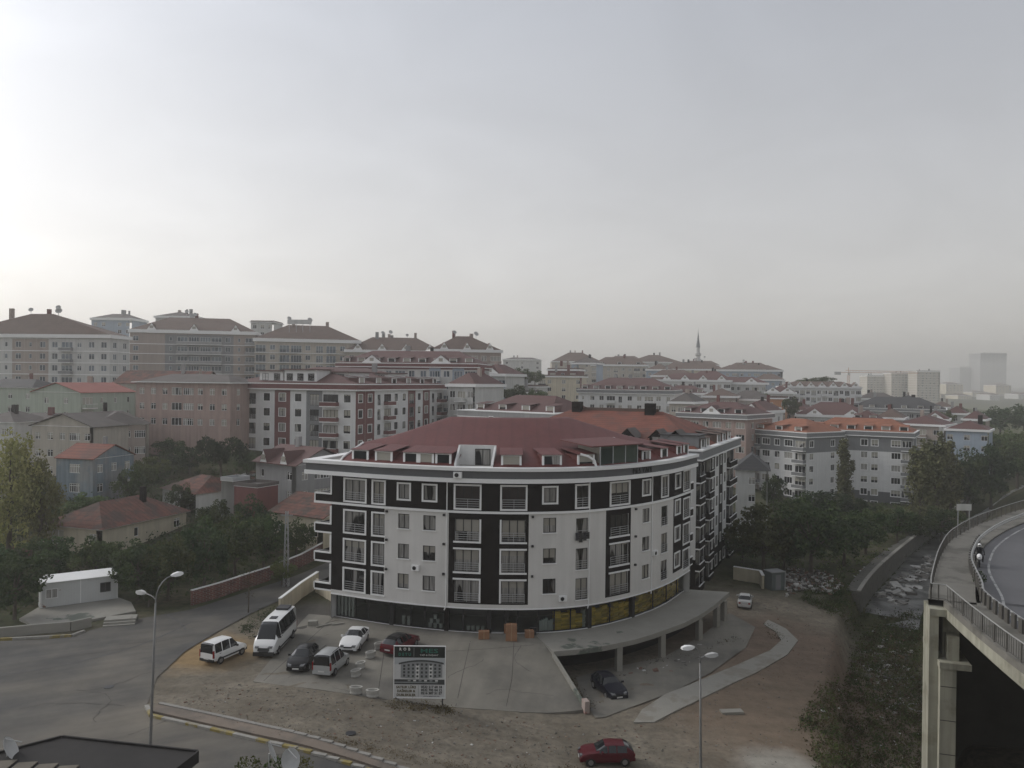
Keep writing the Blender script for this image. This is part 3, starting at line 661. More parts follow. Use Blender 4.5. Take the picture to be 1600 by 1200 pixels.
for lab, a_, b2_, e_, y_, fl_, wl_, rm_, ex in (
  ('brown fronted block rising behind the cream block',856,903,577,335,6,'maroon',roof_brn,dict(roof='flat',F='dwd')),('block with a big blank blue-grey side wall',893,932,567,355,6,'paleblue',roof_gry,dict(F='w  ')),('pale blue block squeezed between two beige ones',1010,1043,577,372,6,'paleblue',roof_brn,dict(F='www')),
  ('tan block under a wide brown roof below the yellow block',1018,1086,587,348,5,'tan',roof_brn,dict(F='wbwbww')),('off white block with maroon roof under the minaret',1078,1137,589,352,5,'offwhite',roof_mar,dict(F='wwbww')),('off white block with dormers half way down the slope',1036,1102,614,288,5,'offwhite',roof_mar,dict(F='wbwwbw',dorm=4)),
  ('tan block with brown roof in front of the white balconied block',1098,1152,619,278,5,'tan',roof_brn,dict(F='wwbww')),('beige block with a grey roof left of the pink brown block',1046,1084,628,242,5,'beige',roof_gry,dict(F='wbw')),('pale blue block with brown roof below the lilac block end',1178,1226,593,385,5,'paleblue',roof_brn,dict(F='wwww')),
  ('off white block with gables left of the scalloped block',1196,1242,613,318,5,'offwhite',roof_mar,dict(F='wbww',white_gables=2)),('low white block with maroon roof in front of the orange block',1162,1212,638,250,4,'offwhite',roof_mar,dict(F='wwww',white_gables=1)),('tan low block under a maroon roof right of the orange block',1226,1264,641,272,4,'tan',roof_mar,dict(F='www')),
  ('off white block with red roof behind the bright orange roof',1328,1376,656,236,4,'offwhite',roof_mar,dict(F='wwww',dorm=2)),('tan block with brown roof behind the bright orange roof',1368,1412,653,243,4,'tan',roof_brn,dict(F='wbw')),('small white block below the far cream towers',1440,1482,655,262,4,'offwhite',roof_mar,dict(F='www',white_gables=1)),
  ('pink block between the red roofs and the grey roofed block',1298,1346,641,288,4,'pink',roof_mar,dict(F='wwbw')),('off white block with grey roof under the tower crane',1345,1402,623,362,4,'offwhite',roof_gry,dict(F='wbwww')),('tan dark roofed block at the foot of the far towers',1400,1442,627,352,4,'tan',roof_dk,dict(F='www')),
  ('flat topped pale blue building below the hazy trees',778,820,613,236,4,'paleblue',roof_gry,dict(roof='flat',F='w w')),('tan block with brown roof between two white blocks',1140,1182,605,362,5,'tan',roof_brn,dict(F='wbw')),('far off white block just left of the brown pointed roof',950,1002,562,530,5,'offwhite',roof_brn,dict(F='wwww')),
  ('far tan block right beneath the minaret',1066,1124,570,505,5,'tan',roof_brn,dict(F='wwwww',dish=2)),('far off white block at the ridge end beside the minaret',1140,1202,573,505,5,'offwhite',roof_brn,dict(F='wwwww',dish=1)),('off white house with maroon roof beyond the last blue white block',1476,1510,646,300,3,'offwhite',roof_mar,dict(F='www')),('tan house with maroon roof nearest the far dark trees',1504,1540,655,268,3,'tan',roof_mar,dict(F='ww')),('far off white block with brown roof right of the grey roofed block',1455,1492,636,380,4,'offwhite',roof_brn,dict(F='www')),('off white block with maroon roof between the skyline row and the cream block',700,742,600,182,5,'offwhite',roof_mar,dict(F='wbw'))):
    add('apartment_block', lab, a_, y_, b2_, y_-4, e_, fl_, 12, group=G3, wall=wl_, rm2=rm_, cor=0.7, rise=2.6, chim=2, **ex)
# orange-roofed L block
lb = add('apartment_block','white L shaped block with grey top floor, dark plinth and bright orange dormer roof', 1264,198,1426,186, 676,6,13, group=G3, wall='white', belts=((0,1.6,'dgrey'),(4.85,6,'mgrey')), F='ww w ww db', R='b w', fm=wtrim, cor=0.9, corm='mgrey', rm2=roof_or, rise=2.8, dorm=6, bal='mgrey', chim=0, sur='dw')
lb['extra'] = (pxspec('x','x',1172,200,1260,186, 676,6,16, wall='white', belts=((0,1.6,'dgrey'),(4.85,6,'mgrey')), F='bdwdb', R='w ww', fm=wtrim, cor=0.9, corm='mgrey', rm2=roof_or, rise=2.8, dorm=3, bal='mgrey', chim=0, sur='dw'),)
add('house','white two storey house with a dark pyramid roof beside the dark block', 1150,137,1200,135.5, 736,4,9, group=G3, wall='offwhite', F=' s ', R=' s ', rm2=roof_dk, rise=2.6, over=0.5, cor=0.08, cout=0.2, chim=0)
# far away
for lab, a, b, e, y, fl, w in (('nearest the crane',1355,1384,587,1010,14,22),('in the middle of the three',1393,1424,583,990,15,22),('tallest of the three',1433,1469,580,960,16,22)):
    add('tower_block','far cream tower block, '+lab, a,y,b,y, e,fl,w, cat='tower', group='three far tower blocks', wall='beige', bands=1, F='wdwwdw', rm2=roof_gry, rise=1.5, roof='flat', cor=1.2, chim=2)
add('tower_block','hazy unfinished tower, the shorter one', 1500,2500,1537,2500, 574,22,60, cat='tower', group='hazy unfinished towers', wall='grey', F='dddddd', roof='flat', cor=1, chim=4, fh=3.4)
add('tower_block','hazy unfinished tower, the taller one', 1532,2450,1573,2450, 552,34,60, cat='tower', group='hazy unfinished towers', wall='grey', F='dddddd', roof='flat', cor=1, chim=6, fh=3.4)
rr = random.Random(3)
for k, (a, b, e) in enumerate(((1470,1496,612),(1497,1518,618),(1519,1546,613),(1547,1562,617),(1563,1590,612),(1591,1620,616),(1478,1505,600),(1556,1580,602))):
    y = 1300+rr.random()*500
    add('far_block','pale low block in the haze, %s of the row running out from the three towers' % ('first','second','third','fourth','fifth','sixth','seventh','eighth')[k], a,y,b,y, e,4,40, cat='building', group='pale low blocks in the haze', wall=rr.choice(['offwhite','tan','cream']), F='dwdwd', roof='hip', rm2=roof_mar, cor=0.8, rise=3, chim=0)
# second block behind the curved one: built with its own numbers further down; ground anchors
for p in ((23.5,101,-2.7),(35,125,-2.9),(-3,114,-1.5),(8,138,-1),(0,100,-1),(-25,97,0.2),(-30,110,1.5),(-40,101,2.0),(-50,96,1.5),(-65,92,0.8),(-90,92,0.8),(-120,95,1.0),(25,118,-2.8),
          (40,130,-2.9),(55,150,-3),(70,165,-3.1),(60,190,-3.2),(100,200,-3.5),(150,260,-3.8),(90,130,-3),(120,150,-3),(150,180,-3.4),(200,250,-4),(260,330,-4),(300,500,-4),(420,700,-5),(700,1200,-6),(900,1500,-8),(300,900,-4),(500,1000,-5),
          (1500,2500,-10),(0,2500,30),(-1500,2500,40),(2500,2500,-10),(-600,900,40),(-300,500,36),(-200,300,30),(0,700,30),(200,800,10),(100,60,-3),(80,30,-3),(-60,120,5),(-75,130,6),(-20,128,6),(45,105,-2.8),(60,118,-3),
          (0,4000,30),(1500,4000,24),(3000,4000,22),(-3000,4000,40),(3000,500,-5),(-3000,500,30),(-150,110,3),(-200,60,2),(-140,140,9)):
    CTRL.append(p)
CTRLA = np.array(CTRL)
# grey house gable dormers are white_gables; red-roofed cottage roof etc. handled by specs
def penthouses(root, sp):
    z = 5*2.95+0.35+0.9+0.18
    for x0, x1, y0, y1, h in ((6.5,12,1.2,7,2.3),(12.6,20,0.9,6,2.6),(20.5,24,6,14,2.2),(20.8,24,22,30,2.2)):
        o = MB().box(x0,x1,y0,y1,z,z+h).build('penthouse', BLK['white'], root); MB().box(x0-0.4,x1+0.4,y0-0.5,y1+0.4,z+h,z+h+0.2).build('penthouse_roof', roof_mar, o)
        n = max(1, int((x1-x0)/2.4))
        for k in range(n):
            f_, p_ = win_meshes(1.4, 1.4, 1, 0, dtrim, gl_dark); place('window', f_, o, (x0+(x1-x0)*(k+0.5)/n, y0-0.02, z+1.2)); place('window_pane', p_, o, (x0+(x1-x0)*(k+0.5)/n, y0-0.02, z+1.2))
def build_town():
    for sp in T:
        root = block(sp)
        if sp is five: penthouses(root, sp)
        if sp is rh:
            MB().box(-2.5,sp['L']+0.6,-2.6,-2.4,-3,0.35).build('parapet', BLK['maroon'], root); MB().box(-2.5,sp['L']+0.6,-2.4,0.0,-3,-0.45).build('terrace', BLK['concrete'], root)
        for ex in sp.get('extra', ()):
            # second wing: its own frame under the same root
            w = bpy.data.objects.new('wing', None); COL.objects.link(w); w.parent = root
            M = Matrix.Rotation(-sp['rot'], 4, 'Z') @ Matrix.Translation(Vector(ex['o'])-Vector(sp['o']))
            w.location = M.translation; w.rotation_euler = (0,0,ex['rot']-sp['rot'])
            volume(w, ex); Rz = Matrix.Rotation(w.rotation_euler.z, 4, 'Z')
            for ch in list(w.children):
                ch.parent = root; ch.location = w.location + Rz @ ch.location; ch.rotation_euler.z += w.rotation_euler.z
            bpy.data.objects.remove(w)
# ------------------------------------------------------------------ ground sheet
def axis(lo, hi, step, far_lo, far_hi, g=1.16):
    a = list(np.arange(lo, hi+step/2, step)); s = step; x = hi
    while x < far_hi: s = min(s*g, 160); x += s; a.append(x)
    s = step; x = lo; b = []
    while x > far_lo: s = min(s*g, 160); x -= s; b.append(x)
    return sorted(b) + a
gx = axis(-62, 75, 0.9, -3600, 3600); gy = axis(30, 150, 0.9, -300, 4200)
gx = [round(v,3) for v in gx]; gy = [round(v,3) for v in gy]
gv = []; nz = random.Random(5)
for y in gy:
    for x in gx:
        near = -60 < x < 75 and 30 < y < 150
        gv.append((x, y, ground_z(x, y) + (nz.random()-0.5)*0.06*(1 if near else 0)))
nx = len(gx); gf = [(j*nx+i, j*nx+i+1, (j+1)*nx+i+1, (j+1)*nx+i) for j in range(len(gy)-1) for i in range(nx-1)]
gmesh = bpy.data.meshes.new('ground'); gmesh.from_pydata(gv, [], gf); gmesh.polygons.foreach_set('use_smooth', [True]*len(gf)); gmesh.update()

def ground_material():
    m, nt, b = new_mat('earth_and_scrub'); L = nt.links.new
    pos = nd(nt,'ShaderNodeNewGeometry').outputs['Position']
    def noise(s, d=8, r=0.6, dist=0.0):
        n = nd(nt,'ShaderNodeTexNoise'); n.inputs['Scale'].default_value = s; n.inputs['Detail'].default_value = d; n.inputs['Roughness'].default_value = r; n.inputs['Distortion'].default_value = dist; L(pos, n.inputs['Vector']); return n.outputs['Fac']
    def rng(f, a, b_, c=0, d=1):
        r = nd(nt,'ShaderNodeMapRange'); r.inputs[1].default_value=a; r.inputs[2].default_value=b_; r.inputs[3].default_value=c; r.inputs[4].default_value=d; L(f, r.inputs[0]); return r.outputs[0]
    def mix(f, A, B):
        x = nd(nt,'ShaderNodeMix',data_type='RGBA'); L(f, x.inputs[0])
        for s, v in ((x.inputs[6],A),(x.inputs[7],B)):
            if isinstance(v, tuple): s.default_value = (*v,1)
            else: L(v, s)
        return x.outputs[2]
    def blob(cx, cy, rx, ry, soft=0.5, edge=0.55):
        """1 inside a soft ragged patch of a different soil"""
        mp = nd(nt,'ShaderNodeMapping'); mp.inputs['Location'].default_value = (-cx/rx, -cy/ry, 0); mp.inputs['Scale'].default_value = (1/rx, 1/ry, 0); L(pos, mp.inputs['Vector'])
        ln = nd(nt,'ShaderNodeVectorMath',operation='LENGTH'); L(mp.outputs[0], ln.inputs[0])
        ma = nd(nt,'ShaderNodeMath',operation='MULTIPLY_ADD'); L(noise(0.35,6), ma.inputs[0]); ma.inputs[1].default_value = edge*2; L(ln.outputs['Value'], ma.inputs[2])
        return rng(ma.outputs[0], 1+edge-soft*0.5, 1+edge+soft*0.5, 1, 0)
    grass = mix(rng(noise(0.15), 0.4, 0.62), (0.045,0.055,0.022), (0.085,0.075,0.045))
    grass = mix(rng(noise(1.5), 0.45, 0.7), grass, (0.03,0.035,0.018))
    dirt = mix(rng(noise(0.25), 0.35, 0.65), (0.148,0.128,0.098), (0.212,0.188,0.148))
    dirt = mix(rng(noise(2.2), 0.45, 0.75), dirt, (0.112,0.101,0.085))
    col = grass
    def patch(col, c, *a, **k): return mix(blob(*a, **k), col, c)
    col = patch(col, (0.105,0.11,0.06), 420, 700, 330, 520, soft=0.6, edge=0.2)   # pale field
    col = patch(col, dirt, 6, 50, 62, 36, soft=0.25, edge=0.12)          # bare yard and road verge
    col = patch(col, dirt, 27, 88, 15, 15, soft=0.5, edge=0.3)
    col = patch(col, (0.168,0.128,0.098), 27, 78, 11, 13, soft=0.5, edge=0.35)   # reddish soil
    col = patch(col, (0.190,0.148,0.110), 21, 66, 9, 10, soft=0.8, edge=0.4)
    col = patch(col, (0.33,0.31,0.27), 19.5, 55, 3.2, 3.2, soft=0.6, edge=0.5)  # spilt sand and lime
    col = patch(col, (0.30,0.20,0.09), 16.8, 50.8, 1.4, 1.0, soft=0.5, edge=0.4)
    col = patch(col, (0.27,0.19,0.10), -26.5, 69, 4.5, 4.2, soft=0.8, edge=0.5) # yellow sand at the junction
    col = patch(col, (0.085,0.08,0.072), -20, 79, 3.2, 6.0, soft=0.5, edge=0.3)   # dark gravel wedge
    mps = nd(nt,'ShaderNodeMapping'); mps.inputs['Scale'].default_value = (0.10,0.75,1); mps.inputs['Rotation'].default_value = (0,0,R(8)); L(pos, mps.inputs['Vector'])
    ns = nd(nt,'ShaderNodeTexNoise'); ns.inputs['Scale'].default_value = 1.0; ns.inputs['Detail'].default_value = 7; L(mps.outputs[0], ns.inputs['Vector'])   # wheel tracks along the road
    mm_ = nd(nt,'ShaderNodeMath',operation='MULTIPLY'); L(rng(noise(0.9,10,0.72), 0.3, 0.7, 0.80, 1.18), mm_.inputs[0]); L(rng(ns.outputs['Fac'], 0.3, 0.7, 0.88, 1.12), mm_.inputs[1])
    v = nd(nt,'ShaderNodeVectorMath',operation='SCALE'); L(col, v.inputs[0]); L(mm_.outputs[0], v.inputs['Scale'])
    L(v.outputs[0], b.inputs['Base Color']); b.inputs['Roughness'].default_value = 0.95; b.inputs['Specular IOR Level'].default_value = 0.15
    bp = nd(nt,'ShaderNodeBump'); bp.inputs['Distance'].default_value = 0.12; bp.inputs['Strength'].default_value = 0.7; L(noise(2.5,10,0.7), bp.inputs['Height']); L(bp.outputs[0], b.inputs['Normal'])
    return m
gmesh.materials.append(ground_material())
ground = place('ground', gmesh); tag(ground, 'bare earth and scrubby ground rising to the hillside', kind='structure')

def sheet(name, outline, mat_, zf, lift, step=0.9, label=None, parent=None, skirt=0.0, kind='structure'):
    """conforming sheet inside a plan outline, lifted a few mm above zf"""
    xs = [p[0] for p in outline]; ys = [p[1] for p in outline]
    bm = bmesh.new(); vs = [bm.verts.new((p[0], p[1], 0)) for p in outline]; f = bm.faces.new(vs)
    for ax, lo, hi in ((0, min(xs), max(xs)), (1, min(ys), max(ys))):
        c = lo + step
        while c < hi:
            no = (1,0,0) if ax == 0 else (0,1,0); co = (c,0,0) if ax == 0 else (0,c,0)
            bmesh.ops.bisect_plane(bm, geom=bm.verts[:]+bm.edges[:]+bm.faces[:], plane_co=co, plane_no=no); c += step
    for v in bm.verts: v.co.z = zf(v.co.x, v.co.y) + lift
    if skirt:
        be = [e for e in bm.edges if len(e.link_faces) == 1]
        r = bmesh.ops.extrude_edge_only(bm, edges=be)
        for v in r['geom']:
            if isinstance(v, bmesh.types.BMVert): v.co.z -= skirt
    bmesh.ops.recalc_face_normals(bm, faces=bm.faces)
    me = bpy.data.meshes.new(name); bm.to_mesh(me); bm.free(); me.materials.append(mat_)
    for p in me.polygons: p.use_smooth = not skirt
    o = place(name, me, parent)
    if parent is None: tag(o, label, kind=kind)
    elif kind == 'stuff': tag(o, kind='stuff')
    return o
def gpts(pix, z=None): 
    return [(lambda q: (q.x, q.y))(on_ground(*p) if z is None else at_z(p[0], p[1], z)) for p in pix]
# ------------------------------------------------------------------ the curved block
CUR = catmull(FAC, 14); CL = [0.0]
for a, b in zip(CUR, CUR[1:]): CL.append(CL[-1] + (b-a).length)
SMAX = CL[-1]
def fp(s):
    """point, unit tangent and outward normal of the facade line at arc length s (straight beyond the ends)"""
    if s <= 0: t = (CUR[1]-CUR[0]).normalized(); p = CUR[0] + t*s
    elif s >= SMAX: t = (CUR[-1]-CUR[-2]).normalized(); p = CUR[-1] + t*(s-SMAX)
    else:
        i = max(k for k in range(len(CL)) if CL[k] <= s); i = min(i, len(CUR)-2)
        f = (s-CL[i])/(CL[i+1]-CL[i]); p = CUR[i].lerp(CUR[i+1], f)
        def tg(j): return (CUR[min(j+1,len(CUR)-1)]-CUR[max(j-1,0)]).normalized()
        t = tg(i).lerp(tg(i+1), f).normalized()
    return p, t, Vector((t.y, -t.x, 0))
def fmp(s, z, i=0.0):
    p, t, n = fp(s); q = p - n*i; return (q.x, q.y, z)
def frot(s): t = fp(s)[1]; return math.atan2(t.y, t.x)
def s_at(px, z=8.0, i=0.0):
    """arc length where the photo column px meets the facade"""
    best = None
    for k in range(-60, 1100):
        s = k*0.045; q = fmp(s, z, i); d = Vector(q)-CAMP
        x = 800 + FPX*d.dot(RT)/d.dot(FW)
        if best is None or abs(x-px) < best[0]: best = (abs(x-px), s)
        if s > SMAX+2.5: break
    return best[1]
def sweep(path, prof, closed_ends=True, mb=None, m=0):
    """profile [(outward, z)] swept along plan path with mitred corners; path left to right seen from outside"""
    mb = mb or MB(); n = len(prof); i0 = len(mb.v); P = [Vector((p[0],p[1])) for p in path]
    for k, p in enumerate(P):
        a = (P[k]-P[k-1]).normalized() if k else None; b = (P[k+1]-P[k]).normalized() if k < len(P)-1 else None
        na = Vector((a.y,-a.x)) if a else None; nb = Vector((b.y,-b.x)) if b else None
        if na is None: N = nb
        elif nb is None: N = na
        else:
            N = (na+nb).normalized(); N = N/max(0.3, N.dot(na))
        for o, z in prof: mb.v.append((p.x+N.x*o, p.y+N.y*o, z))
    for k in range(len(P)-1):
        for q in range(n):
            r = (q+1) % n; mb.f.append((i0+k*n+q, i0+(k+1)*n+q, i0+(k+1)*n+r, i0+k*n+r)); mb.m.append(m)
    if closed_ends: mb.f.append(tuple(range(i0, i0+n))); mb.m.append(m); mb.f.append(tuple(range(i0+(len(P)-1)*n+n-1, i0+(len(P)-1)*n-1, -1))); mb.m.append(m)
    return mb
def rect(o0, o1, z0, z1): return [(o0,z0),(o1,z0),(o1,z1),(o0,z1)]
p0, t0, n0 = fp(0)
facw = mat('facade_white', (0.62,0.606,0.58), 0.8, 0.07, 0.22, streak=0.07, detail=8)
blkcloth = mat('dark_cloth', (0.03,0.03,0.035), 0.9, 0.2, 4)
curved = thing('curved_apartment_block', 'curved white and dark brown five storey block with shops and red roof', 'building', (0,0,0))
BACKL = (p0.x+0.33*21, p0.y+0.94*21); 
# openings: photo columns (left, right) of each window, kind
COLS = [(538,570,'big'),(582.5,600,'mid'),(622,639,'small'),(661,680,'small'),(711,748.5,'big2'),(783,820.5,'big2'),(848.5,868.5,'small'),(899.5,918.5,'tall'),(953.5,981.5,'big3'),(1003.5,1014.5,'small'),(1033,1042.5,'tall'),(1054.5,1062,'midsmall'),(1067.5,1077,'big')]
SC = [(s_at(a), s_at(b), k) for a, b, k in COLS]
ROWB = [2.95, 5.82, 8.70, 11.82]; ROWS = [3.88, 6.75, 9.64, 12.5]
holes = []; wins = []
for a, b, k in SC:
    for r in range(4):
        if k in ('small','midsmall'): z, h = ROWS[r], 1.42
        elif k == 'tall': z, h = ROWB[r]+0.15, 2.05
        else: z, h = ROWB[r]+0.1, 2.1
        holes.append((a, b, z, z+h)); wins.append(((a+b)/2, z, b-a, h, k, r))
ZB, ZT = 2.45, 14.4
dl1 = s_at(600.5); d2a, d2b = s_at(701), s_at(826); d3a, d3b = s_at(946.5), s_at(985.5); d4a = s_at(1052)
panels = [(0, SMAX, 11.66, ZT, 'brown'), (0, dl1, 2.9, 11.45, 'brown'), (d2a, d2b, 2.9, 11.45, 'brown'), (d3a, d3b, 2.9, 11.45, 'brown'), (d4a, SMAX, 3.3, 11.45, 'brown')]
for key, mb in wall_mesh(fmp, SMAX, ZB, ZT, holes, panels, 0.18, step=0.8).items():
    mb.build('facade_wall' if key is None else 'cladding_panel', facw if key is None else brown, curved)
# soffit over the shops
sf = MB(); st = [SMAX*k/60 for k in range(61)]
for a, b in zip(st, st[1:]): sf.face([fmp(a,ZB,0), fmp(b,ZB,0), fmp(b,ZB,1.0), fmp(a,ZB,1.0)])
sf.build('soffit', offwhite, curved)
gl_main = glass_mat('main_block_pane', dark=(0.010,0.010,0.011), curt=(0.30,0.29,0.275), share=0.66, folds=9)
gl_shut = mat('brown_roller_shutter', (0.035,0.026,0.024), 0.6, 0.06, 1.0, wave=('Z',0.08,0.3))
for c, z, w, h, k, r in wins:
    nm = {'big':2,'mid':1,'small':1,'big2':2,'tall':1,'big3':2,'midsmall':0}[k]
    shut = (r == 3 and k == 'big2')
    o = put_window(curved, fmp, c, z+h/2, w, h, frot(c), nm, 0, dtrim, gl_shut if shut else gl_main, 0.13)
    if k in ('big','big2','big3','mid','tall'):
        place('railing', rail_mesh(w-0.04, 0.85, steel, 4), o, (0, -0.15, -h/2+0.03))
    # white surrounds
    q = MB(); a, b2 = w/2, h/2; t = 0.16; sides = ''
    if k in ('big','mid') or r == 3 or k == 'midsmall': sides = 'lrtb'
    elif k == 'big2': sides = {0:'tr',1:'trb',2:'rb'}[r] if c < s_at(770) else {0:'tl',1:'tlb',2:'lb'}[r]
    elif k == 'big3': sides = {0:'t',1:'tb',2:'b'}[r]
    if k == 'mid' and r < 3: sides = 'ltb'
    if 'b' in sides: q.box(-a-t,a+t,-0.19,-0.09,-b2-t,-b2)
    if 't' in sides: q.box(-a-t,a+t,-0.19,-0.09,b2,b2+t)
    if 'l' in sides: q.box(-a-t,-a,-0.187,-0.09,-b2,b2)
    if 'r' in sides: q.box(a,a+t,-0.187,-0.09,-b2,b2)
    if q.f: q.build('surround', trim, o)
    elif k == 'small' or k == 'tall':
        MB().box(-a-0.08,a+0.08,-0.22,-0.08,-b2-0.07,-b2+0.01).build('sill', trim, o)
# laundry on one railing, split air conditioners on the wall
s = s_at(909); lau = thing('laundry', 'dark clothes hung out to dry on a railing of the curved block', 'laundry', fmp(s, 8.75, -0.12), frot(s))
for k, (x, w, h) in enumerate(((-0.6,0.38,0.75),(-0.2,0.42,0.95),(0.25,0.4,0.8),(0.62,0.3,0.65))):
    q = MB(); q.face([(x-w/2,-0.02-0.03*(k%2),0.8),(x+w/2,-0.02,0.8),(x+w/2*0.9,-0.05,0.8-h*0.5),(x+w/2*0.95,-0.02,0.8-h),(x-w/2,-0.04,0.8-h*0.97),(x-w/2*0.9,-0.06,0.8-h*0.5)]); q.build('garment', dmetal if k % 2 else blkcloth, lau)
for px, z in ((650.5,6.0),(879,3.4),(1022,6.3)):
    s = s_at(px); a_ = MB().box(-0.38,0.38,-0.28,0.0,-0.26,0.26).build('air_conditioner', trim, curved, fmp(s, z, -0.01), frot(s)); MB().tube([(-0.08,-0.28,0),(-0.08,-0.3,0)], 0.19, 14).build('fan_grille', dtrim, a_)
# string course under the top floor, floor joints
FP = [fmp(s,0)[:2] for s in [-2.1]+[SMAX*k/80 for k in range(81)]]
sweep(FP, rect(-0.02,0.13,11.45,11.66)).build('string_course', trim, curved)
sweep([fmp(SMAX*k/80,0)[:2] for k in range(81)], rect(-0.02,0.05,ZB-0.02,ZB+0.1)).build('base_moulding', trim, curved)
# small lamps on the facade
for px in (604, 693.5, 832, 992):
    s = s_at(px)
    for z in (5.6, 8.45, 11.2):
        q = fmp(s, z, -0.1); MB().box(-0.1,0.1,-0.1,0.12,-0.1,0.1).build('wall_lamp', dtrim, curved, q, frot(s))
# drain pipes
for px in (697.5, 920.5, 1018):
    s = s_at(px)
    MB().tube([fmp(s,14.3,-0.06), fmp(s,2.6,-0.06), fmp(s-0.15,2.2,-0.12)], 0.055, 6).build('drain_pipe', trim, curved)
# cornice: white base, grey fascia, white coping; turns the corner over the side balconies
CP = [(p0.x+0.33*14-2.4*t0.x, p0.y+0.94*14-2.4*t0.y), fmp(-2.4,0)[:2]] + [fmp(SMAX*k/80,0)[:2] for k in range(1,81)] + [fmp(SMAX+0.7,0)[:2]]
sweep(CP, rect(-0.3,0.62,14.38,14.78)).build('cornice_base', trim, curved)
fascia = sweep(CP, rect(-0.3,0.5,14.78,15.5)).build('fascia', dgrey, curved)
sweep(CP, rect(-0.6,0.72,15.5,15.82)).build('coping', trim, curved)
# roof deck behind the coping
dk = MB()
for a, b in zip(CP, CP[1:]):
    pass
out = [fmp(-2.2,0)[:2]] + [fmp(SMAX*k/40,0,0.2)[:2] for k in range(41)] + [(10.4,97.5), BACKL, (p0.x+0.33*14-2.2*t0.x, p0.y+0.94*14-2.2*t0.y)]
dk.prism(out, 15.2, 15.6); dk.build('roof_deck', concrete, curved)
# side, back walls
bw_ = MB(); br = [fmp(SMAX,0)[:2], (10.4,97.5), BACKL, (p0.x,p0.y)]
for a, b in zip(br, br[1:]): bw_.face([(*a,-3),(*b,-3),(*b,14.4),(*a,14.4)])
bw_.build('rear_wall', offwhite, curved)
# roof: slope follows the curve, hipped at both ends
RDEP = 11.5
def roof_z(s, v):
    e = min(1, 0.32 + s/15.0, 0.22 + (SMAX-s)/17.0); f = min(v/RDEP, (2*RDEP-v)/RDEP, e)
    return 15.62 + 4.1*max(0, f) + (0.25 if v > 0 else 0)
ter = (s_at(711, 16.5), s_at(768, 16.5))      # roof terrace cut into the slope
ss = sorted([SMAX*0.02 + SMAX*0.97*k/110 for k in range(111)] + list(ter)); vv = sorted([k*0.5 for k in range(47)] + [2.6])
rb = MB(); idx = {}
def rv(s, v):
    k = (round(s,3), round(v,3))
    if k not in idx:
        # narrow inward so that the far side does not fold over itself
        sm = SMAX*0.47; f = 1-0.42*min(1, v/20); q = fmp(sm+(s-sm)*1.0, 0, v) if v < 6 else None
        if q is None:
            q1 = Vector(fmp(s,0,6)); q2 = Vector(fmp(sm+(s-sm)*f,0,6)); p, t, n = fp(sm); 
            nn = (fp(s)[2]*0.45 + n*0.55).normalized(); q = q1 - nn*(v-6); q = (q.x, q.y, 0)
        idx[k] = len(rb.v); rb.v.append((q[0], q[1], roof_z(s, v)))
    return idx[k]
for a, b in zip(ss, ss[1:]):
    for c, d in zip(vv, vv[1:]):
        if ter[0]-0.01 <= a and b <= ter[1]+0.01 and d <= 2.61: continue
        if b-a < 1e-4: continue
        rb.f.append((rv(a,c), rv(b,c), rv(b,d), rv(a,d))); rb.m.append(0)
mroof = rb.build('roof', roof_red, curved, smooth=True)
# end gables of the roof
for se in (ss[0], ss[-1]):
    e = MB(); prev = None
    for k in range(47):
        q = rb.v[idx[(round(se,3), round(k*0.5,3))]] if (round(se,3), round(k*0.5,3)) in idx else None
        if q is None: continue
        if prev: e.face([(prev[0],prev[1],15.5),(q[0],q[1],15.5),q,prev])
        prev = q
    e.build('roof_end', roof_red if se > 5 else roof_brn, mroof)
cpth = [Vector(rb.v[idx[(round(ss[0],3), round(v,3))]]) for v in (0,0.5,1,1.5,2,2.5,3,3.5,4)]
MB().tube([c + Vector((0,0,0.06)) for c in cpth], 0.11, 6).build('end_coping', trim, mroof)
for px in (566,602,799,861,913,1006,1034,1057,1068):
    s = s_at(px, 16.3, 0.8); dormer(mroof, *fmp(s, 0, 0.55)[:2], 15.75, frot(s), roof_red, 1.7 if px < 1000 else 1.3)
for px in (644,668,694):
    s = s_at(px, 16.3, 0.8); dormer(mroof, *fmp(s, 0, 0.55)[:2], 15.75, frot(s), roof_red, 1.35)
# terrace niche
a, b = ter; sm = (a+b)/2; w = b-a
tn = thing('roof_terrace_niche', None, None, fmp(sm, 15.72, 0), frot(sm)); tn.parent = curved
q = MB(); q.box(-w/2,w/2,2.5,2.7,-0.1,1.95); q.build('back_wall', white, tn)
for sg in (-1, 1):
    q = MB(); x = sg*w/2
    q.prism([(x-0.1,0.2),(x+0.1,0.2),(x+0.1,2.6),(x-0.1,2.6)], -0.1, [0.35,0.35,1.95,1.95]); q.build('side_wall', white, tn)
f_, p_ = win_meshes(1.5, 1.6, 1, 0, dtrim, gl_dark); place('door', f_, tn, (0.55,2.45,0.8)); place('door_pane', p_, tn, (0.55,2.45,0.8))
q = MB().face([(-w/2,0.0,0.02),(w/2,0.0,0.02),(w/2,2.6,0.02),(-w/2,2.6,0.02)]); q.build('floor', concrete, tn)
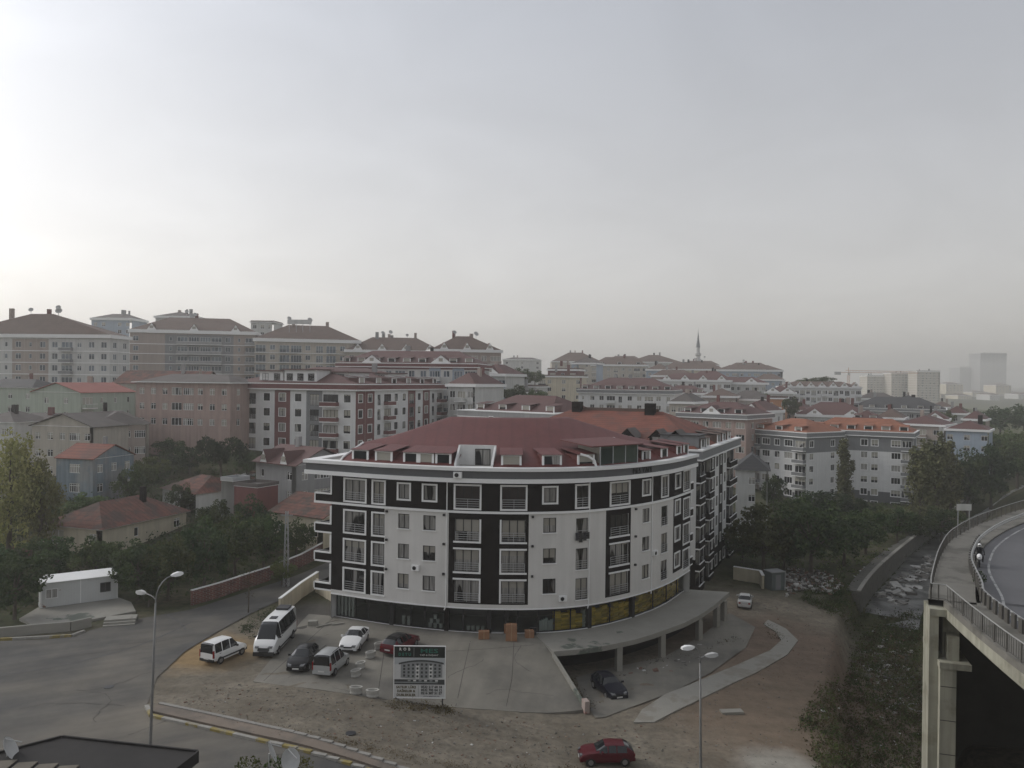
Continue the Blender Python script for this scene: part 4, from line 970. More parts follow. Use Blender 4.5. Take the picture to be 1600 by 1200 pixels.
# glazed roof room
a, b = s_at(941, 16.5), s_at(999, 16.5); sm = (a+b)/2; w = b-a
gr = thing('glazed_roof_room', None, None, fmp(sm, 15.7, 0.35), frot(sm)); gr.parent = curved
for k in range(4): x = -w/2 + w*k/3; MB().box(x-0.05,x+0.05,0,0.1,0,2.0).build('post', steel, gr)
for k in range(3):
    x = -w/2 + w*k/3; MB().box(x+0.06,x+w/3-0.06,0.03,0.06,0.05,1.95).build('pane', glass_mat('green_glazing', dark=(0.02,0.032,0.028), curt=(0.05,0.07,0.06), share=0.4), gr)
MB().box(-w/2,-w/2+0.05,0.1,3.2,0,2.0).build('side_pane', gl_dark, gr); MB().box(w/2-0.05,w/2,0.1,3.2,0,2.0).build('side_pane', gl_dark, gr)
q = MB(); q.prism([(-w/2-1.6,-0.4),(w/2+0.4,-0.4),(w/2+0.4,4.2),(-w/2-1.6,4.2)], [1.98,1.98,2.35,2.35], [2.08,2.08,2.45,2.45]); q.build('canopy', roof_red, gr)
MB().tube([(-w/2-0.9,-0.35,0.1),(-w/2-1.1,-0.3,0.7),(-w/2-1.6,0,1.1),(-w/2-2.2,0.5,1.3)], 0.12, 6).build('curved_coping', trim, gr)
# chimneys, skylights
def roof_box(px, py, w, d, h, m, name, cap=None):
    Y = 84.0
    for _ in range(6):
        q = at_y(px, py, Y)
        best = min(((Vector(v[:2])-Vector((q.x,q.y))).length, v[2]) for v in rb.v); Y *= (CAMZ-best[1])/(CAMZ-q.z)
    q = at_y(px, py, Y); o = MB().box(-w/2,w/2,-d/2,d/2,-0.6,h).build(name, m, curved, q)
    if cap: MB().box(-w/2-0.08,w/2+0.08,-d/2-0.08,d/2+0.08,h,h+0.1).build('cap', cap, o)
    return o
roof_box(767, 662, 0.7, 0.7, 1.3, greyp, 'chimney', trim); roof_box(955, 701, 0.6, 0.6, 1.1, offwhite, 'chimney', steel)
roof_box(745, 664, 2.6, 1.6, 0.25, trim, 'skylight'); roof_box(836, 668, 2.6, 1.6, 0.25, trim, 'skylight')
# side balconies
for r, zf in enumerate([2.72, 5.6, 8.5, 11.52]):
    bt = 0.35 if r == 0 else 0.0
    b = MB(); b.box(-2.05,-0.0,-0.02,4.0,zf-0.05,zf+0.12,1)
    b.box(-2.05,-0.02,0.0,0.14,zf+0.12,zf+0.85-bt*0.6,0); b.box(-2.05,-1.92,0.14,4.0,zf+0.12,zf+0.85-bt*0.6,0)
    b.box(-2.1,-0.02,-0.05,0.18,zf+0.85-bt*0.6,zf+0.98-bt*0.6,1); b.box(-2.12,-2.0,-0.05,0.2,zf+0.12,zf+0.98-bt*0.6,1)
    if r < 3: b.box(-0.2,0.0,-0.05,0.18,zf+0.98-bt*0.6,zf+2.72,1); 
    if r == 3: b.box(-0.16,0.0,-0.04,0.18,zf+0.98,zf+2.8,1)
    o = b.build('side_balcony', [brown, trim], curved, (p0.x,p0.y,0), frot(0)); o.rotation_euler.z = frot(0)
    MB().box(-1.95,-0.05,0.03,0.07,zf+1.1-bt*0.6,zf+1.15-bt*0.6).build('handrail', steel, o)
    k = MB().box(-1.1 if r in (0,3) else -1.95,-0.0,2.6,2.75,zf+0.12,zf+2.75).build('balcony_back_wall', white if r in (0,3) else brown, curved, (p0.x,p0.y,0), frot(0))
    f_, p_ = win_meshes(0.8, 2.1, 0, 0, dtrim, gl_dark); place('door', f_, k, (-1.5,2.55,zf+1.2)); place('door_pane', p_, k, (-1.5,2.55,zf+1.2))
# right end balconies
for r, zf in enumerate([3.0, 5.7, 8.6, 11.6]):
    b = MB(); b.box(0.02,1.3,0.1,2.4,zf-0.1,zf+0.05,1); b.box(0.02,1.3,0.1,0.22,zf+0.05,zf+0.8,0); b.box(1.2,1.3,0.22,2.4,zf+0.05,zf+0.8,0); b.box(0.0,1.34,0.06,0.26,zf+0.8,zf+0.92,1)
    b.build('end_balcony', [brown, trim], curved, fmp(SMAX,0), frot(SMAX))
# air conditioner on the fascia, name lettering
s = s_at(718, 15); ac = MB().box(-0.4,0.4,-0.3,0.0,-0.28,0.28).build('air_conditioner', trim, curved, fmp(s, 15.1, -0.52), frot(s))
q = MB(); q.tube([(-0.08,-0.3,0),(-0.08,-0.33,0)], 0.2, 14); q.build('fan_grille', dtrim, ac)
def text_mesh(body, size, m, name='lettering', extr=0.02, xs=1.0, align='CENTER', bold=0.0):
    cu = bpy.data.curves.new(name, 'FONT'); cu.body = body; cu.size = size; cu.extrude = extr; cu.align_x = align; cu.align_y = 'CENTER'; cu.resolution_u = 2; cu.offset = bold
    o = bpy.data.objects.new(name, cu); COL.objects.link(o)
    dg = bpy.context.evaluated_depsgraph_get(); me = bpy.data.meshes.new_from_object(o.evaluated_get(dg)); me.name = name
    bpy.data.objects.remove(o); me.materials.clear(); me.materials.append(m)
    for v in me.vertices: v.co = Vector((v.co.x*xs, -v.co.z, v.co.y))     # stand it up, facing -y
    return me
TEXTS = []
TEXTS.append(lambda: place('lettering', text_mesh('MES YAPI', 0.80, dtrim, extr=0.04, xs=0.95), fascia, fmp(s_at(997,15), 15.12, -0.55), frot(s_at(997,15))))
# ------------------------------------------------------------------ shops
shop_glass, nt, b = new_mat('shop_glass'); 
tr = nd(nt,'ShaderNodeBsdfTransparent'); tr.inputs[0].default_value = (0.80,0.86,0.84,1); gs = nd(nt,'ShaderNodeBsdfGlossy'); gs.inputs['Roughness'].default_value = 0.03; gs.inputs[0].default_value = (0.8,0.8,0.8,1)
fr = nd(nt,'ShaderNodeFresnel'); fr.inputs[0].default_value = 1.5; mxs = nd(nt,'ShaderNodeMixShader')
nt.links.new(fr.outputs[0], mxs.inputs[0]); nt.links.new(tr.outputs[0], mxs.inputs[1]); nt.links.new(gs.outputs[0], mxs.inputs[2]); nt.links.new(mxs.outputs[0], nt.nodes['Material Output'].inputs['Surface'])
REC = 0.75
mull = [526,556,576,613,642,664,698,724,764,791,809,841,866,891,920,953,988,1020,1041,1057,1070,1081]
ms = [s_at(px, 1.2, REC) for px in mull]
for k, (a, b_) in enumerate(zip(ms, ms[1:])):
    if mull[k] == 764: continue      # the open doorway
    c = (a+b_)/2; A, B = Vector(fmp(a,0,REC)), Vector(fmp(b_,0,REC)); w = (B-A).length; rot = math.atan2(B.y-A.y, B.x-A.x); C_ = (A+B)/2
    q = MB(); q.box(-w/2,w/2,-0.04,0.04,0.05,0.15); q.box(-w/2,w/2,-0.04,0.04,ZB-0.12,ZB-0.01); q.box(-w/2,-w/2+0.06,-0.04,0.04,0.15,ZB-0.12); q.box(w/2-0.06,w/2,-0.04,0.04,0.15,ZB-0.12)
    o = q.build('shop_window', dtrim, curved, C_, rot)
    MB().face([(-w/2+0.06,0,0.15),(w/2-0.06,0,0.15),(w/2-0.06,0,ZB-0.12),(-w/2+0.06,0,ZB-0.12)]).build('pane', shop_glass, o)
for px in (613, 698, 764, 791, 920, 988):
    s = s_at(px, 1.2, REC); MB().box(-0.22,0.22,-0.15,0.3,0.0,ZB-0.01).build('shop_column', dtrim if px not in (698,) else brown, curved, fmp(s,0,REC), frot(s))
sweep([fmp(SMAX*k/60,0,REC)[:2] for k in range(61)], rect(-0.1,0.12,-0.2,0.06)).build('shop_threshold', white, curved)
fl = [fmp(SMAX*k/40,0,REC+0.05)[:2] for k in range(41)] + [fmp(SMAX*k/40,0,9)[:2] for k in range(40,-1,-1)]
MB().prism(fl, -0.3, 0.01).build('shop_floor', mat('shop_floor_tiles',(0.22,0.22,0.21),0.4,0.1,1), curved)
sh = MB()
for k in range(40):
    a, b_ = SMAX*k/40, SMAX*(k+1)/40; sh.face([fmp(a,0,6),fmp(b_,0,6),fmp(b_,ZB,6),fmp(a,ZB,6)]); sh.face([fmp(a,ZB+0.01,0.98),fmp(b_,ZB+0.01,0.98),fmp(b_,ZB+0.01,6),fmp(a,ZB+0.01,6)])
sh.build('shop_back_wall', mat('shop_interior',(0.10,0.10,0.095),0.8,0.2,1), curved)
MB().face([fmp(0,0,0.2),fmp(0,0,6),fmp(0,ZB,6),fmp(0,ZB,0.2)]).build('shop_side_wall', white, curved)
# basement below the shops
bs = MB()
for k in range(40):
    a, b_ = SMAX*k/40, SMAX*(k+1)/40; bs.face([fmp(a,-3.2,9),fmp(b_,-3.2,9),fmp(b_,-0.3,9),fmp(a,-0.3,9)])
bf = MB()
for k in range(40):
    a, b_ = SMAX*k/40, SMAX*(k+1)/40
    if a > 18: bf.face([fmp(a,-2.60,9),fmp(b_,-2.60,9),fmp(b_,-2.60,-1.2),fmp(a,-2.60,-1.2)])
bf.build('basement_floor', mat('shade_dark_floor',(0.045,0.043,0.04),0.9,0.3,0.6), curved)  # near-black sheet: the deep shade below the slab is put into its colour
bs.build('basement_wall', mat('shade_dark_plaster',(0.05,0.048,0.045),0.9,0.25,0.5), curved)  # back wall darkened in colour too, for the same shade
# curtain in the first shop window
for k in range(5):
    s = s_at(530+k*5.5, 1.2, REC+0.35); q = MB(); q.box(-0.13,0.13,-0.03,0.03,0.1,2.3); q.build('shop_curtain', offwhite, curved, fmp(s,0,REC+0.3+0.05*(k%2)), frot(s)+0.3*(-1)**k)
# ------------------------------------------------------------------ goods: sacks, buckets, boxes
sackm = mat('yellow_paper_sack', (0.72,0.48,0.07), 0.8, 0.15, 1.5, rand=0.35, bump=0.02)
sackw = mat('pale_sack', (0.50,0.50,0.42), 0.8, 0.15, 1.5, rand=0.2)
q = MB(); 
for k, (r, z) in enumerate(((0.9,0.0),(1.0,0.05),(1.0,0.11),(0.88,0.155))): pass
q.prism([(-0.37,-0.2),(0.37,-0.2),(0.39,0),(0.37,0.2),(-0.37,0.2),(-0.39,0)], 0.0, 0.165)
sack_me = q.mesh('cement_sack', sackm); sack_me2 = q.mesh('cement_sack', sackw)
sa = s_at(870, 0.8, REC+0.5); k = 0
s = sa
while s < SMAX-0.5:
    nrow = (9,8,9,7,9)[k % 5]
    for r in range(nrow):
        if len(bpy.data.objects) and (k*13+r*7) % 29 == 0 and r == nrow-1: continue
        o = place('cement_sack', sack_me2 if (k == 4) else sack_me, None, fmp(s+0.03*((r*5)%3-1), 0.02+r*0.2, REC+0.45+0.04*((r*7+k)%3)), frot(s)+0.06*((r*3+k)%3-1))
        tag(o, 'pale paper sack in the one pale stack among the yellow sacks' if k == 4 else 'yellow paper sack in the tall stacks behind the curved shop window', 'sack', 'pale sacks behind the shop window' if k == 4 else 'yellow sacks stacked behind the shop window')
    s += 0.83; k += 1
bucket = MB().lathe([(0.15,0),(0.18,0.36),(0.19,0.37),(0.19,0.41)], 12)
bkm = bucket.mesh('paint_bucket', mat('white_plastic',(0.62,0.62,0.60),0.4,0.05,2.0))
def buck(px, row, lab, i=0.6):
    s = s_at(px, 0.5, REC+i); tag(place('paint_bucket', bkm, None, fmp(s, 0.02+row*0.42, REC+i)), lab, 'bucket', 'white paint buckets in the shop windows')
for px in (631, 639): 
    for r in range(2): buck(px, r, 'white paint bucket in the small stack behind the dark shop window')
for px in (672, 680.5, 689): buck(px, 0, 'white paint bucket in the bottom row of the bucket pyramid')
for px in (674, 684): buck(px, 1, 'white paint bucket in the middle row of the bucket pyramid')
buck(680, 2, 'white paint bucket on top of the bucket pyramid')
for px in (732, 739.5, 747, 754): buck(px, 0, 'white paint bucket in the single row beside the doorway')
for k in range(7):
    s = s_at(843+k*3.6, 0.6, REC+0.5); h = 1.0+0.25*((k*5)%4)/3
    tag(MB().lathe([(0.11,0),(0.12,0.02),(0.12,h-0.02),(0.11,h)], 10).build('membrane_roll', mat('white_roll',(0.58,0.6,0.58),0.6,0.05,1), None, fmp(s,0.02,REC+0.45)), 'white roll standing upright behind the glass beside the yellow sacks', 'roll', 'white rolls in the shop window')
card = mat('brown_cardboard', (0.28,0.15,0.085), 0.85, 0.12, 1.5)
def carton(px, py, w, d, h, z, lab, rot=0.0):
    p = at_z(px, py, 0.0); q = MB(); q.box(-w/2,w/2,-d/2,d/2,0,h); q.box(-0.03,0.03,-d/2-0.003,d/2+0.003,0.0,h+0.003,1)
    o = q.build('cardboard_box', [card, mat('packing_tape',(0.36,0.24,0.14),0.4,0.05,1)], None, (p.x, p.y, z), rot); tag(o, lab, 'box', 'cardboard boxes at the shop door')
carton(756, 998, 1.0, 0.6, 0.7, 0.03, 'single low cardboard box standing left of the open shop doorway', 0.05)
carton(799, 1001, 1.05, 0.6, 0.75, 0.03, 'lower of two stacked cardboard boxes beside the shop doorway', -0.03)
carton(799, 1001, 0.95, 0.55, 0.75, 0.785, 'upper of two stacked cardboard boxes beside the shop doorway', 0.05)
carton(827, 996, 0.8, 0.6, 0.65, 0.03, 'small brown box by the corner of the concrete terrace', 0.15)
carton(794, 989, 0.8, 0.6, 0.9, 0.03, 'box with pale top just inside the shop doorway', 0.0)
tag(MB().lathe([(0.28,0),(0.3,0.1),(0.3,0.7),(0.27,0.75)], 14).build('oil_drum', dmetal, None, (at_z(833,992,0).x, at_z(833,992,0).y, 0.03)), 'dark drum beside the small brown box at the shop', 'drum')

# ------------------------------------------------------------------ terrace slab on columns, forecourt
slab_px = [(838,994),(865,1018),(902,1015),(940,1010),(968,1004.5),(995,998.5),(1020,991),(1045,982),(1070,973),(1095,960),(1118,944),(1140,925)]
so = [(lambda p: (p.x,p.y))(at_z(x,y,0.0)) for x,y in slab_px]
inner = [fmp(s,0,REC-0.12)[:2] for s in np.linspace(SMAX+1.0, s_at(842,0.2,REC), 24)]
terrace = thing('terrace_slab', 'curved concrete terrace slab on columns beside the shops', 'terrace')
concs = mat('terrace_concrete', (0.27,0.26,0.23), 0.85, 0.12, 0.5, col2=(0.11,0.125,0.105), c2s=0.16, c2lo=0.585, c2hi=0.61, bump=0.01)
MB().prism(so+inner, -0.46, -0.002).build('slab', concs, terrace)
for k, (px, py) in enumerate(((967,1004.6),(1034.5,985.8),(1092.5,961.5),(1120,943),(1131,934))):
    p = at_z(px, py, 0.0); p = Vector((p.x*1.006, p.y*1.006, -2.75)); MB().box(-0.27,0.27,-0.27,0.27,-0.4,2.28).build('column', concs, terrace, p, 0.3+0.12*k)
fore_px = [(395,1065),(450,1072),(520,1081),(580,1090),(640,1098),(700,1104.5),(780,1110),(860,1114),(915,1109)]
fo = [(lambda p: (p.x,p.y))(on_fore(*p)) for p in fore_px]
c0 = so[1]; c1 = so[0]
innerf = [fmp(s,0,REC-0.12)[:2] for s in np.linspace(s_at(842,0.2,REC), 0.0, 30)]
lf = [(lambda p: (p.x,p.y))(at_z(*p,0)) for p in ((470,972),(440,1010))]
fo_all = fo + [c0, c1] + innerf + [(p0.x-2.5,p0.y+1.2)] + lf
forec = mat('forecourt_concrete', (0.198,0.186,0.158), 0.88, 0.16, 0.25, col2=(0.110,0.105,0.095), c2s=0.16, c2lo=0.45, c2hi=0.72, bump=0.008, detail=10, track=(R(80),0.09))
forecourt = sheet('forecourt', fo_all, forec, fore_z, 0.0, 1.2, 'pale concrete forecourt in front of the shops', skirt=0.5)
jm = mat('dark_joint', (0.06,0.055,0.05), 0.9, 0.2, 2)
def joint(px_pts, zf=fore_z, w=0.05):
    P = [on_fore(*p) for p in px_pts]; pts = []
    for a, b in zip(P, P[1:]):
        for k in range(8): pts.append(a.lerp(b, k/8))
    pts.append(P[-1]); m = MB()
    for a, b in zip(pts, pts[1:]):
        d = (b-a).normalized(); n = Vector((-d.y, d.x, 0))*w/2
        m.face([(*(a-n).xy, zf(a.x,a.y)+0.006),(*(b-n).xy, zf(b.x,b.y)+0.006),(*(b+n).xy, zf(b.x,b.y)+0.006),(*(a+n).xy, zf(a.x,a.y)+0.006)])
    m.build('expansion_joint', jm, forecourt)
joint([(412,1064),(520,966)]); joint([(640,1020),(835,1008)]); joint([(590,1088),(600,1020),(612,992)]); joint([(790,1109),(800,1060),(803,1004)],w=0.04); joint([(712,1104),(724,1050),(735,1002)],w=0.04)
def crack(px, py, L_, ang, parent, zf, seed, w=0.035, on=on_fore, lift=0.007):
    rg = random.Random(seed); p = on(px, py); a = ang; pts = [Vector((p.x,p.y,0))]
    for k in range(int(L_/0.35)): a += rg.gauss(0,0.35); a = a*0.8+ang*0.2; pts.append(pts[-1]+Vector((math.cos(a),math.sin(a),0))*0.35)
    m = MB()
    for k, (u_, v_) in enumerate(zip(pts, pts[1:])):
        d = (v_-u_).normalized(); n = Vector((-d.y,d.x,0))*w/2*rg.uniform(0.5,1.3); m.face([((q).x,(q).y,zf(q.x,q.y)+lift) for q in (u_-n, v_-n, v_+n, u_+n)])
    m.build('crack', jm, parent)
for k, (x_, y_, l_, a_) in enumerate(((700,1060,5,1.2),(760,1085,6,0.3),(830,1050,5,1.9),(620,1060,4,0.6),(660,1100,3,2.4),(520,1075,4,0.2),(450,1060,5,1.3),(590,985,4,0.1))): crack(x_, y_, l_, a_, forecourt, fore_z, k)
# retaining wall along the ramp
w0, w1 = Vector(so[1]), Vector(fo[-1])
rw = thing('ramp_wall', 'low concrete wall edging the ramp down from the forecourt', 'wall'); m = MB(); n = 10
d = (w1-w0).normalized(); nn = Vector((d.y,-d.x))*0.13
for k in range(n):
    a, b = w0.lerp(w1, k/n), w0.lerp(w1, (k+1)/n); za, zb_ = fore_z(a.x,a.y)+0.28, fore_z(b.x,b.y)+0.28
    m.prism([(a-nn)[:], (b-nn)[:], (b+nn)[:], (a+nn)[:]], -3.2, [za,zb_,zb_,za])
m.build('wall_body', concs, rw)
e = w1; MB().box(-0.2,0.2,-0.35,0.35,-0.2,0.75).build('end_post', mat('red_marked_concrete',(0.36,0.30,0.27),0.9,0.15,1,col2=(0.35,0.12,0.1),c2s=1.2), rw, (e.x,e.y,fore_z(e.x,e.y)), math.atan2(d.y,d.x)+1.57)
# lower apron and pale path, asphalt
lowz = lambda x, y: ground_z(x, y)
apron_px = [(918,1110),(930,1128),(945,1127),(1000,1104),(1040,1087),(1110,1052),(1165,1012),(1180,980),(1140,958),(1100,990),(1040,1025),(960,1042),(900,1058)]
apron = sheet('apron', gpts(apron_px, -2.66), forec, lambda x,y: max(ground_z(x,y), -2.78), 0.075, 1.0, 'cracked concrete apron below the terrace slab')
path_px = [(990,1133),(1022,1131),(1060,1109),(1120,1079),(1182,1048),(1230,1017),(1247,994),(1228,978),(1200,967),(1193,974),(1212,984),(1221,996),(1203,1013),(1150,1039),(1090,1064),(1040,1085),(1003,1112)]
path = sheet('path', gpts(path_px, -2.6), mat('pale_concrete_path',(0.28,0.27,0.24),0.9,0.1,0.5,bump=0.01,col2=(0.22,0.205,0.175),c2s=0.5), ground_z, 0.1, 0.8, 'pale concrete footpath strip crossing the dirt yard', skirt=0.25)
asph = mat('dusty_asphalt', (0.070,0.069,0.066), 0.9, 0.16, 0.22, bump=0.01, bscale=8, col2=(0.165,0.148,0.120), c2s=0.065, c2lo=0.42, c2hi=0.66, detail=10, track=(R(28),0.13))
road_px = [(-260,1030),(0,1003),(60,1001),(118,996),(140,986),(215,968),(300,953),(400,921),(500,889),(540,877),(548,884),(480,920),(395,958),(345,985),(290,1018),(245,1060),(228,1108),(240,1124),(420,1163),(600,1196),(760,1224),(760,1330),(-420,1330)]
road = sheet('road', gpts(road_px, 0.0), asph, ground_z, 0.07, 1.0, 'dusty asphalt road and junction')
rut = mat('old_tar_seam', (0.085,0.083,0.08), 0.9, 0.2, 1)
def strip(name, px, w, m_, parent, lift, zf=ground_z):
    P = [Vector((*g, 0)) for g in gpts(px, 0.0)]; P = catmull([p[:] for p in P], 8); mm = MB()
    L_ = []
    for k, p in enumerate(P):
        d = (P[min(k+1,len(P)-1)]-P[max(k-1,0)]).normalized(); n = Vector((-d.y,d.x,0))*w/2
        L_.append((p-n, p+n))
    for (a,b),(c,e) in zip(L_, L_[1:]): mm.face([(*q.xy, zf(q.x,q.y)+lift) for q in (a,c,e,b)])
    return mm.build(name, m_, parent)
for k, (x_, y_, l_, a_) in enumerate(((120,1080,9,0.4),(60,1040,7,0.9),(180,1010,8,0.5),(30,1110,8,0.2),(200,1150,6,1.0),(330,965,6,0.7),(150,1130,7,2.2),(420,1180,5,0.1))): crack(x_, y_, l_, a_, road, ground_z, 40+k, 0.05, lambda a,b: at_z(a,b,0.0), 0.085)
for px_, py_ in ((548,1146),(170,1075)):
    p_ = on_ground(px_, py_); tag(MB().lathe([(0.36,0.0),(0.36,0.035),(0.33,0.04)],20).build('manhole_cover', dmetal, None, (p_.x,p_.y,p_.z+(0.01 if px_ > 300 else 0.06))), 'round iron manhole cover in the '+('dirt verge' if px_ > 300 else 'asphalt junction'), 'manhole cover', 'manhole covers')
strip('tar_seam', [(-30,1062),(100,1040),(200,1015),(265,990),(300,972)], 0.22, rut, road, 0.085)
strip('tar_seam', [(262,962),(282,975),(290,985)], 0.25, rut, road, 0.085)
pave_px = [(238,1118),(330,1139),(420,1159),(510,1176),(610,1194),(700,1210),(730,1206),(640,1186),(520,1160),(420,1140),(330,1120),(248,1103)]
pavement = sheet('pavement', gpts(pave_px, -0.2), mat('brown_pavers',(0.19,0.155,0.125),0.9,0.12,0.6,bump=0.01,col2=(0.14,0.12,0.1),c2s=0.4), ground_z, 0.14, 0.8, 'narrow brown paved island between the kerbs', skirt=0.2)
kw = mat('white_kerb_paint',(0.28,0.27,0.245),0.85,0.2,1.5,col2=(0.27,0.26,0.24),c2s=1.3); ky = mat('yellow_kerb_paint',(0.25,0.20,0.07),0.85,0.2,1.5,col2=(0.27,0.25,0.2),c2s=1.3); kg = mat('bare_kerb',(0.25,0.24,0.22),0.9,0.15,1)
kmesh = {}
def kerb(label, px, pattern, h=0.17, w=0.28, ln=1.0, z=0.0):
    root = thing('kerb', None, None); tag(root, label, kind='structure')
    P = [Vector((*g,0)) for g in gpts(px, z)]; pts = [P[0]]
    for a, b in zip(P, P[1:]):
        n = max(1, round((b-a).length/ln))
        for k in range(1, n+1): pts.append(a.lerp(b, k/n))
    for k, (a, b) in enumerate(zip(pts, pts[1:])):
        c = (a+b)/2; L_ = (b-a).length; mm = pattern[k % len(pattern)]
        key = (round(L_,2), mm.name)
        if key not in kmesh: kmesh[key] = MB().prism([(-L_/2+0.012,-w/2),(L_/2-0.012,-w/2),(L_/2-0.012,w/2),(-L_/2+0.012,w/2)], -0.15, h).mesh('kerb_stone', mm)
        o = place('kerb_stone', kmesh[key], root, (c.x, c.y, ground_z(c.x,c.y)+0.06), math.atan2(b.y-a.y, b.x-a.x))
    return root
kerb('kerb painted yellow and white along the paved island', [(229,1106),(236,1121),(330,1142),(420,1163),(510,1180),(610,1198),(720,1219)], [kw,ky,ky,kw,kw,ky])
kerb('unpainted kerb on the inner edge of the paved island', [(249,1102),(330,1119),(420,1139),(520,1159),(640,1185),(730,1205)], [kg], h=0.15)
kerb('kerb painted yellow and white below the white cabin', [(-60,1006),(0,1001),(60,998),(112,995),(132,988)], [kw,kw,ky,ky,kw])
build_town()
# ------------------------------------------------------------------ second block with the tiled roof, behind the curved one
sec = dict(name='apartment_block', label='dark brown and white block with a big orange tile roof behind the curved block', o=(-3.5,113.8,-2.8), rot=math.atan2(-0.43,0.9), L=30.0, W=26.6, floors=6, fh=2.8, attic=0.3, seed=9,
    wall='white', R='BfBnwnwbb', panR={0:'brown',1:'brown',2:'brown',3:'brown',5:'brown',7:'brown',8:'brown'}, belts=((0,1.5,'brown'),), F='w w w w w', cor=1.0, corm='mgrey', cout=0.9, rm2=roof_tile, rise=4.2, ridge=7.0, bd=0.6, dorm=0, chim=0, bal='brown', fm=dtrim, gm=gl_mix, sur='nw')
sroot = block(sec)
sro = [c for c in sroot.children if c.name.startswith('roof')][0]
zr = 6*2.8+0.3+1.18
for k, y in enumerate((2.5,5.5,13,17,21)): dormer(sro, 30.2, y, zr, math.pi/2, roof_brn, 1.7)
for k, x in enumerate((20.5,24.5,27)):
    q = MB(); q.face([(-1.0,0,0),(1.0,0,0),(1.0,0,1.0),(0,0,1.9),(-1.0,0,1.0)]); q.face([(-1.3,-0.3,0.85),(0,-0.3,2.1),(0,3.4,2.1),(-1.3,3.4,0.85)],1); q.face([(1.3,-0.3,0.85),(0,-0.3,2.1),(0,3.4,2.1),(1.3,3.4,0.85)],1)
    q.face([(-0.6,-0.02,0.3),(0.6,-0.02,0.3),(0.6,-0.02,1.1),(-0.6,-0.02,1.1)],2); q.face([(-1,0,0),(-1,3,0),(-1,3,1),(-1,0,1)],1); q.face([(1,0,0),(1,3,0),(1,3,1),(1,0,1)],1)
    q.build('gable_dormer', [brown, roof_gry, gl_dark], sro, (x, 1.2, zr+0.2))
for x, y in ((9.0,12.6),(20.5,12.2)): MB().box(-0.7,0.7,-0.6,0.6,-1,1.6).build('chimney', brown, sro, (x, y, zr+3.8))
MB().box(-6.5,6.5,-0.25,0.25,-0.2,0.35).build('ridge_cap', roof_brn, sro, (15,13.3,zr+4.2))
q = MB().box(-2.5,2.5,-2,2,0,1.6); q.build('roof_room', mgrey, sro, (27.5,3.0,zr)); MB().box(-2.7,2.7,-2.2,2.2,1.6,1.75).build('roof_room_top', roof_dk, sro, (27.5,3.0,zr))

# ------------------------------------------------------------------ overpass
DZ = 9.6
E_near = [(24.2,12),(24.6,25),(25.4,33),(26.3,40.7),(27.5,47),(28.8,52.6)]
E_far = [(28.0,53.0),(29.6,55.9),(34.3,63.8),(38.8,70.7),(41.9,74.7),(45.3,78.6),(50.3,83.7),(61.2,93.6),(76,104),(100,118)]
EN = catmull(E_near, 6); EF = catmull(E_far, 6)
def offs(path, d):
    out = []
    for k, p in enumerate(path):
        t = (path[min(k+1,len(path)-1)]-path[max(k-1,0)]).normalized(); out.append(Vector((p.x+t.y*d, p.y-t.x*d, 0)))
    return out
bridge = thing('overpass', 'curved concrete overpass with a walkway and a tall abutment', 'bridge')
def ribbon(name, a, b, z, m_, parent, th=None):
    mm = MB()
    for k in range(len(a)-1):
        q = [a[k], a[k+1], b[k+1], b[k]]
        mm.face([(p.x,p.y,z) for p in q])
        if th:
            mm.face([(p.x,p.y,z-th) for p in q])
            for u, v in ((a[k],a[k+1]),(b[k],b[k+1])): mm.face([(u.x,u.y,z),(v.x,v.y,z),(v.x,v.y,z-th),(u.x,u.y,z-th)])
    return mm.build(name, m_, parent)
WW = 2.3
allE = EN[:-1] + [EN[-1]] + EF[1:]
ctr = catmull(E_near[:-1] + [(28.9,52.8)] + [(30.6,56.2)] + E_far[2:], 6)
o0, o1 = offs(ctr, WW), offs(ctr, 27.0)  # deck made wider out of view so that it shades the underpass
bas = mat('overpass_asphalt', (0.115,0.115,0.12), 0.85, 0.1, 0.25, bump=0.006, bscale=9, col2=(0.085,0.085,0.09), c2s=0.1, detail=9)
ribbon('carriageway', offs(ctr, WW+0.02), o1, DZ, bas, bridge)
wkm = mat('walkway_concrete',(0.17,0.162,0.142),0.9,0.16,0.5,bump=0.01,col2=(0.11,0.105,0.09),c2s=0.4,detail=9)
ribbon('walkway', EN, offs(EN, WW+0.2), DZ+0.12, wkm, bridge, 0.4)
ribbon('walkway', EF, offs(EF, WW+0.5), DZ+0.12, wkm, bridge, 0.4)
# white lines
wl = mat('road_paint', (0.34,0.34,0.33), 0.8, 0.25, 1.5, col2=(0.17,0.17,0.17), c2s=0.8)
ribbon('edge_line', offs(ctr, WW+1.25), offs(ctr, WW+1.42), DZ+0.006, wl, bridge)
ln_a, ln_b = offs(ctr, WW+5.1), offs(ctr, WW+5.28); acc = 0
mids = catmull([p[:] for p in offs(ctr, WW+5.2)], 4); run = 0; on = []
for a, b in zip(mids, mids[1:]):
    run += (b-a).length
    if run % 5.0 < 2.2: on.append((a,b))
    elif on:
        mm = MB()
        for u, v in on:
            d = (v-u).normalized(); n = Vector((-d.y,d.x,0))*0.08; mm.face([((u-n).x,(u-n).y,DZ+0.006),((v-n).x,(v-n).y,DZ+0.006),((v+n).x,(v+n).y,DZ+0.006),((u+n).x,(u+n).y,DZ+0.006)])
        mm.build('lane_dash', wl, bridge); on = []
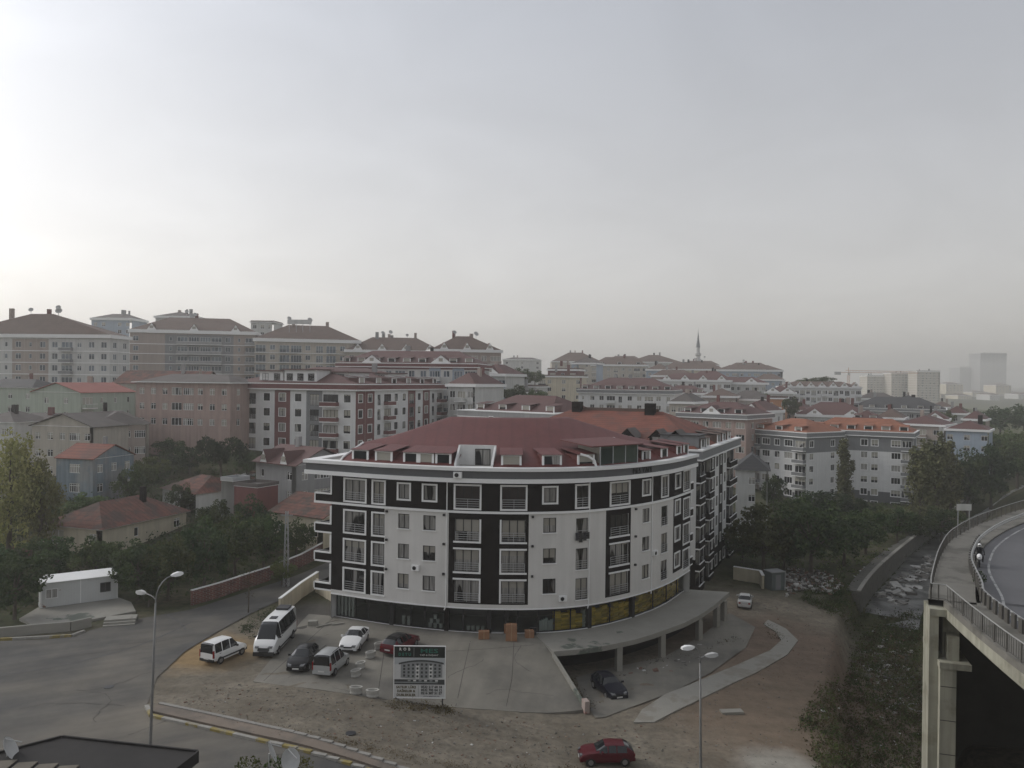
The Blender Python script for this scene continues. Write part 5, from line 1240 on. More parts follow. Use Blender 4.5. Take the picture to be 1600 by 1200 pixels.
# structure: near span beam with fascia, far fill wall
sweep([p[:2] for p in reversed(EN)], [(0,0),(0,0)], False) if False else None
fs = MB()
for a, b, c, d in zip(EN, EN[1:], offs(EN, 27.0), offs(EN, 27.0)[1:]):
    fs.face([(a.x,a.y,DZ-0.28),(b.x,b.y,DZ-0.28),(b.x,b.y,DZ-0.9),(a.x,a.y,DZ-0.9)])
    i0, i1 = offs([a,b], 0.9); fs.face([(a.x,a.y,DZ-0.9),(b.x,b.y,DZ-0.9),(i1.x,i1.y,DZ-1.0),(i0.x,i0.y,DZ-1.0)])
    fs.face([(i0.x,i0.y,DZ-1.0),(i1.x,i1.y,DZ-1.0),(i1.x,i1.y,DZ-1.75),(i0.x,i0.y,DZ-1.75)])
    fs.face([(i0.x,i0.y,DZ-1.75),(i1.x,i1.y,DZ-1.75),(d.x,d.y,DZ-1.75),(c.x,c.y,DZ-1.75)]); fs.face([(c.x,c.y,DZ-0.05),(d.x,d.y,DZ-0.05),(d.x,d.y,DZ-1.75),(c.x,c.y,DZ-1.75)])
fs.build('deck_beam', conc_wall, bridge)
fw = MB(); fw2 = MB(); G = offs(EF, 27.0)
for a, b, c, d in zip(EF, EF[1:], G, G[1:]):
    fw.face([(a.x,a.y,DZ-0.28),(b.x,b.y,DZ-0.28),(b.x,b.y,-6),(a.x,a.y,-6)]); fw2.face([(c.x,c.y,DZ-0.05),(d.x,d.y,DZ-0.05),(d.x,d.y,-6),(c.x,c.y,-6)])
fw.build('retaining_wall', conc_wall, bridge); fw2.build('retaining_wall', conc_wall, bridge)
MB().box(25.2,52,27.0,28.0,-6,DZ-1.76).build('light_block_wall', conc_wall, bridge)  # unseen wall added to keep light out of the underpass
EFx = [p for p in EF if p.y < 66]
u = Vector((0.955,-0.296,0)); v = Vector((0.296,0.955,0)); A = Vector((28.0,53.0,0))
def bb(name, u0, u1, v0, v1, z0, z1, m_=conc_wall): 
    c = A + u*(u0+u1)/2 + v*(v0+v1)/2; return MB().obox((c.x,c.y,(z0+z1)/2), u*(u1-u0)/2, v*(v1-v0)/2, Vector((0,0,(z1-z0)/2))).build(name, m_, bridge)
bb('pier', 0.502, 1.45, -1.35, 4.0, -6, 5.6); bb('pier_cap', 0.45, 2.3, -1.45, 4.1, 5.6, 6.0)
um = MB(); g1, g2 = offs(EF, 0.3), offs(EF, 27.0)
for k in range(len(EF)-1):
    if EF[k].y < 70: um.face([(q.x,q.y,DZ-1.0) for q in (g1[k],g1[k+1],g2[k+1],g2[k])])
um.build('deck_soffit', conc_wall, bridge)
bb('abutment_wall', 2.2, 28.0, 9.0, 9.6, -6, DZ-1.76, mat('underpass_shade_concrete',(0.07,0.068,0.06),0.95,0.2,0.5)); bb('pier_head', 0.9, 1.9, 0.1, 4.0, 6.0, DZ-0.76); bb('wing_pier', -0.05, 0.5, -0.75, 1.2, -6, DZ-0.29); bb('bearing_block', 1.0, 1.7, -0.85, 0.05, 6.0, 7.6); bb('corner_slab', -0.08, 1.6, -0.95, 0.3, DZ-0.75, DZ-0.3)  # abutment wall coloured near-black in place of the deep shade under the deck
for z in (-2.2, 0.0, 2.2, 4.4): bb('groove', 0.53, 1.44, -1.362, -1.3, z, z+0.05, jm)
# railings: posts one by one, bars joined
railm = mat('grey_railing', (0.30,0.30,0.285), 0.6, 0.1, 2, metal=0.2); drail = mat('brown_railing', (0.085,0.08,0.07), 0.6, 0.15, 2)
def railing(path, h, z, gap, lab, bars=True, top=railm, pm=drail):
    pts = [path[0]]; acc = 0; posts = []
    fine = []
    for a, b in zip(path, path[1:]):
        n = max(1, int((b-a).length/0.26))
        for k in range(n): fine.append(a.lerp(b, k/n))
    fine.append(path[-1]); d = 0; nxt = 0; bm_ = MB(); nb = 0
    for a, b in zip(fine, fine[1:]):
        if d >= nxt: posts.append(a); nxt += gap
        d += (b-a).length
        if bars: bm_.box(a.x-0.012,a.x+0.012,a.y-0.012,a.y+0.012,z+0.1,z+h-0.04)
    root = MB().tube([(p.x,p.y,z+h) for p in path], 0.04, 6).build('top_rail', top, bridge)
    MB().tube([(p.x,p.y,z+0.1) for p in path], 0.025, 5).build('bottom_rail', pm, root)
    pmesh = MB().box(-0.035,0.035,-0.035,0.035,0,h).mesh('rail_post', pm)
    for p in posts: place('rail_post', pmesh, root, (p.x,p.y,z))
    if bars: tag(bm_.build('balusters', pm, root), kind='stuff')
railing([p for p in offs(EN, 0.15)], 1.05, DZ+0.12, 1.7, ''); railing([p for p in offs(EF, 0.15)], 1.05, DZ+0.12, 1.7, '')
c0_, c1_ = offs(EF, 0.15)[0], offs(EN, 0.15)[-1]
railing([c0_, (c0_+c1_)/2, c1_], 1.05, DZ+0.12, 0.4, '')
# guard rail between walkway and road
gpath = offs(ctr, WW+0.15)
gm_ = MB()
for zz in (0.55, 0.75): gm_.tube([(p.x,p.y,DZ+0.12+zz) for p in gpath], 0.07, 6)
gro = gm_.build('guard_rail', mat('dull_guard_rail',(0.36,0.36,0.35),0.55,0.1,2,metal=0.3), bridge)
run = 0; nxt = 0; gpost = MB().box(-0.25,0.25,-0.06,0.06,0,0.85).mesh('guard_post', drail); fine = catmull([p[:] for p in gpath], 6)
for a, b in zip(fine, fine[1:]):
    if run >= nxt and a.y < 72:
        d = (b-a).normalized(); q = offs([a,b], -0.14)[0]; place('guard_post', gpost, gro, (q.x,q.y,DZ+0.12), math.atan2(d.y,d.x)); nxt += 1.0
    run += (b-a).length
# sign board by the walkway
sg = thing('sign_board', 'small white board on posts seen over the walkway railing', 'sign', at_z(1506,818,7.0)); p = sg.location
MB().box(-0.9,0.9,-0.03,0.03,1.6,2.4).build('board', offwhite, sg); 
for x in (-0.7,0.7): MB().box(x-0.05,x+0.05,0.03,0.1,-8,2.3).build('post', steel, sg)
# motorbike and rider on the overpass
mp_ = at_z(1530, 884, DZ); hd = math.atan2(-0.86,-0.5)
bike = thing('motorcycle', 'motorcycle with a white front fairing ridden along the overpass', 'motorcycle', (mp_.x,mp_.y,DZ+0.004), hd)
wh = MB(); 
def wheel_mb(r, w, n=18): return MB().tube([(0,-w/2,0),(0,w/2,0)], r, n)
for x in (-0.65,0.68): 
    o = wheel_mb(0.3,0.12).build('wheel', mat('tyre_rubber',(0.02,0.02,0.02),0.85,0.1,3), bike, (x,0,0.3)); wheel_mb(0.18,0.125).build('rim', steel, o)
bd = MB(); bd.ell((0.05,0,0.62),(0.5,0.17,0.2)); bd.ell((-0.45,0,0.75),(0.42,0.15,0.12)); bd.tube([(0.68,0,0.3),(0.48,0,0.95)],0.05,6); bd.tube([(0.42,-0.36,1.0),(0.5,0,0.96),(0.42,0.36,1.0)],0.025,6)
bd.build('body', dmetal, bike, smooth=True)
fr_ = MB(); fr_.ell((0.62,0,0.82),(0.18,0.2,0.26)); fr_.build('fairing', trim, bike, smooth=True); MB().ell((0.78,0,0.85),(0.05,0.09,0.08)).build('headlight', trim, bike, smooth=True)
def person_mesh(joints, name, mats):
    pass
def skin_figure(name, V, Ed, Rd, m_, parent=None, loc=(0,0,0), rot=0, sub=1):
    me = bpy.data.meshes.new(name); me.from_pydata(V, Ed, []); o = bpy.data.objects.new(name, me); COL.objects.link(o)
    md = o.modifiers.new('skin','SKIN'); 
    for k, r in enumerate(Rd): me.skin_vertices[0].data[k].radius = (r, r)
    me.skin_vertices[0].data[0].use_root = True
    ms_ = o.modifiers.new('sub','SUBSURF'); ms_.levels = sub; ms_.render_levels = sub
    dg = bpy.context.evaluated_depsgraph_get(); m2 = bpy.data.meshes.new_from_object(o.evaluated_get(dg)); bpy.data.objects.remove(o)
    m2.name = name; m2.materials.clear(); m2.materials.append(m_)
    for p in m2.polygons: p.use_smooth = True
    return place(name, m2, parent, loc, rot)
def make_rider():
    r = thing('person', 'motorcyclist in dark clothes and white helmet leaning to the handlebar', 'person', (mp_.x,mp_.y,DZ+0.004), hd)
    V = [(-0.3,0,0.9),(-0.22,0,1.1),(-0.1,0,1.32),(-0.05,0,1.45),(0,0,1.55), (-0.1,0.19,1.38),(0.12,0.32,1.16),(0.4,0.34,1.04), (-0.1,-0.19,1.38),(0.12,-0.32,1.16),(0.4,-0.34,1.04),
         (-0.26,0.12,0.86),(0.16,0.24,0.8),(-0.05,0.24,0.4),(0.12,0.25,0.33), (-0.26,-0.12,0.86),(0.16,-0.24,0.8),(-0.05,-0.24,0.4),(0.12,-0.25,0.33)]
    Ed = [(0,1),(1,2),(2,3),(3,4),(2,5),(5,6),(6,7),(2,8),(8,9),(9,10),(0,11),(11,12),(12,13),(13,14),(0,15),(15,16),(16,17),(17,18)]
    Rd = [0.15,0.15,0.17,0.08,0.07, 0.09,0.065,0.045, 0.09,0.065,0.045, 0.11,0.085,0.06,0.05, 0.11,0.085,0.06,0.05]
    skin_figure('body', V, Ed, Rd, mat('dark_clothes',(0.015,0.015,0.018),0.85,0.2,3), r)
    MB().ell((0.03,0,1.66),(0.15,0.13,0.15),12,8).build('helmet', trim, r, smooth=True); MB().ell((0.12,0,1.65),(0.08,0.1,0.06),10,6).build('visor', dtrim, r, smooth=True)
    for s_ in (-1,1): 
        h_ = MB().ell((0.43,0.34*s_,1.02),(0.05,0.045,0.04),8,5)
        for k in range(4): h_.tube([(0.44,0.34*s_+0.045-0.028*k,1.03),(0.49,0.34*s_+0.045-0.028*k,1.01),(0.47,0.34*s_+0.045-0.028*k,0.97)],0.012,5)
        h_.tube([(0.42,0.34*s_-0.05*s_,1.01),(0.46,0.34*s_-0.06*s_,0.98)],0.013,5); h_.build('glove', mat('glove',(0.02,0.02,0.02),0.8), r)
# ------------------------------------------------------------------ vehicles
tyre = mat('tyre_rubber', (0.02,0.02,0.02), 0.85, 0.1, 3); rimm = mat('alloy_rim', (0.35,0.35,0.36), 0.35, 0.05, 3, metal=0.8)
carglass = mat('car_glass', (0.012,0.014,0.016), 0.05, 0.05, 2, spec=0.6); blackp = mat('black_plastic', (0.018,0.018,0.019), 0.6, 0.1, 3)
lampg = mat('headlamp', (0.13,0.135,0.14), 0.12, 0.05, 2, spec=0.7); tailr = mat('tail_lamp', (0.22,0.012,0.012), 0.2, 0.05, 2); plate = mat('number_plate', (0.6,0.6,0.58), 0.5, 0.03, 2)
def paint(name, c, rough=0.3, metal=0.0): return mat('paint_'+name, c, rough, 0.03, 0.8, metal=metal, coat=0.15, spec=0.2)
def vehicle(name, label, col, st, belt, W, wheels, wr, loc, head, win, pillars, rear_glass=None, tail='low', mirror=True, rails=False, roofm=None, group='vehicles around the forecourt', cat='car', band=None):
    """st: stations (x, z_top, half width at roof edge) from tail to nose, x forward; belt: z of the window sill; win: (x0, x1) span of side glass;
    pillars: x positions of body-coloured posts; faces of one lofted shell are sorted into body and glass"""
    root = thing(name, label, cat, loc, head, group)
    P = paint(*col); hw = W/2; zb = 0.26
    xs = sorted({s[0] for s in st} | {p-0.045 for p in pillars} | {p+0.045 for p in pillars} | set(win))
    X = [s[0] for s in st]; ZT = [s[1] for s in st]; HT = [s[2] for s in st]
    def it(x, A): return float(np.interp(x, X, A))
    L0, L1 = X[0], X[-1]
    def sec(x):
        zt, ht = it(x, ZT), it(x, HT); e = min(x-L0, L1-x); tap = 1-0.16*max(0, 1-e/0.55)**2
        w = hw*tap; b = min(belt, zt-0.05); low = zb + (0.1 if e < 0.3 else 0)
        return [(w*0.93, low), (w*0.985, low+0.16), (w, (low+b)/2+0.1), (w*0.965, b), (min(ht, w*0.95), zt-0.055 if zt > belt+0.1 else zt-0.02), (min(ht,w*0.95)*0.78, zt), (0.0, zt+0.015)]
    S = [sec(x) for x in xs]; body = MB(); glass = {}
    def pt(k, j, sg): return (xs[k], sg*S[k][j][0], S[k][j][1])
    zc = belt+0.22
    for k in range(len(xs)-1):
        xa, xb = xs[k], xs[k+1]; xm = (xa+xb)/2
        za, zb_ = S[k][6][1], S[k+1][6][1]; steep = abs(zb_-za)/(xb-xa) > 0.3 and min(za, zb_) > belt-0.08 and max(za, zb_) > belt+0.2
        for sg in (1, -1):
            for j in range(6):
                q = [pt(k,j,sg), pt(k+1,j,sg), pt(k+1,j+1,sg), pt(k,j+1,sg)]
                if sg < 0: q.reverse()
                isw = j == 3 and win[0]-0.01 <= xa and xb <= win[1]+0.01 and not any(abs(xm-p) < 0.05 for p in pillars)
                if isw: glass.setdefault(('side_window', sg, sum(p < xm for p in pillars)), MB()).face(q)
                elif steep and j in (4,5): glass.setdefault(('windscreen' if xm > 0 else 'rear_window', 0, 0), MB()).face(q)
                elif roofm and j in (4,5) and za > belt+0.3 and zb_ > belt+0.3: glass.setdefault(('roof_panel',0,0), MB()).face(q)
                else: body.face(q)
    for k in (0, len(xs)-1):
        for j in range(6):
            q = [pt(k,j,1), pt(k,j+1,1), pt(k,j+1,-1), pt(k,j,-1)]; body.face(q)
    for k in range(len(xs)-1): body.face([pt(k,0,1), pt(k+1,0,1), pt(k+1,0,-1), pt(k,0,-1)])
    bo = body.build('body', P, root, smooth=False, weld=True)
    for p in bo.data.polygons: p.use_smooth = True
    try: bo.data.set_sharp_from_angle(angle=R(38))
    except Exception: pass
    for (nm, a, b), mb in glass.items():
        o = mb.build(nm, roofm if nm == 'roof_panel' else carglass, root)
    if rear_glass:      # upright tail: window set on the end face
        z0, z1, w = rear_glass; MB().box(L0-0.02,L0+0.01,-w,w,z0,z1).build('rear_window', carglass, root)
    tm = MB().tube([(0,-0.1,0),(0,0.1,0)], wr, 18).mesh('tyre', tyre); rm_ = MB().tube([(0,-0.108,0),(0,0.108,0)], wr*0.62, 14).mesh('rim', rimm)
    arch = MB().tube([(0,-0.012,0),(0,0.012,0)], wr*1.16, 20).mesh('wheel_arch', blackp)
    for x in wheels:
        for sg in (1,-1):
            w = it(x, HT)*0+hw; o = thing('wheel', None, None, (x, sg*(w*0.985-0.085), wr)); o.parent = root
            place('tyre', tm, o); place('rim', rm_, o); place('wheel_arch', arch, o, (0, sg*(0.068), 0.02))
    zf = it(L1, ZT)
    MB().obox((L1-0.07,0,0.37),(0.11,0,0),(0,hw*0.84,0),(0,0,0.10)).build('front_bumper', blackp if band else P, root)
    MB().box(L1-0.06,L1+0.03,-hw*0.40,hw*0.40,0.48,0.60).build('grille', blackp, root); MB().box(L1+0.02,L1+0.055,-hw*0.55,hw*0.55,0.28,0.35).build('air_intake', blackp, root)
    if cat == 'minibus': MB().obox((L1-0.04,0,0.74),(0.05,0,0.03),(0,hw*0.5,0),(-0.06,0,0.12)).build('upper_grille', blackp, root); MB().obox((L1-0.02,0,0.38),(0.1,0,0),(0,hw*0.88,0),(0,0,0.16)).build('lower_bumper', blackp, root)
    MB().box(L1+0.05,L1+0.065,-0.26,0.26,0.36,0.47).build('number_plate', plate, root)
    MB().obox((L0+0.07,0,0.42),(0.12,0,0),(0,hw*0.86,0),(0,0,0.11)).build('rear_bumper', blackp if band else P, root); MB().box(L0-0.065,L0-0.05,-0.26,0.26,0.5,0.61).build('number_plate', plate, root)
    for sg in (1,-1):
        MB().obox((L1-0.09,sg*hw*0.60,it(L1-0.12,ZT)-0.075),(0.13,-sg*0.05,-0.035),(0.02*sg*-1,hw*0.17,0),(-0.01,0,0.06)).build('headlight', lampg, root)
        if tail == 'low': MB().obox((L0+0.06,sg*hw*0.68,it(L0,ZT)-0.12),(0.09,0,0),(0,hw*0.15,0),(0,0,0.08)).build('tail_light', tailr, root)
        else: MB().obox((L0+0.05,sg*hw*0.86,0.95),(0.07,0,0),(0,hw*0.055,0),(0,0,0.3)).build('tail_light', tailr, root)
        if mirror: MB().obox((win[1]-0.18,sg*(hw+0.08),belt+0.06),(0.06,0,0),(0,0.1,0),(0,0,0.07)).build('mirror', P if not band else blackp, root)
        for x in ([pillars[0]] if pillars else []): MB().box(x-0.35,x-0.18,sg*(hw*0.985)-0.02,sg*(hw*0.985)+0.02,belt-0.13,belt-0.1).build('door_handle', blackp, root)
        if band: MB().box(L0+0.5,L1-0.5,sg*(hw+0.0)-0.02,sg*(hw+0.0)+0.02,0.42,0.54).build('side_trim', blackp, root)
        if rails: MB().tube([(-1.3,sg*hw*0.72,it(0,ZT)+0.03),(-1.2,sg*hw*0.72,it(0,ZT)+0.08),(0.2,sg*hw*0.72,it(0,ZT)+0.08),(0.3,sg*hw*0.72,it(0,ZT)+0.02)],0.025,6).build('roof_rail', blackp, root)
    return root
SEDAN = [(-2.25,0.9,0.6),(-2.15,1.02,0.66),(-1.75,1.06,0.64),(-1.0,1.40,0.58),(-0.5,1.45,0.58),(0.1,1.43,0.57),(0.95,1.0,0.66),(1.6,0.9,0.66),(2.1,0.76,0.6),(2.25,0.6,0.55)]
HATCH = [(-2.05,0.85,0.62),(-1.98,1.0,0.66),(-1.6,1.33,0.58),(-1.1,1.45,0.58),(-0.3,1.48,0.58),(0.25,1.42,0.57),(1.0,1.0,0.66),(1.6,0.88,0.66),(1.98,0.74,0.6),(2.1,0.58,0.55)]
OLDH = [(-1.85,0.82,0.6),(-1.8,0.95,0.64),(-1.5,1.2,0.58),(-1.15,1.36,0.57),(-0.3,1.40,0.57),(0.2,1.36,0.56),(0.8,0.98,0.64),(1.4,0.9,0.64),(1.75,0.8,0.6),(1.88,0.6,0.56)]
OLDS = [(-2.05,0.85,0.66),(-2.0,0.95,0.7),(-1.35,0.98,0.68),(-1.0,1.36,0.58),(-0.2,1.40,0.58),(0.25,1.36,0.57),(0.75,0.97,0.68),(1.4,0.9,0.68),(1.95,0.84,0.66),(2.05,0.62,0.64)]
VAN = [(-1.98,1.0,0.72),(-1.96,1.72,0.66),(-1.8,1.80,0.64),(-0.6,1.84,0.64),(0.25,1.78,0.62),(0.95,1.08,0.7),(1.4,0.98,0.7),(1.82,0.8,0.62),(1.95,0.6,0.56)]
MINI = [(-3.45,1.0,0.86),(-3.43,2.45,0.78),(-3.25,2.62,0.74),(0,2.68,0.74),(1.6,2.62,0.72),(2.0,2.48,0.70),(2.72,1.42,0.8),(3.12,1.18,0.78),(3.32,0.98,0.70),(3.38,0.6,0.62)]
def V3(x, y, dz=0.0): return (x, y, fore_z(x,y)+0.005+dz)
mb_ = vehicle('minibus', 'tall white minibus with dark passenger windows and roof hatches', ('white',(0.72,0.72,0.71)), MINI, 1.45, 2.0, (-2.0,2.2), 0.36, V3(-20.9,71.0), R(-91), (-3.2,2.45), (1.55,), rear_glass=(1.3,2.2,0.75), tail='high', cat='minibus', band=1)
MB().box(-2.9,-1.7,-0.55,0.55,2.66,2.84).build('roof_unit', dmetal, mb_); MB().box(0.3,0.95,-0.3,0.3,2.66,2.72).build('roof_hatch', dmetal, mb_)
for sg in (-1,1): MB().box(-3.1,1.2,sg*1.0-0.012,sg*1.0+0.012,1.42,1.46).build('window_trim', blackp, mb_)
w_ = vehicle('delivery_van', 'small white van with black bumpers parked on yellow sand', ('white',(0.72,0.72,0.71)), VAN, 1.02, 1.68, (-1.2,1.25), 0.3, (-24.3,67.6,ground_z(-24.3,67.6)+0.06), R(66), (-1.75,0.75), (-1.0,-0.1), rear_glass=(1.05,1.6,0.58), tail='high', cat='van', band=1)
vehicle('hatchback', 'black hatchback parked nose out next to the silver van', ('black',(0.012,0.012,0.013)), HATCH, 0.95, 1.8, (-1.25,1.3), 0.31, V3(-17.2,66.3), R(-92), (-1.5,0.75), (-0.75,-0.02))
vehicle('family_van', 'silver family van with roof rails seen from behind', ('silver',(0.42,0.43,0.43),0.35,0.3), VAN, 1.02, 1.76, (-1.2,1.25), 0.31, V3(-14.6,65.3), R(79), (-1.75,0.75), (-1.0,-0.1), rear_glass=(1.05,1.6,0.6), tail='high', rails=True, cat='van')
vehicle('sedan', 'white sedan facing out beside the row of concrete planters', ('white',(0.72,0.72,0.71)), SEDAN, 0.96, 1.8, (-1.3,1.35), 0.32, V3(-13.9,71.3), R(-94), (-1.55,0.75), (-0.8,-0.02))
vehicle('hatchback', 'dark red hatchback with black roof half hidden by the billboard', ('dark_red',(0.10,0.010,0.016)), HATCH, 0.95, 1.8, (-1.25,1.3), 0.31, V3(-9.7,70.6), R(66), (-1.5,0.75), (-0.75,-0.02), roofm=paint('black',(0.012,0.012,0.013)))
vehicle('sport_utility_car', 'dark blue car parked below the terrace slab by the ramp wall', ('navy',(0.006,0.0065,0.014)), HATCH, 1.0, 1.85, (-1.25,1.3), 0.34, (8.6,67.9,-2.66), R(-72), (-1.5,0.75), (-0.75,-0.02))
vehicle('hatchback', 'dark red hatchback driving along the dirt road', ('wine_red',(0.085,0.010,0.016)), OLDH, 0.92, 1.62, (-1.15,1.2), 0.29, (6.85,55.0,ground_z(6.85,55)+0.03), R(183), (-1.3,0.6), (-0.6,0.0), group=None)
vehicle('sedan', 'old boxy white sedan parked by the dirt yard beyond the terrace', ('old_white',(0.50,0.50,0.49),0.5), OLDS, 0.94, 1.62, (-1.2,1.25), 0.3, (28.3,95.3,ground_z(28.3,95.3)+0.03), R(72), (-1.2,0.55), (-0.6,0.0), group=None)

# ------------------------------------------------------------------ planters, blocks
def planter(px, py, rot, lab):
    p = on_fore(px, py); m = MB(); n = 16
    prof = [(0.40,0),(0.46,0.1),(0.42,0.2),(0.48,0.46),(0.50,0.55),(0.38,0.55),(0.34,0.3),(0.02,0.3)]
    m.lathe(prof, n); m.v = [(x*1.05, y*0.62, z) for x,y,z in m.v]
    o = m.build('planter', mat('planter_concrete',(0.40,0.39,0.36),0.9,0.12,2,rand=0.1), None, (p.x,p.y,p.z), rot, weld=True); tag(o, lab, 'planter', 'oblong concrete planters')
for px, py, r_, lab in ((592,1014,0.9,'empty concrete planter nearest the dark red hatchback'),(579,1028,0.8,'empty concrete planter between the white sedan and the silver van, second from the shops'),(563,1045,1.0,'upper of two close concrete planters beside the silver van'),(556,1057,0.9,'lower of two close concrete planters beside the silver van'),(556,1084,0.0,'concrete planter on the forecourt edge farther from the billboard'),(582,1089,0.05,'concrete planter on the forecourt edge closer to the billboard')):
    planter(px, py, r_, lab)
p = on_fore(489,977); tag(MB().box(-0.45,0.45,-0.3,0.3,0,0.45).build('concrete_block', concs, None, p, 0.1), 'grey concrete block lying behind the minibus', 'block')
for px, py, l_, r_, lab in ((508,978,1.9,0.75,'longer concrete beam lying near the shop corner'),(528,976,1.2,0.5,'shorter concrete beam lying against the shop corner')):
    p = on_fore(px,py); tag(MB().box(-l_/2,l_/2,-0.1,0.1,0,0.14).build('concrete_beam', concs, None, p, r_), lab, 'beam', 'beams by the shop corner')

# ------------------------------------------------------------------ street lamps
polem = mat('lamp_pole', (0.20,0.20,0.195), 0.55, 0.1, 2, metal=0.3)
def lamp(label, base, h, arms, lean=0.0):
    root = thing('street_lamp', label, 'street lamp', base, 0, 'double street lamps')
    MB().tube([(0,0,-0.3),(0,0,0.4),(lean*0.5,0,h*0.5),(lean,0,h)], [0.11,0.10,0.08,0.055], 10).build('pole', polem, root, smooth=True)
    for a, ln, up in arms:
        d = Vector((math.cos(a), math.sin(a), 0)); t = Vector((lean,0,h))
        pts = [t+Vector((0,0,-0.3)), t+Vector((0,0,0.15))] + [t + d*ln*(1-math.cos(k*math.pi/10)) + Vector((0,0,0.15+up*math.sin(k*math.pi/10))) for k in range(1,6)]
        ar = MB().tube(pts, 0.04, 8).build('arm', polem, root, smooth=True)
        e = pts[-1]; hd_ = MB(); s_ = d.cross(Vector((0,0,1)))
        i0 = 0
        for k, (x, w, z0, z1) in enumerate(((-0.1,0.06,-0.04,0.05),(0.15,0.16,-0.1,0.12),(0.5,0.19,-0.11,0.15),(0.8,0.13,-0.06,0.08))):
            c = e + d*x
            for q in ((-w,z0),(w,z0),(w*0.7,z1),(-w*0.7,z1)): hd_.v.append(tuple(c + s_*q[0] + Vector((0,0,q[1]))))
            if k:
                for q in range(4): r_ = (q+1)%4; hd_.f.append((4*k-4+q,4*k-4+r_,4*k+r_,4*k+q)); hd_.m.append(0)
        hd_.f += [(3,2,1,0),(12,13,14,15)]; hd_.m += [0,0]
        hd_.build('lamp_head', offw_metal if ln < 1.2 and up < 0.5 else trim, ar, smooth=False)
bl = at_z(235,1167,0.0); lamp('tall double street lamp at the road junction beside the tar roof', (bl.x,bl.y,0.05), 9.3, ((R(62),1.25,1.35),(R(150),1.1,0.3)), 0.25)
tp = at_y(1094,1040,49.6); lamp('double street lamp standing in the dirt yard by the terrace', (tp.x+0.15,tp.y,-2.6), 9.05, ((R(200),0.55,0.9),(R(20),0.45,0.25)), -0.15)

# ------------------------------------------------------------------ billboard
bp = at_y(655,1103,60.9); zb0 = bp.z
bill = thing('billboard', 'billboard on two legs advertising flats with a picture of the curved block', 'billboard', (bp.x,bp.y,zb0), 0.0)
for x in (-1.78,1.78): MB().box(x-0.05,x+0.05,0.03,0.13,-0.4,4.55).build('post', dmetal, bill)
MB().box(-1.95,1.95,-0.02,0.03,0.66,4.58).build('panel', mat('printed_white',(0.55,0.55,0.54),0.55,0.04,1), bill)
for q in ((-2.0,2.0,-0.05,0.035,4.58,4.64),(-2.0,2.0,-0.05,0.035,0.60,0.66),(-2.0,-1.95,-0.05,0.035,0.66,4.58),(1.95,2.0,-0.05,0.035,0.66,4.58)): MB().box(*q).build('frame', trim, bill)
prn = mat('print_black',(0.012,0.016,0.014),0.5,0.05,1); prw = mat('print_white',(0.62,0.62,0.6),0.5,0.03,1); prg = mat('print_green',(0.03,0.16,0.12),0.5,0.05,1); prgy = mat('print_grey',(0.26,0.27,0.27),0.5,0.1,2); prd = mat('print_dark',(0.05,0.055,0.055),0.5,0.1,2); prk = mat('print_khaki',(0.10,0.08,0.035),0.5,0.05,1)
def pr(name, x0, x1, z0, z1, m_, y=-0.026): MB().face([(x0,y,z0),(x1,y,z0),(x1,y,z1),(x0,y,z1)]).build(name, m_, bill)
pr('header', -1.95,1.95,3.72,4.58, prn); pr('divider', -0.46,-0.43,3.78,4.5, prgy, -0.03); pr('divider', -0.09,-0.06,0.72,1.58, prgy, -0.03)
def txt(t, x, z, s_, m_, xs=1.0, bold=0.012):
    TEXTS.append(lambda: place('lettering', text_mesh(t, s_, m_, extr=0.001, xs=xs, bold=bold), bill, (x,-0.032,z)))
txt('R  O  B', -1.15, 4.36, 0.30, prw, 0.9); txt('D E T U', -1.15, 3.96, 0.30, prg, 0.95)
txt('MES', 0.72, 4.24, 0.46, prg, 1.75, 0.004); txt('YAPI & İNŞAAT', 0.72, 3.92, 0.17, prw, 1.2, 0.0)
txt('SATILIK LÜKS', -1.02, 1.44, 0.255, prk); txt('DAİRELER &', -1.02, 1.14, 0.255, prk); txt('DUBLEKSLER', -1.02, 0.84, 0.255, prk)
txt('0532 217 60 18', 0.93, 1.47, 0.26, prn, 0.98); txt('0532 705 04 12', 0.93, 1.23, 0.26, prn, 0.98); txt('0216 387 51 57', 0.93, 0.99, 0.26, prn, 0.98); txt('www.mesyapiinsaat.com', 0.93, 0.77, 0.13, prn, 0.95, 0.002)
# printed picture of the block
pr('print_sky', -1.93,1.93,3.2,3.70, mat('print_pale',(0.42,0.44,0.45),0.5,0.05,1), -0.0265)
def arcpoly(zfun0, zfun1, x0, x1, m_, name, y):
    mm = MB(); n = 18
    for k in range(n):
        a, b = x0+(x1-x0)*k/n, x0+(x1-x0)*(k+1)/n; mm.face([(a,y,zfun0(a)),(b,y,zfun0(b)),(b,y,zfun1(b)),(a,y,zfun1(a))])
    mm.build(name, m_, bill)
top = lambda x: 3.42-0.10*(x-0.2)**2*0.75; bot = lambda x: 2.10+0.06*(x)**2*0.6
arcpoly(bot, top, -1.45,1.75, prgy, 'print_facade', -0.028); arcpoly(top, lambda x: top(x)+0.13, -1.6,1.85, prd, 'print_roof', -0.029)
for k in range(9):
    x = -1.3+k*0.34
    if k in (3,6): pr('print_strip', x-0.02, x+0.26, bot(x)+0.02, top(x)-0.25, prw, -0.029); 
    for r_ in range(4):
        z = bot(x)+0.1+r_*(top(x)-bot(x)-0.1)/4; pr('print_window', x+0.04, x+0.2, z, z+0.17, prd, -0.030)
pr('print_street', -1.93,1.93,1.66,2.05, prd, -0.0275); pr('print_kerb', -1.93,1.4,1.78,1.86, prgy, -0.029)
for k in range(6): pr('print_car', -0.9+k*0.42, -0.68+k*0.42, 1.9, 2.02, prw if k % 2 else prgy, -0.030)

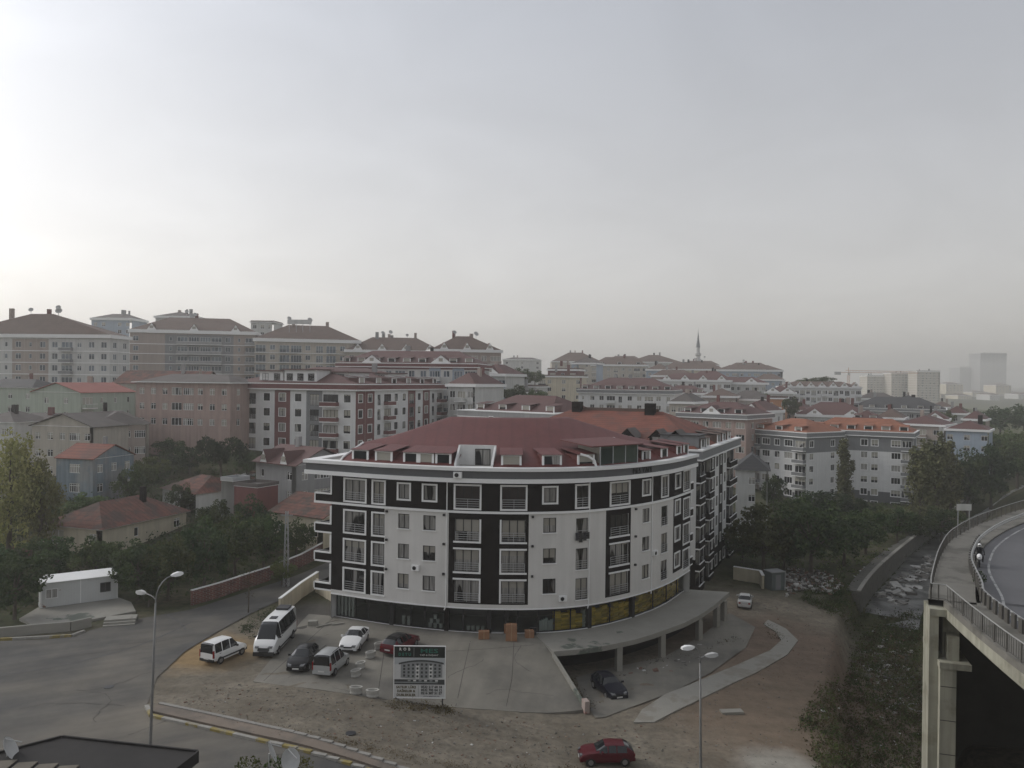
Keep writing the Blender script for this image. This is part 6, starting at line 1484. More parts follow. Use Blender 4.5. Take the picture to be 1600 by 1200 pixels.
# ------------------------------------------------------------------ cabin, walls, masts
a, b = at_z(63,954,0.0), at_z(184,938,0.0); d = (b-a); L_ = d.length
cab = thing('portable_cabin', 'white portable site cabin with rust stains on a concrete pad', 'cabin', (a.x,a.y,0.25), math.atan2(d.y,d.x))
cabm = mat('cabin_sheet', (0.55,0.56,0.55), 0.6, 0.06, 0.8, wave=('X',0.25,0.05), col2=(0.22,0.10,0.05), c2s=0.9, c2lo=0.66, c2hi=0.70)
MB().box(0,L_,0,2.5,0,2.45).build('wall', cabm, cab); q = MB(); q.prism([(-0.1,-0.15),(L_+0.1,-0.15),(L_+0.1,2.65),(-0.1,2.65)], 2.45, [2.52,2.52,2.75,2.75]); q.build('roof', trim, cab)
for x in (0.02, L_/2, L_-0.1): MB().box(x,x+0.08,-0.02,0.0,0,2.45).build('corner_post', trim, cab)
MB().box(-0.05,L_+0.05,-0.04,2.55,-0.3,0.0).build('base_frame', steel, cab)
for x, w in ((1.0,1.1),(L_-1.2,1.0)):
    f_, p_ = win_meshes(w, 1.0, 1, 0, wtrim if x < 2 else dtrim, gl_cur if x < 2 else gl_dark); o = place('window', f_, cab, (x,-0.03,1.35)); place('pane', p_, o)
pad = sheet('concrete_pad', gpts([(30,970),(60,984),(140,972),(212,958),(205,944),(184,936),(60,952)], 0.0), concs, lambda x,y: 0.0, 0.22, 1.0, 'concrete pad below the site cabin', skirt=0.6)
def wall_run(name, label, px, h, th, m_, cap=None, z=0.0, cat='wall', parts=None, step=1.5):
    root = thing(name, label, cat); P = [Vector((*g,0)) for g in gpts(px, z)] if z is not None else [Vector((*g,0)) for g in gpts(px)]
    mm = MB(); cp = MB()
    for a, b in zip(P, P[1:]):
        d = (b-a).normalized(); n = Vector((-d.y,d.x,0))*th/2; za, zb_ = ground_z(a.x,a.y), ground_z(b.x,b.y)
        c = [(a-n).xy[:], (b-n).xy[:], (b+n).xy[:], (a+n).xy[:]]; mm.prism(c, [za-1,zb_-1,zb_-1,za-1], [za+h,zb_+h,zb_+h,za+h])
        if cap: c2 = [(a-n*1.3).xy[:], (b-n*1.3).xy[:], (b+n*1.3).xy[:], (a+n*1.3).xy[:]]; cp.prism(c2, [za+h,zb_+h,zb_+h,za+h], [za+h+0.08,zb_+h+0.08,zb_+h+0.08,za+h+0.08])
    mm.build('wall_body', m_, root)
    if cap: cp.build('coping', cap, root)
    return root
def brick_mat():
    m, nt, b = new_mat('red_brickwork'); L = nt.links.new
    tc_ = nd(nt,'ShaderNodeNewGeometry'); mp2 = nd(nt,'ShaderNodeMapping'); mp2.inputs['Rotation'].default_value = (R(90),0,0); L(tc_.outputs['Position'], mp2.inputs['Vector'])
    br_ = nd(nt,'ShaderNodeTexBrick'); br_.inputs['Color1'].default_value = (0.17,0.06,0.045,1); br_.inputs['Color2'].default_value = (0.11,0.045,0.038,1); br_.inputs['Mortar'].default_value = (0.20,0.17,0.15,1); br_.inputs['Scale'].default_value = 1.0
    br_.inputs['Brick Width'].default_value = 0.4; br_.inputs['Row Height'].default_value = 0.2; br_.inputs['Mortar Size'].default_value = 0.02; L(mp2.outputs[0], br_.inputs['Vector'])
    n_ = nd(nt,'ShaderNodeTexNoise'); n_.inputs['Scale'].default_value = 0.8; n_.inputs['Detail'].default_value = 6; L(tc_.outputs['Position'], n_.inputs['Vector'])
    mx_ = nd(nt,'ShaderNodeMix',data_type='RGBA',blend_type='MULTIPLY'); mx_.inputs[0].default_value = 0.8; L(br_.outputs[0], mx_.inputs[6]); L(n_.outputs['Fac'], mx_.inputs[7]); 
    v_ = nd(nt,'ShaderNodeVectorMath',operation='SCALE'); v_.inputs['Scale'].default_value = 1.7; L(mx_.outputs[2], v_.inputs[0]); L(v_.outputs[0], b.inputs['Base Color']); b.inputs['Roughness'].default_value = 0.9
    MATS['brick'] = m; return m
brk = brick_mat()
wall_run('brick_wall', 'red brick wall with pale coping along the side street', [(299,946),(340,934),(372,923),(374,922),(420,907),(470,890),(515,874)], 1.55, 0.25, brk, trim)
wall_run('garden_wall', 'cream rendered wall sloping behind the minibus', [(437,962),(470,935),(496,917)], 1.7, 0.25, cream, trim)
wall_run('garden_wall', 'cream wall beside the shop corner with a low metal fence', [(494,925),(526,944)], 1.5, 0.2, cream)
wall_run('low_wall', 'low grey block wall below the cabin pad', [(-40,1000),(0,996),(60,990),(110,986),(142,979)], 0.9, 0.3, concs)
st_ = thing('steps', 'three concrete steps at the corner of the cabin pad', 'steps', at_z(188,975,0.0), 0.3)
for k in range(3): MB().box(-1.4,1.4,-0.9+0.35*k,1.2,0.18*k,0.18*k+0.17).build('step', concs, st_)
pb = at_z(447,917,0.0)
mast = thing('lattice_mast', 'slim lattice steel power mast beside the side street', 'mast', (pb.x,pb.y,-0.1)); h = 8.8
for sx in (-1,1):
    for sy in (-1,1): MB().tube([(0.28*sx,0.28*sy,0),(0.12*sx,0.12*sy,h)], 0.035, 5).build('leg', steel, mast)
br_ = MB(); n = 12
for k in range(n):
    for (sx,sy),(tx,ty) in (((-1,-1),(1,-1)),((1,-1),(1,1)),((1,1),(-1,1)),((-1,1),(-1,-1))):
        z0, z1 = h*k/n, h*(k+1)/n; w0, w1 = 0.28-0.16*k/n, 0.28-0.16*(k+1)/n; br_.tube([(w0*sx,w0*sy,z0),(w1*tx,w1*ty,z1)], 0.018, 4)
tag(br_.build('braces', steel, mast), kind='stuff'); MB().box(-0.7,0.7,-0.04,0.04,h-0.5,h-0.42).build('crossarm', steel, mast)
# neighbour's tar roof and dishes in the bottom corner
nr = thing('tar_roofed_house', 'dark tar paper roof of the house just below the camera', 'house')
outl = [(-22,21),(-12.2,20.5),(-10.75,27.4),(-16.0,28.4),(-17.6,27.0),(-22,25.2)]
MB().prism(outl, 10.7, 11.0).build('roof', tarroof, nr); cx_, cy_ = -16.5, 24.3
MB().prism([(cx_+(x-cx_)*0.96, cy_+(y-cy_)*0.96) for x,y in outl], -0.5, 10.7).build('wall', offwhite, nr)
fc = MB()
for a, b in zip(outl, outl[1:]+outl[:1]):
    A_, B_ = Vector((*a,0)), Vector((*b,0)); d = (B_-A_).normalized(); n_ = Vector((d.y,-d.x,0)); c = (A_+B_)/2 + n_*0.04
    fc.obox((c.x,c.y,10.87), d*((B_-A_).length/2), n_*0.035, Vector((0,0,0.2)))
fc.build('fascia', tarroof, nr)
pl_ = MB(); 
for k in range(5): pl_.obox((-17.5+0.75*k, 24.8-0.1*k, 11.03),(0.3,0.05,0),(-0.05,1.9,0),(0,0,0.02))
tag(pl_.build('roof_boards', mat('grey_boards',(0.14,0.125,0.10),0.9,0.2,1), nr), kind='stuff')
nb2 = thing('flat_roofed_house', 'flat roofed neighbour house carrying two dishes and a roof garden', 'house')
MB().box(-12,-5.5,19,30.6,-2,8.2).build('wall', offwhite, nb2); MB().box(-12.2,-5.3,18.8,30.8,8.2,8.5).build('roof', tarroof, nb2)
for px, py, Y_, r_, lab in ((421,1177,29.5,0.40,'pale satellite dish seen edge on above the roof garden'),(451,1188,29.0,0.42,'second pale satellite dish tilted beside the roof garden'),):
    p = at_y(px, py, Y_); o = dish(None, (p.x,p.y,8.5), r_, p.z-8.5, face=(0.95,0.25,0.45) if px < 440 else (0.8,-0.55,0.4)); tag(o, lab, 'satellite dish', 'satellite dishes on the near roof')
p = at_y(12,1172,27.0); o = dish(None, (p.x,p.y,11.0), 0.42, p.z-11.0, face=(0.9,0.2,0.5)); tag(o, 'pale satellite dish at the edge of the tar roof', 'satellite dish', 'satellite dishes on the near roof')
# yard things
p = on_ground(1210,920); ub = thing('utility_kiosk', 'grey green metal kiosk beside the rubble heap', 'kiosk', p, 0.3)
MB().box(-0.95,0.95,-0.8,0.8,-0.2,2.3).build('cabinet', mat('kiosk_paint',(0.10,0.12,0.12),0.6,0.1,1), ub); MB().box(-1.05,1.05,-0.9,0.9,2.3,2.4).build('roof', steel, ub); MB().box(-0.4,0.4,-0.82,-0.8,0.1,2.0).build('door', mgrey, ub); MB().box(0.97,1.08,-0.85,-0.75,-0.2,2.45).build('post', steel, ub)
wall_run('yard_wall', 'low pale wall with a flat top closing the yard beside the brown block', [(1146,905),(1188,912),(1192,920)], 1.7, 0.3, mat('yard_wall_render',(0.42,0.38,0.28),0.9,0.15,0.5,streak=0.2), trim, z=None)
p = on_ground(1143,1114); o = MB().box(-0.9,0.9,-0.35,0.35,0,0.2); o = o.build('debris_slab', concs, None, p, 0.1); tag(o, 'pale slab lying in a dark damp patch of the yard', 'slab')
make_rider()
for t_ in TEXTS: t_()
# ------------------------------------------------------------------ vegetation
def leaf_mat(name, c1, c2, tint=0.2):
    m, nt, b = new_mat(name); L = nt.links.new
    geo = nd(nt,'ShaderNodeNewGeometry'); oi = nd(nt,'ShaderNodeObjectInfo')
    n = nd(nt,'ShaderNodeTexNoise'); n.inputs['Scale'].default_value = 0.55; n.inputs['Detail'].default_value = 4; L(geo.outputs['Position'], n.inputs['Vector'])
    mi = nd(nt,'ShaderNodeMix',data_type='RGBA'); mi.inputs[6].default_value = (*c1,1); mi.inputs[7].default_value = (*c2,1)
    r = nd(nt,'ShaderNodeMapRange'); r.inputs[1].default_value = 0.38; r.inputs[2].default_value = 0.62; L(n.outputs['Fac'], r.inputs[0]); L(r.outputs[0], mi.inputs[0])
    hs = nd(nt,'ShaderNodeHueSaturation'); hh = nd(nt,'ShaderNodeMapRange'); hh.inputs[3].default_value = 0.482; hh.inputs[4].default_value = 0.53; w9 = nd(nt,'ShaderNodeTexWhiteNoise',noise_dimensions='1D'); L(oi.outputs['Random'], w9.inputs['W']); L(w9.outputs['Value'], hh.inputs[0]); L(hh.outputs[0], hs.inputs['Hue']); L(mi.outputs[2], hs.inputs['Color'])
    rr_ = nd(nt,'ShaderNodeMapRange'); rr_.inputs[3].default_value = 1-tint*2; rr_.inputs[4].default_value = 1+tint*2; L(oi.outputs['Random'], rr_.inputs[0])
    ri = nd(nt,'ShaderNodeMapRange'); ri.inputs[3].default_value = 0.7; ri.inputs[4].default_value = 1.3; L(geo.outputs['Random Per Island'], ri.inputs[0])
    mu = nd(nt,'ShaderNodeMath',operation='MULTIPLY'); L(rr_.outputs[0], mu.inputs[0]); L(ri.outputs[0], mu.inputs[1])
    v = nd(nt,'ShaderNodeVectorMath',operation='SCALE'); L(hs.outputs['Color'], v.inputs[0]); L(mu.outputs[0], v.inputs['Scale'])
    tr_ = nd(nt,'ShaderNodeBsdfTranslucent'); L(v.outputs[0], tr_.inputs[0]); L(v.outputs[0], b.inputs['Base Color']); b.inputs['Roughness'].default_value = 0.75; b.inputs['Specular IOR Level'].default_value = 0.2
    ms_ = nd(nt,'ShaderNodeMixShader'); ms_.inputs[0].default_value = 0.22; L(b.outputs[0], ms_.inputs[1]); L(tr_.outputs[0], ms_.inputs[2]); L(ms_.outputs[0], nt.nodes['Material Output'].inputs['Surface'])
    return m
LEAF = dict(broad=leaf_mat('broad_leaves',(0.050,0.078,0.026),(0.108,0.130,0.046)), dark=leaf_mat('dark_leaves',(0.033,0.056,0.021),(0.069,0.095,0.034)), light=leaf_mat('light_leaves',(0.085,0.095,0.03),(0.13,0.13,0.045)),
            willow=leaf_mat('yellow_green_leaves',(0.185,0.205,0.07),(0.26,0.265,0.10)), poplar=leaf_mat('poplar_leaves',(0.085,0.092,0.045),(0.13,0.13,0.065)), pine=leaf_mat('pine_needles',(0.022,0.034,0.018),(0.040,0.054,0.025)), dry=leaf_mat('dry_weeds',(0.070,0.055,0.028),(0.115,0.085,0.045)))
bark = mat('bark', (0.085,0.07,0.055), 0.95, 0.25, 3, bump=0.03)
def quadleaf(V, Fc, p, s, rg):
    a = Vector((rg.gauss(0,1), rg.gauss(0,1), rg.gauss(0,1))).normalized(); b = a.orthogonal().normalized(); c = a.cross(b)
    w = rg.random()*6.28; u = (b*math.cos(w)+c*math.sin(w))*s; v = (c*math.cos(w)-b*math.sin(w))*s*0.62
    i = len(V); V += [tuple(p-u), tuple(p+v*0.9-u*0.1), tuple(p+u), tuple(p-v*0.9+u*0.1)]; Fc.append((i,i+1,i+2,i+3))
def crown_mesh(kind, seed):
    """unit-height tree: returns (crown mesh, trunk mesh); crown built of many small leaf faces in clumps"""
    rg = random.Random(seed*31+hash_k[kind]); V, Fc = [], []; clumps = []
    if kind in ('broad','dark','light'): n, per, ls = 42, 88, 0.026
    elif kind == 'willow': n, per, ls = 60, 85, 0.017
    elif kind == 'poplar': n, per, ls = 48, 70, 0.016
    elif kind == 'pine': n, per, ls = 34, 110, 0.022
    for k in range(n):
        while True:
            p = Vector((rg.uniform(-1,1), rg.uniform(-1,1), rg.uniform(-1,1)))
            if 0.25 < p.length <= 1: break
        if kind in ('broad','dark','light'):
            q = Vector((p.x*0.42*(1+0.25*math.sin(seed+p.z*3)), p.y*0.42, 0.60+p.z*0.36)); r = rg.uniform(0.065,0.135)
        elif kind == 'willow': q = Vector((p.x*0.26*(1-0.3*p.z), p.y*0.26, 0.55+p.z*0.42)); r = rg.uniform(0.05,0.10)
        elif kind == 'poplar': q = Vector((p.x*0.105*(1-0.35*p.z), p.y*0.105*(1-0.35*p.z), 0.53+p.z*0.45)); r = rg.uniform(0.035,0.06)
        else: q = Vector((p.x*0.52, p.y*0.52, 0.80+p.z*0.15*(1-0.4*(p.x**2+p.y**2)))); r = rg.uniform(0.07,0.12)
        clumps.append((q, r))
        for _ in range(per):
            d = Vector((rg.gauss(0,1), rg.gauss(0,1), rg.gauss(0,1))).normalized()*r*(0.35+0.65*rg.random()**0.5)
            if kind == 'willow': d.z *= 1.6
            if kind == 'poplar': d.z *= 1.8
            quadleaf(V, Fc, q+d, ls*rg.uniform(0.7,1.3), rg)
    me = bpy.data.meshes.new('crown'); me.from_pydata(V, [], Fc); me.materials.append(LEAF[kind]); me.update()
    t = MB(); hb = {'pine':0.7}.get(kind, 0.38); r0 = 0.028 if kind != 'poplar' else 0.018
    t.tube([(0,0,-0.06),(0.004,0,0.02),(0.01,0.006,hb*0.5),(0,0,hb),(0.01,0.01,min(0.9,hb+0.35))], [r0*1.5,r0,r0*0.85,r0*0.65,r0*0.15], 7)
    for q, r in clumps[:16]:
        z = hb*rg.uniform(0.7,1.1); m = Vector((q.x*0.4,q.y*0.4,(z+q.z)/2+0.02)); t.tube([(0,0,z), m, q], [r0*0.5,r0*0.32,r0*0.1], 5, cap=False)
    return me, t.mesh('trunk', bark, True)
hash_k = dict(broad=1,dark=2,light=3,willow=4,poplar=5,pine=6)
CR = {}
def tree(kind, px, pb, pt, wpx, label, group, Y=None, name=None):
    v = (int(px)*7+int(pb)) % 3; key = (kind, v)
    if key not in CR: CR[key] = crown_mesh(kind, v+1)
    p = on_ground(px, pb) if Y is None else at_y(px, pb, Y)
    d = Vector(p)-CAMP; dep = d.dot(FW); h = (pb-pt)*dep/FPX; w = wpx*dep/FPX
    base = {'broad':0.95,'dark':0.95,'light':0.95,'willow':0.62,'poplar':0.28,'pine':1.15}[kind]
    root = thing(name or {'poplar':'poplar_tree','pine':'pine_tree','willow':'willow_tree'}.get(kind,'tree'), label, 'tree', (p.x,p.y,p.z-0.1), (px*1.7) % 6.28, group)
    s = (w/base, w/base, h)
    c = place('crown', CR[key][0], root); c.scale = s; t_ = place('trunk', CR[key][1], root); t_.scale = (min(s[0],h*1.2), min(s[1],h*1.2), h)
    return root
GL, GR, GF = 'trees in the thicket beside the street', 'trees on the waste ground by the stream', 'trees among the houses'
TREES = [('willow',14,876,664,96,'tall yellow-green willow at the picture edge',GL),('willow',64,868,700,70,'smaller yellow-green willow before the blue-grey house',GL),
 ('pine',344,790,678,86,'dark umbrella pine beside the five storey block',GF),
 ('broad',268,722,684,52,'green tree below the pink house beside its stair',GF),('light',238,752,712,56,'pale green tree behind the cottage roof',GF),('dark',296,742,694,64,'dark tree between the pink house and the pine',GF),('dark',203,792,728,52,'dark tree against the side of the blue-grey house',GF),('broad',222,768,722,46,'round tree left of the pale green one',GF),
 ('dark',283,806,752,44,'small round dark tree in front of the faded cottage roof',GF),('broad',130,660,626,50,'small bushy tree under the green gable house',GF),('dark',160,652,618,44,'dark tree beside the green gable house',GF),('dark',385,745,702,40,'dark tree at the foot of the five storey block',GF),('broad',135,812,768,70,'shrubby tree below the blue-grey house',GF),('dark',60,830,780,70,'dark tree behind the willows',GF),
 ('dark',22,968,862,100,'dark tree at the picture edge behind the cabin',GL),('dark',92,905,838,88,'dark tree right behind the cabin roof',GL),('broad',150,908,836,84,'leafy tree above the cabin end',GL),('dark',214,938,842,96,'broad dark tree before the patched red roof',GL),('broad',262,938,838,86,'broad tree at the end of the brick wall',GL),('dark',318,926,812,92,'tallest dark tree behind the brick wall',GL),('broad',366,906,806,84,'leafy tree over the middle of the brick wall',GL),('dark',412,890,796,76,'dark tree behind the lattice mast',GL),('broad',462,876,812,64,'tree between the mast and the orange roof house',GL),('dark',392,858,776,70,'dark tree below the maroon roofed house',GL),('broad',336,848,778,66,'brownish tree beside the sheds',GL),('dark',300,884,822,76,'dark tree right of the patched red roof',GL),('broad',182,900,846,64,'small tree before the red parapet',GL),('dark',48,905,842,70,'dark tree under the willow',GL),('dark',246,905,850,60,'dark tree at the corner of the cream house',GL),('dark',232,948,900,50,'low dark tree at the street corner',GL),('dark',-20,930,850,90,'dark tree half cut by the picture edge',GL),('broad',440,915,868,50,'low tree by the foot of the mast',GL),
 ('light',1192,898,786,118,'light green spreading tree beside the brown block',GR),('dark',1268,900,778,128,'big dark tree in the middle of the waste ground',GR),('dark',1318,884,800,96,'dark tree on the stream side of the big one',GR),('broad',1352,866,790,84,'greyish tree before the orange roofed block',GR),('dark',1402,846,794,70,'rounded dark tree by the stream wall',GR),('broad',1238,836,772,76,'tree behind the light green one',GR),('dark',1290,822,764,86,'dark tree under the dark plinth',GR),('broad',1208,800,738,40,'narrow tree beside the white pyramid roofed house',GR),('dark',1345,822,778,60,'low dark tree at the plinth of the block',GR),('broad',1160,880,830,60,'small tree close to the brown block',GR),('dark',1225,890,838,70,'low dark tree above the rubble',GR),
 ('poplar',1320,806,680,36,'lone slender poplar in front of the L shaped block',GR),('poplar',1436,832,676,46,'first of three poplars by the stream',GR),('poplar',1462,836,664,52,'middle and tallest of three poplars by the stream',GR),('poplar',1486,832,682,44,'last of three poplars by the stream',GR),
 ('dark',1512,812,706,78,'dark tree beside the poplars',GR),('dark',1548,796,694,84,'large dark tree over the stream bend',GR),('dark',1590,764,682,76,'dark tree at the far right over the overpass',GR),('broad',1565,730,672,66,'grey-green tree behind the dark ones',GR),('broad',1612,742,668,76,'tree cut by the right picture edge',GR),('dark',1500,790,728,66,'low dark tree under the poplars',GR),('dark',1532,776,716,60,'dark tree in the gap above the stream',GR),('dark',1430,848,800,66,'low dark tree at the foot of the poplars',GR),('dark',1470,846,790,70,'bushy tree below the tallest poplar',GR),('broad',1380,830,790,50,'small tree beside the orange roofed block',GR),
 ('dark',1562,682,634,70,'far dark tree beside the pale road',GF),('dark',1600,680,630,70,'far dark tree at the edge beyond the pale road',GF),('broad',1535,690,655,50,'far tree behind the last blue white block',GF)]
for t in TREES: tree(*t)
for px, pb, pt, w, Y, lab in ((815,606,574,52,262,'hazy tree beside the cream four storey block'),(836,602,578,36,300,'small hazy tree behind the cream block'),(805,640,600,60,205,'bluish tree by the narrow blue block'),(838,642,606,46,215,'bluish tree before the cream block'),(1235,656,618,34,250,'tree beside the narrow orange block'),(1190,640,612,30,300,'tree over the grey roofed low block'),(1285,602,588,40,370,'tree behind the scalloped block'),(1262,603,590,40,372,'second tree behind the scalloped block'),(1475,668,640,36,280,'tree behind the grey roofed block'),(1495,662,636,40,420,'far tree at the field edge')):
    tree('broad', px, pb, pt, w, lab, GF, Y)
# undergrowth: leaves and blades nobody could count
def scatter(name, label, polys, n, kind, s0, s1, hmax, seed, lift=0.0):
    rg = random.Random(seed); V, Fc = [], []
    for poly, share in polys:
        P = gpts(poly); xs = [p[0] for p in P]; ys = [p[1] for p in P]; cnt = 0; tries = 0
        while cnt < n*share and tries < n*20:
            tries += 1; x, y = rg.uniform(min(xs),max(xs)), rg.uniform(min(ys),max(ys))
            if not inside(x, y, P): continue
            cnt += 1; z = ground_z(x, y); k = rg.randint(10,22); rad = rg.uniform(0.25,0.9); hh = rg.uniform(0.15,1)*hmax
            for _ in range(k):
                q = Vector((x+rg.gauss(0,rad*0.5), y+rg.gauss(0,rad*0.5), z+0.02+abs(rg.gauss(0,0.5))*hh)); quadleaf(V, Fc, q, rg.uniform(s0,s1), rg)
    me = bpy.data.meshes.new(name); me.from_pydata(V, [], Fc); me.materials.append(LEAF[kind]); me.update()
    return tag(place(name, me), label, kind='stuff')
LT = [(-60,960),(0,975),(60,945),(190,930),(300,938),(420,900),(500,870),(495,800),(430,740),(330,720),(200,700),(80,770),(-60,800)]
RTp = [(1150,895),(1215,885),(1320,915),(1400,862),(1478,828),(1470,800),(1400,785),(1290,790),(1180,790),(1152,840)]
DT = [(1290,1235),(1250,1130),(1300,1060),(1345,1000),(1370,965),(1420,960),(1450,965),(1450,1040),(1450,1170),(1440,1235)]
DT2 = [(1335,945),(1360,955),(1330,1000),(1295,960),(1250,935),(1300,905)]
scatter('undergrowth', 'dark tangled undergrowth below the trees of the thicket', [(LT,1)], 1500, 'dark', 0.10, 0.24, 1.6, 1)
scatter('undergrowth', 'dark undergrowth on the waste ground by the stream', [(RTp,1)], 800, 'broad', 0.10, 0.22, 1.0, 2)
scatter('weeds', 'green weeds growing in the ditch beside the overpass', [(DT,0.8),(DT2,0.2)], 1500, 'broad', 0.05, 0.14, 1.0, 3)
scatter('dry_weeds', 'brown dry weeds in the ditch beside the overpass', [(DT,0.9),(DT2,0.1)], 1300, 'dry', 0.04, 0.12, 0.9, 4)
scatter('weeds', 'dark weeds at the feet of the billboard', [([(606,1104),(640,1110),(706,1116),(700,1105),(650,1099),(612,1097)],1)], 60, 'dry', 0.04, 0.09, 0.35, 5)
scatter('weeds', 'weeds in cracks along the apron and ramp wall', [([(880,1062),(892,1062),(926,1105),(918,1108)],0.5),([(960,1052),(1150,990),(1160,1000),(970,1062)],0.35),([(1195,975),(1215,983),(1222,996),(1205,1003)],0.15)], 70, 'dry', 0.03, 0.08, 0.4, 6)
scatter('weeds', 'weeds on the gravel wedge behind the minibus', [([(375,985),(400,960),(430,950),(430,975),(395,1000)],1)], 60, 'dark', 0.04, 0.10, 0.5, 7)
scatter('weeds', 'thin weeds along the inner kerb', [([(300,1112),(420,1136),(640,1183),(760,1206),(760,1212),(640,1189),(420,1142),(300,1117)],1)], 160, 'dry', 0.02, 0.06, 0.2, 8)
scatter('weeds', 'rough weeds at the bottom edge by the red hatchback', [([(780,1200),(900,1197),(1010,1230),(780,1240)],1)], 120, 'dry', 0.03, 0.08, 0.3, 9)
# roof garden bush in the bottom edge
def bush(label, c, r, kind, n, s, name='shrub'):
    rg = random.Random(int(c[0]*10)); V, Fc = [], []
    for _ in range(n):
        d = Vector((rg.gauss(0,1),rg.gauss(0,1),rg.gauss(0,1))).normalized()*(0.4+0.6*rg.random()**0.5); quadleaf(V, Fc, Vector(c)+Vector((d.x*r[0],d.y*r[1],d.z*r[2])), s*rg.uniform(0.6,1.3), rg)
    root = thing(name, label, 'shrub', (c[0],c[1],c[2]-r[2]))
    me = bpy.data.meshes.new('foliage'); me.from_pydata([(x-c[0],y-c[1],z-c[2]+r[2]) for x,y,z in V], [], Fc); me.materials.append(LEAF[kind]); place('foliage', me, root)
    MB().tube([(0,0,-0.4),(0.02,0,r[2])],[0.03,0.015],6).build('stem', bark, root)
for px, py, lab, kind in ((388,1198,'light green roof garden shrub farther from the dishes','light'),(432,1200,'green roof garden shrub below the two dishes','broad'),(468,1198,'roof garden shrub beside the tilted dish','light')):
    p = at_y(px, py, 29.6); bush(lab, (p.x,p.y,p.z-0.1), (0.55,0.45,0.5), kind, 420, 0.055)
p = on_ground(388,958); r_ = thing('sapling', 'bare thin young tree at the edge of the side street', 'tree', p); MB().tube([(0,0,-0.2),(0.03,0,1.5),(0.0,0.05,3.2),(0.1,0,4.2)],[0.07,0.06,0.04,0.015],6).build('trunk', bark, r_)
V, Fc = [], []; rg = random.Random(4)
for _ in range(160): quadleaf(V, Fc, Vector((rg.gauss(0,0.28),rg.gauss(0,0.28),rg.uniform(1.6,4.4))), 0.07, rg)
me = bpy.data.meshes.new('crown'); me.from_pydata(V,[],Fc); me.materials.append(LEAF['dry']); place('crown', me, r_)
p = at_z(1530,912,DZ); bush('small dark weed bush growing at the guard rail of the overpass', (p.x,p.y,DZ+0.45), (0.5,0.5,0.5), 'dark', 260, 0.07)

# ------------------------------------------------------------------ stream, rubble, litter
water = MB(); SP = [p for p in catmull(STREAM[:9], 6) if p.y > 99]
wm_, nt, b = new_mat('shallow_water'); L = nt.links.new; geo = nd(nt,'ShaderNodeNewGeometry'); n_ = nd(nt,'ShaderNodeTexNoise'); n_.inputs['Scale'].default_value = 0.35; n_.inputs['Detail'].default_value = 8; L(geo.outputs['Position'], n_.inputs['Vector'])
rp = nd(nt,'ShaderNodeMapRange'); rp.inputs[1].default_value = 0.42; rp.inputs[2].default_value = 0.58; L(n_.outputs['Fac'], rp.inputs[0]); mi = nd(nt,'ShaderNodeMix',data_type='RGBA'); mi.inputs[6].default_value = (0.045,0.045,0.042,1); mi.inputs[7].default_value = (0.17,0.168,0.16,1); L(rp.outputs[0], mi.inputs[0]); L(mi.outputs[2], b.inputs['Base Color'])
b.inputs['Roughness'].default_value = 0.32; bp_ = nd(nt,'ShaderNodeBump'); bp_.inputs['Distance'].default_value = 0.05; n3 = nd(nt,'ShaderNodeTexNoise'); n3.inputs['Scale'].default_value = 2.5; L(geo.outputs['Position'], n3.inputs['Vector']); L(n3.outputs['Fac'], bp_.inputs['Height']); L(bp_.outputs[0], b.inputs['Normal'])
for a, b_ in zip(SP, SP[1:]):
    a0, b0 = offs([a,b_], 3.3); a1, b1 = offs([a,b_], -3.3)
    water.face([(q.x,q.y,min(ground_z(a.x,a.y), ground_z(b_.x,b_.y))+0.12) for q in (a0,b0,b1,a1)])
SPz = [ground_z(p.x,p.y)+0.14 for p in SP]; water = MB(); OL, OR = offs(SP, 3.3), offs(SP, -3.3)
for k in range(len(SP)-1): water.face([(OL[k].x,OL[k].y,SPz[k]),(OL[k+1].x,OL[k+1].y,SPz[k+1]),(OR[k+1].x,OR[k+1].y,SPz[k+1]),(OR[k].x,OR[k].y,SPz[k])])
tag(water.build('stream', wm_), 'shallow grey stream in its walled bed', kind='structure')
sw = [p for p in offs(SP, 5.0)] if False else None
side = [p for p in SP if 98 < p.y < 190]; side.reverse()
LW = [Vector((p.x, p.y, 0)) for p in offs(side, -4.2)]
swl = thing('stream_wall', 'dark stone wall with a pale top along the stream', 'wall'); m1 = MB(); m2 = MB()
for a, b_ in zip(LW, LW[1:]):
    d = (b_-a).normalized(); n2 = Vector((-d.y,d.x,0))*0.85; c4 = [(a-n2).xy[:], (b_-n2).xy[:], (b_+n2).xy[:], (a+n2).xy[:]]; za, zb2 = -2.35, -2.35
    m1.prism(c4, -7.5, za); m2.prism([(a-n2*1.06).xy[:], (b_-n2*1.06).xy[:], (b_-n2*0.5).xy[:], (a-n2*0.5).xy[:]], za, za+0.14)
m1.build('wall_body', mat('stone_wall',(0.10,0.097,0.085),0.95,0.3,1.2,bump=0.08,bscale=1.5), swl); m2.build('coping', concs, swl)
scatter('weeds', 'grass and weeds behind the top of the stream wall', [([(1305,948),(1340,922),(1400,878),(1470,838),(1462,828),(1390,866),(1330,908),(1292,940)],1)], 420, 'broad', 0.05, 0.13, 0.6, 12)
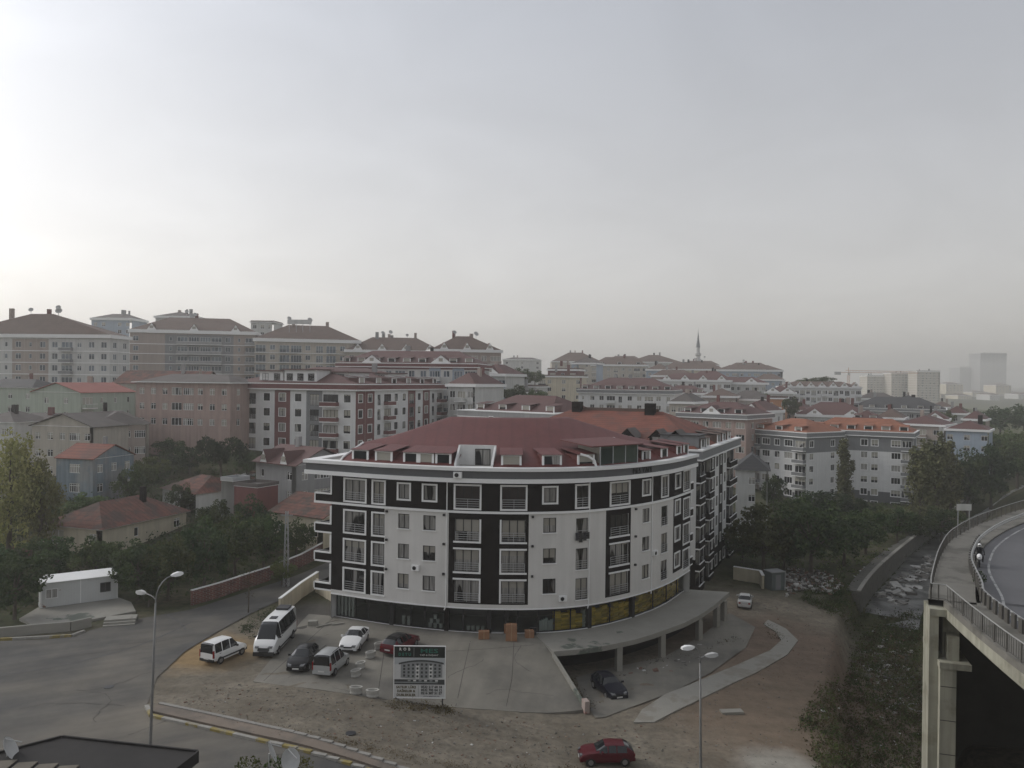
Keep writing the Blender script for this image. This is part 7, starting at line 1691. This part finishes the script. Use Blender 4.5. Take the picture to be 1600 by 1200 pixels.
def heap(name, label, poly, n, s0, s1, mats, seed, flat=0.5, kind='stuff', zoff=0.0):
    rg = random.Random(seed); P = gpts(poly); xs = [p[0] for p in P]; ys = [p[1] for p in P]; mm = MB(); c = 0
    while c < n:
        x, y = rg.uniform(min(xs),max(xs)), rg.uniform(min(ys),max(ys))
        if not inside(x,y,P): continue
        c += 1; z = ground_z(x,y)+zoff*rg.random(); s = rg.uniform(s0,s1)*(1 if rg.random() < 0.8 else 1.8)
        M = Matrix.Rotation(rg.uniform(0,6.28),3,'Z') @ Matrix.Rotation(rg.uniform(-0.5,0.5),3,'X')
        mm.obox((x,y,z+s*flat*0.4), M@Vector((s,0,0)), M@Vector((0,s*rg.uniform(0.4,0.9),0)), M@Vector((0,0,s*flat*rg.uniform(0.4,1))), rg.randrange(len(mats)))
    return tag(mm.build(name, mats), label, kind=kind)
rub = [mat('rubble_grey',(0.19,0.18,0.165),0.95,0.2,3), mat('rubble_white',(0.42,0.41,0.39),0.9,0.2,3), mat('rubble_brick',(0.17,0.10,0.075),0.95,0.2,3), mat('rubble_dark',(0.10,0.095,0.085),0.95,0.2,3)]
lit = [mat('litter_white',(0.55,0.55,0.54),0.7,0.1,3), mat('litter_grey',(0.32,0.32,0.31),0.7,0.1,3), mat('litter_brown',(0.22,0.15,0.10),0.8,0.1,3)]
heap('rubble', 'heap of builders rubble and rubbish beside the kiosk', [(1222,900),(1240,890),(1290,896),(1320,918),(1300,932),(1250,925),(1228,935)], 800, 0.05, 0.17, rub, 1, 0.7, zoff=0.5)
heap('rubble', 'rubble spilt along the ditch', [(1340,1040),(1390,985),(1425,1010),(1430,1080),(1400,1130),(1370,1090)], 260, 0.06, 0.2, rub, 2, 0.6)
heap('litter', 'scraps of litter in the ditch and yard', DT, 150, 0.04, 0.12, lit, 3, 0.2)
heap('litter', 'scraps of litter along the dirt verge', [(300,1100),(420,1090),(620,1110),(900,1130),(1000,1150),(980,1190),(640,1180),(400,1130)], 110, 0.02, 0.06, lit+rub, 4, 0.3)
heap('litter', 'litter on the grass by the stream wall', [(1330,905),(1370,870),(1400,870),(1380,900)], 60, 0.08, 0.2, lit, 5, 0.3)
heap('gravel', 'loose gravel and crumbs strewn over the dirt verge', [(260,1095),(330,1060),(400,1072),(580,1095),(880,1125),(985,1135),(960,1175),(760,1200),(640,1182),(420,1136)], 1500, 0.015, 0.045, [rub[0],rub[3],rub[2]], 14, 0.5)
heap('gravel', 'loose gravel and crumbs strewn over the dirt yard', [(985,1140),(1060,1112),(1180,1052),(1250,1000),(1210,965),(1180,940),(1300,935),(1345,985),(1300,1050),(1250,1130),(1240,1200),(1010,1210)], 1400, 0.015, 0.045, [rub[0],rub[3],rub[2]], 15, 0.5)
heap('stones', 'loose stones and crumbs along the ramp and apron', [(850,1030),(866,1028),(905,1090),(890,1100)], 60, 0.05, 0.14, rub, 6, 0.6)
heap('stones', 'stones scattered on the apron edge', [(960,1060),(1060,1020),(1150,985),(1160,1000),(1060,1050)], 70, 0.06, 0.16, rub, 7, 0.6)
heap('junk', 'jumble of junk and boards around the sheds', [(345,790),(360,745),(400,742),(410,780),(390,800)], 160, 0.12, 0.45, lit+rub, 8, 0.6, zoff=0.5)
heap('rocks', 'dark rocks lying in the stream bed', [(1365,935),(1400,905),(1450,868),(1462,885),(1440,915),(1410,950)], 260, 0.10, 0.42, [rub[3],rub[0],rub[1]], 9, 0.5)
def ring_pipe():
    p = on_ground(1436,1108); pts = [(0.95*math.cos(k*0.3), 0.95*math.sin(k*0.3), 0.12+0.02*k/10) for k in range(21)]
    tag(MB().tube(pts, 0.05, 6).build('hose', lit[1], None, p), 'pale loop of hose lying in the ditch by the pier', 'hose')
ring_pipe()
# ------------------------------------------------------------------ far landmarks
mn = at_y(1090,600,520); mina = thing('minaret', 'slim white minaret with balconies and pointed spire on the ridge', 'minaret', (mn.x,mn.y,14))
MB().lathe([(2.2,0),(2.2,8),(1.6,9),(1.5,22)],12).build('shaft', offwhite, mina); MB().lathe([(1.2,22),(1.15,33)],12).build('upper_shaft', offwhite, mina)
for z in (21.5,28): MB().lathe([(1.3,z-0.8),(2.1,z),(2.1,z+1.1),(1.9,z+1.1),(1.9,z+0.2),(1.2,z+0.2)],12).build('balcony', offwhite, mina)
MB().lathe([(1.5,33),(1.35,33.5),(0.7,38),(0.1,43.5),(0.05,46)],12).build('spire', mat('lead_spire',(0.16,0.17,0.18),0.6), mina)
cr_ = at_y(1326,582,800); cran = thing('tower_crane', 'far tower crane with a long level jib', 'crane', (cr_.x,cr_.y,0)); zc = cr_.z
q = MB()
for sx in (-1,1):
    for sy in (-1,1): q.tube([(sx*0.9,sy*0.9,-5),(sx*0.9,sy*0.9,zc)],0.18,4)
for k in range(14): q.tube([(-0.9,-0.9,zc*k/14),(0.9,-0.9,zc*(k+1)/14)],0.12,4)
q.build('mast', orangep, cran)
q = MB(); q.tube([(-13,0,zc),(70,0,zc)],0.25,4); q.tube([(-13,0.9,zc),(70,0.9,zc)],0.25,4); q.tube([(-3,0.45,zc+2.2),(68,0.45,zc+1.5)],0.22,4)
for k in range(24): q.tube([(k*3,0,zc),(k*3+1.5,0.45,zc+1.8),(k*3+3,0.9,zc)],0.12,4)
q.build('jib', orangep, cran); MB().box(-14,-8,-0.8,1.6,zc-2.4,zc+0.6).build('counterweight', greyp, cran); MB().box(-1.2,1.2,-1,1.6,zc-2.8,zc-0.2).build('cab', offwhite, cran); MB().tube([(0,0.4,zc),(0,0.4,zc+5)],0.3,4).build('tower_head', orangep, cran)
rs = at_y(468,503,244); sgn = thing('roof_sign', 'long white signboard standing on the beige block roof', 'sign', (rs.x,rs.y,rs.z)); MB().box(-3.7,3.7,-0.1,0.1,-0.7,0.7).build('board', offwhite, sgn)
for x in (-3.2,-1,1,3.2): MB().box(x-0.06,x+0.06,0.1,0.2,-3.2,0.6).build('post', steel, sgn)
farroad = sheet('far_road', [(lambda p: (p.x,p.y))(at_z(x,y,-3.6)) for x,y in ((1520,664),(1560,669),(1640,681),(1640,689),(1560,676),(1520,670))], mat('pale_road',(0.36,0.35,0.33),0.9,0.1,0.1), lambda x,y: ground_z(x,y), 0.8, 20, 'pale road crossing the far valley floor')
# sheds in the clutter below the pine
for a_ in (('shed','low shed with a red painted side among the junk',366,112,402,110,762,1,4,dict(wall='maroon',roof='flat',rm2=roof_gry)),('shed','small pale lean-to beside the red shed',346,113,364,112,752,1,3,dict(wall='offwhite',roof='flat',rm2=steel))):
    n1,l1,*r1 = a_; k1 = r1.pop(); sp_ = pxspec(n1,l1,*r1,fh=2.3,cor=0.05,cout=0.1,chim=0,noctrl=1,cat='shed',group='sheds below the pine',**k1); block(sp_)
# ------------------------------------------------------------------ haze: the air itself
hz = MB().box(-3400, 3400, -250, 4000, -14, 92).build('haze', [])
tag(hz, 'pale haze hanging over the whole valley', kind='stuff')
hm = bpy.data.materials.new('haze_air'); hm.use_nodes = True; ht = hm.node_tree
ht.nodes.remove(ht.nodes['Principled BSDF'])
pv = ht.nodes.new('ShaderNodeVolumePrincipled'); pv.inputs['Color'].default_value = (1.0,0.985,0.96,1); pv.inputs['Density'].default_value = 0.00052; pv.inputs['Anisotropy'].default_value = 0.5
ht.links.new(pv.outputs[0], ht.nodes['Material Output'].inputs['Volume'])
hz.data.materials.append(hm)
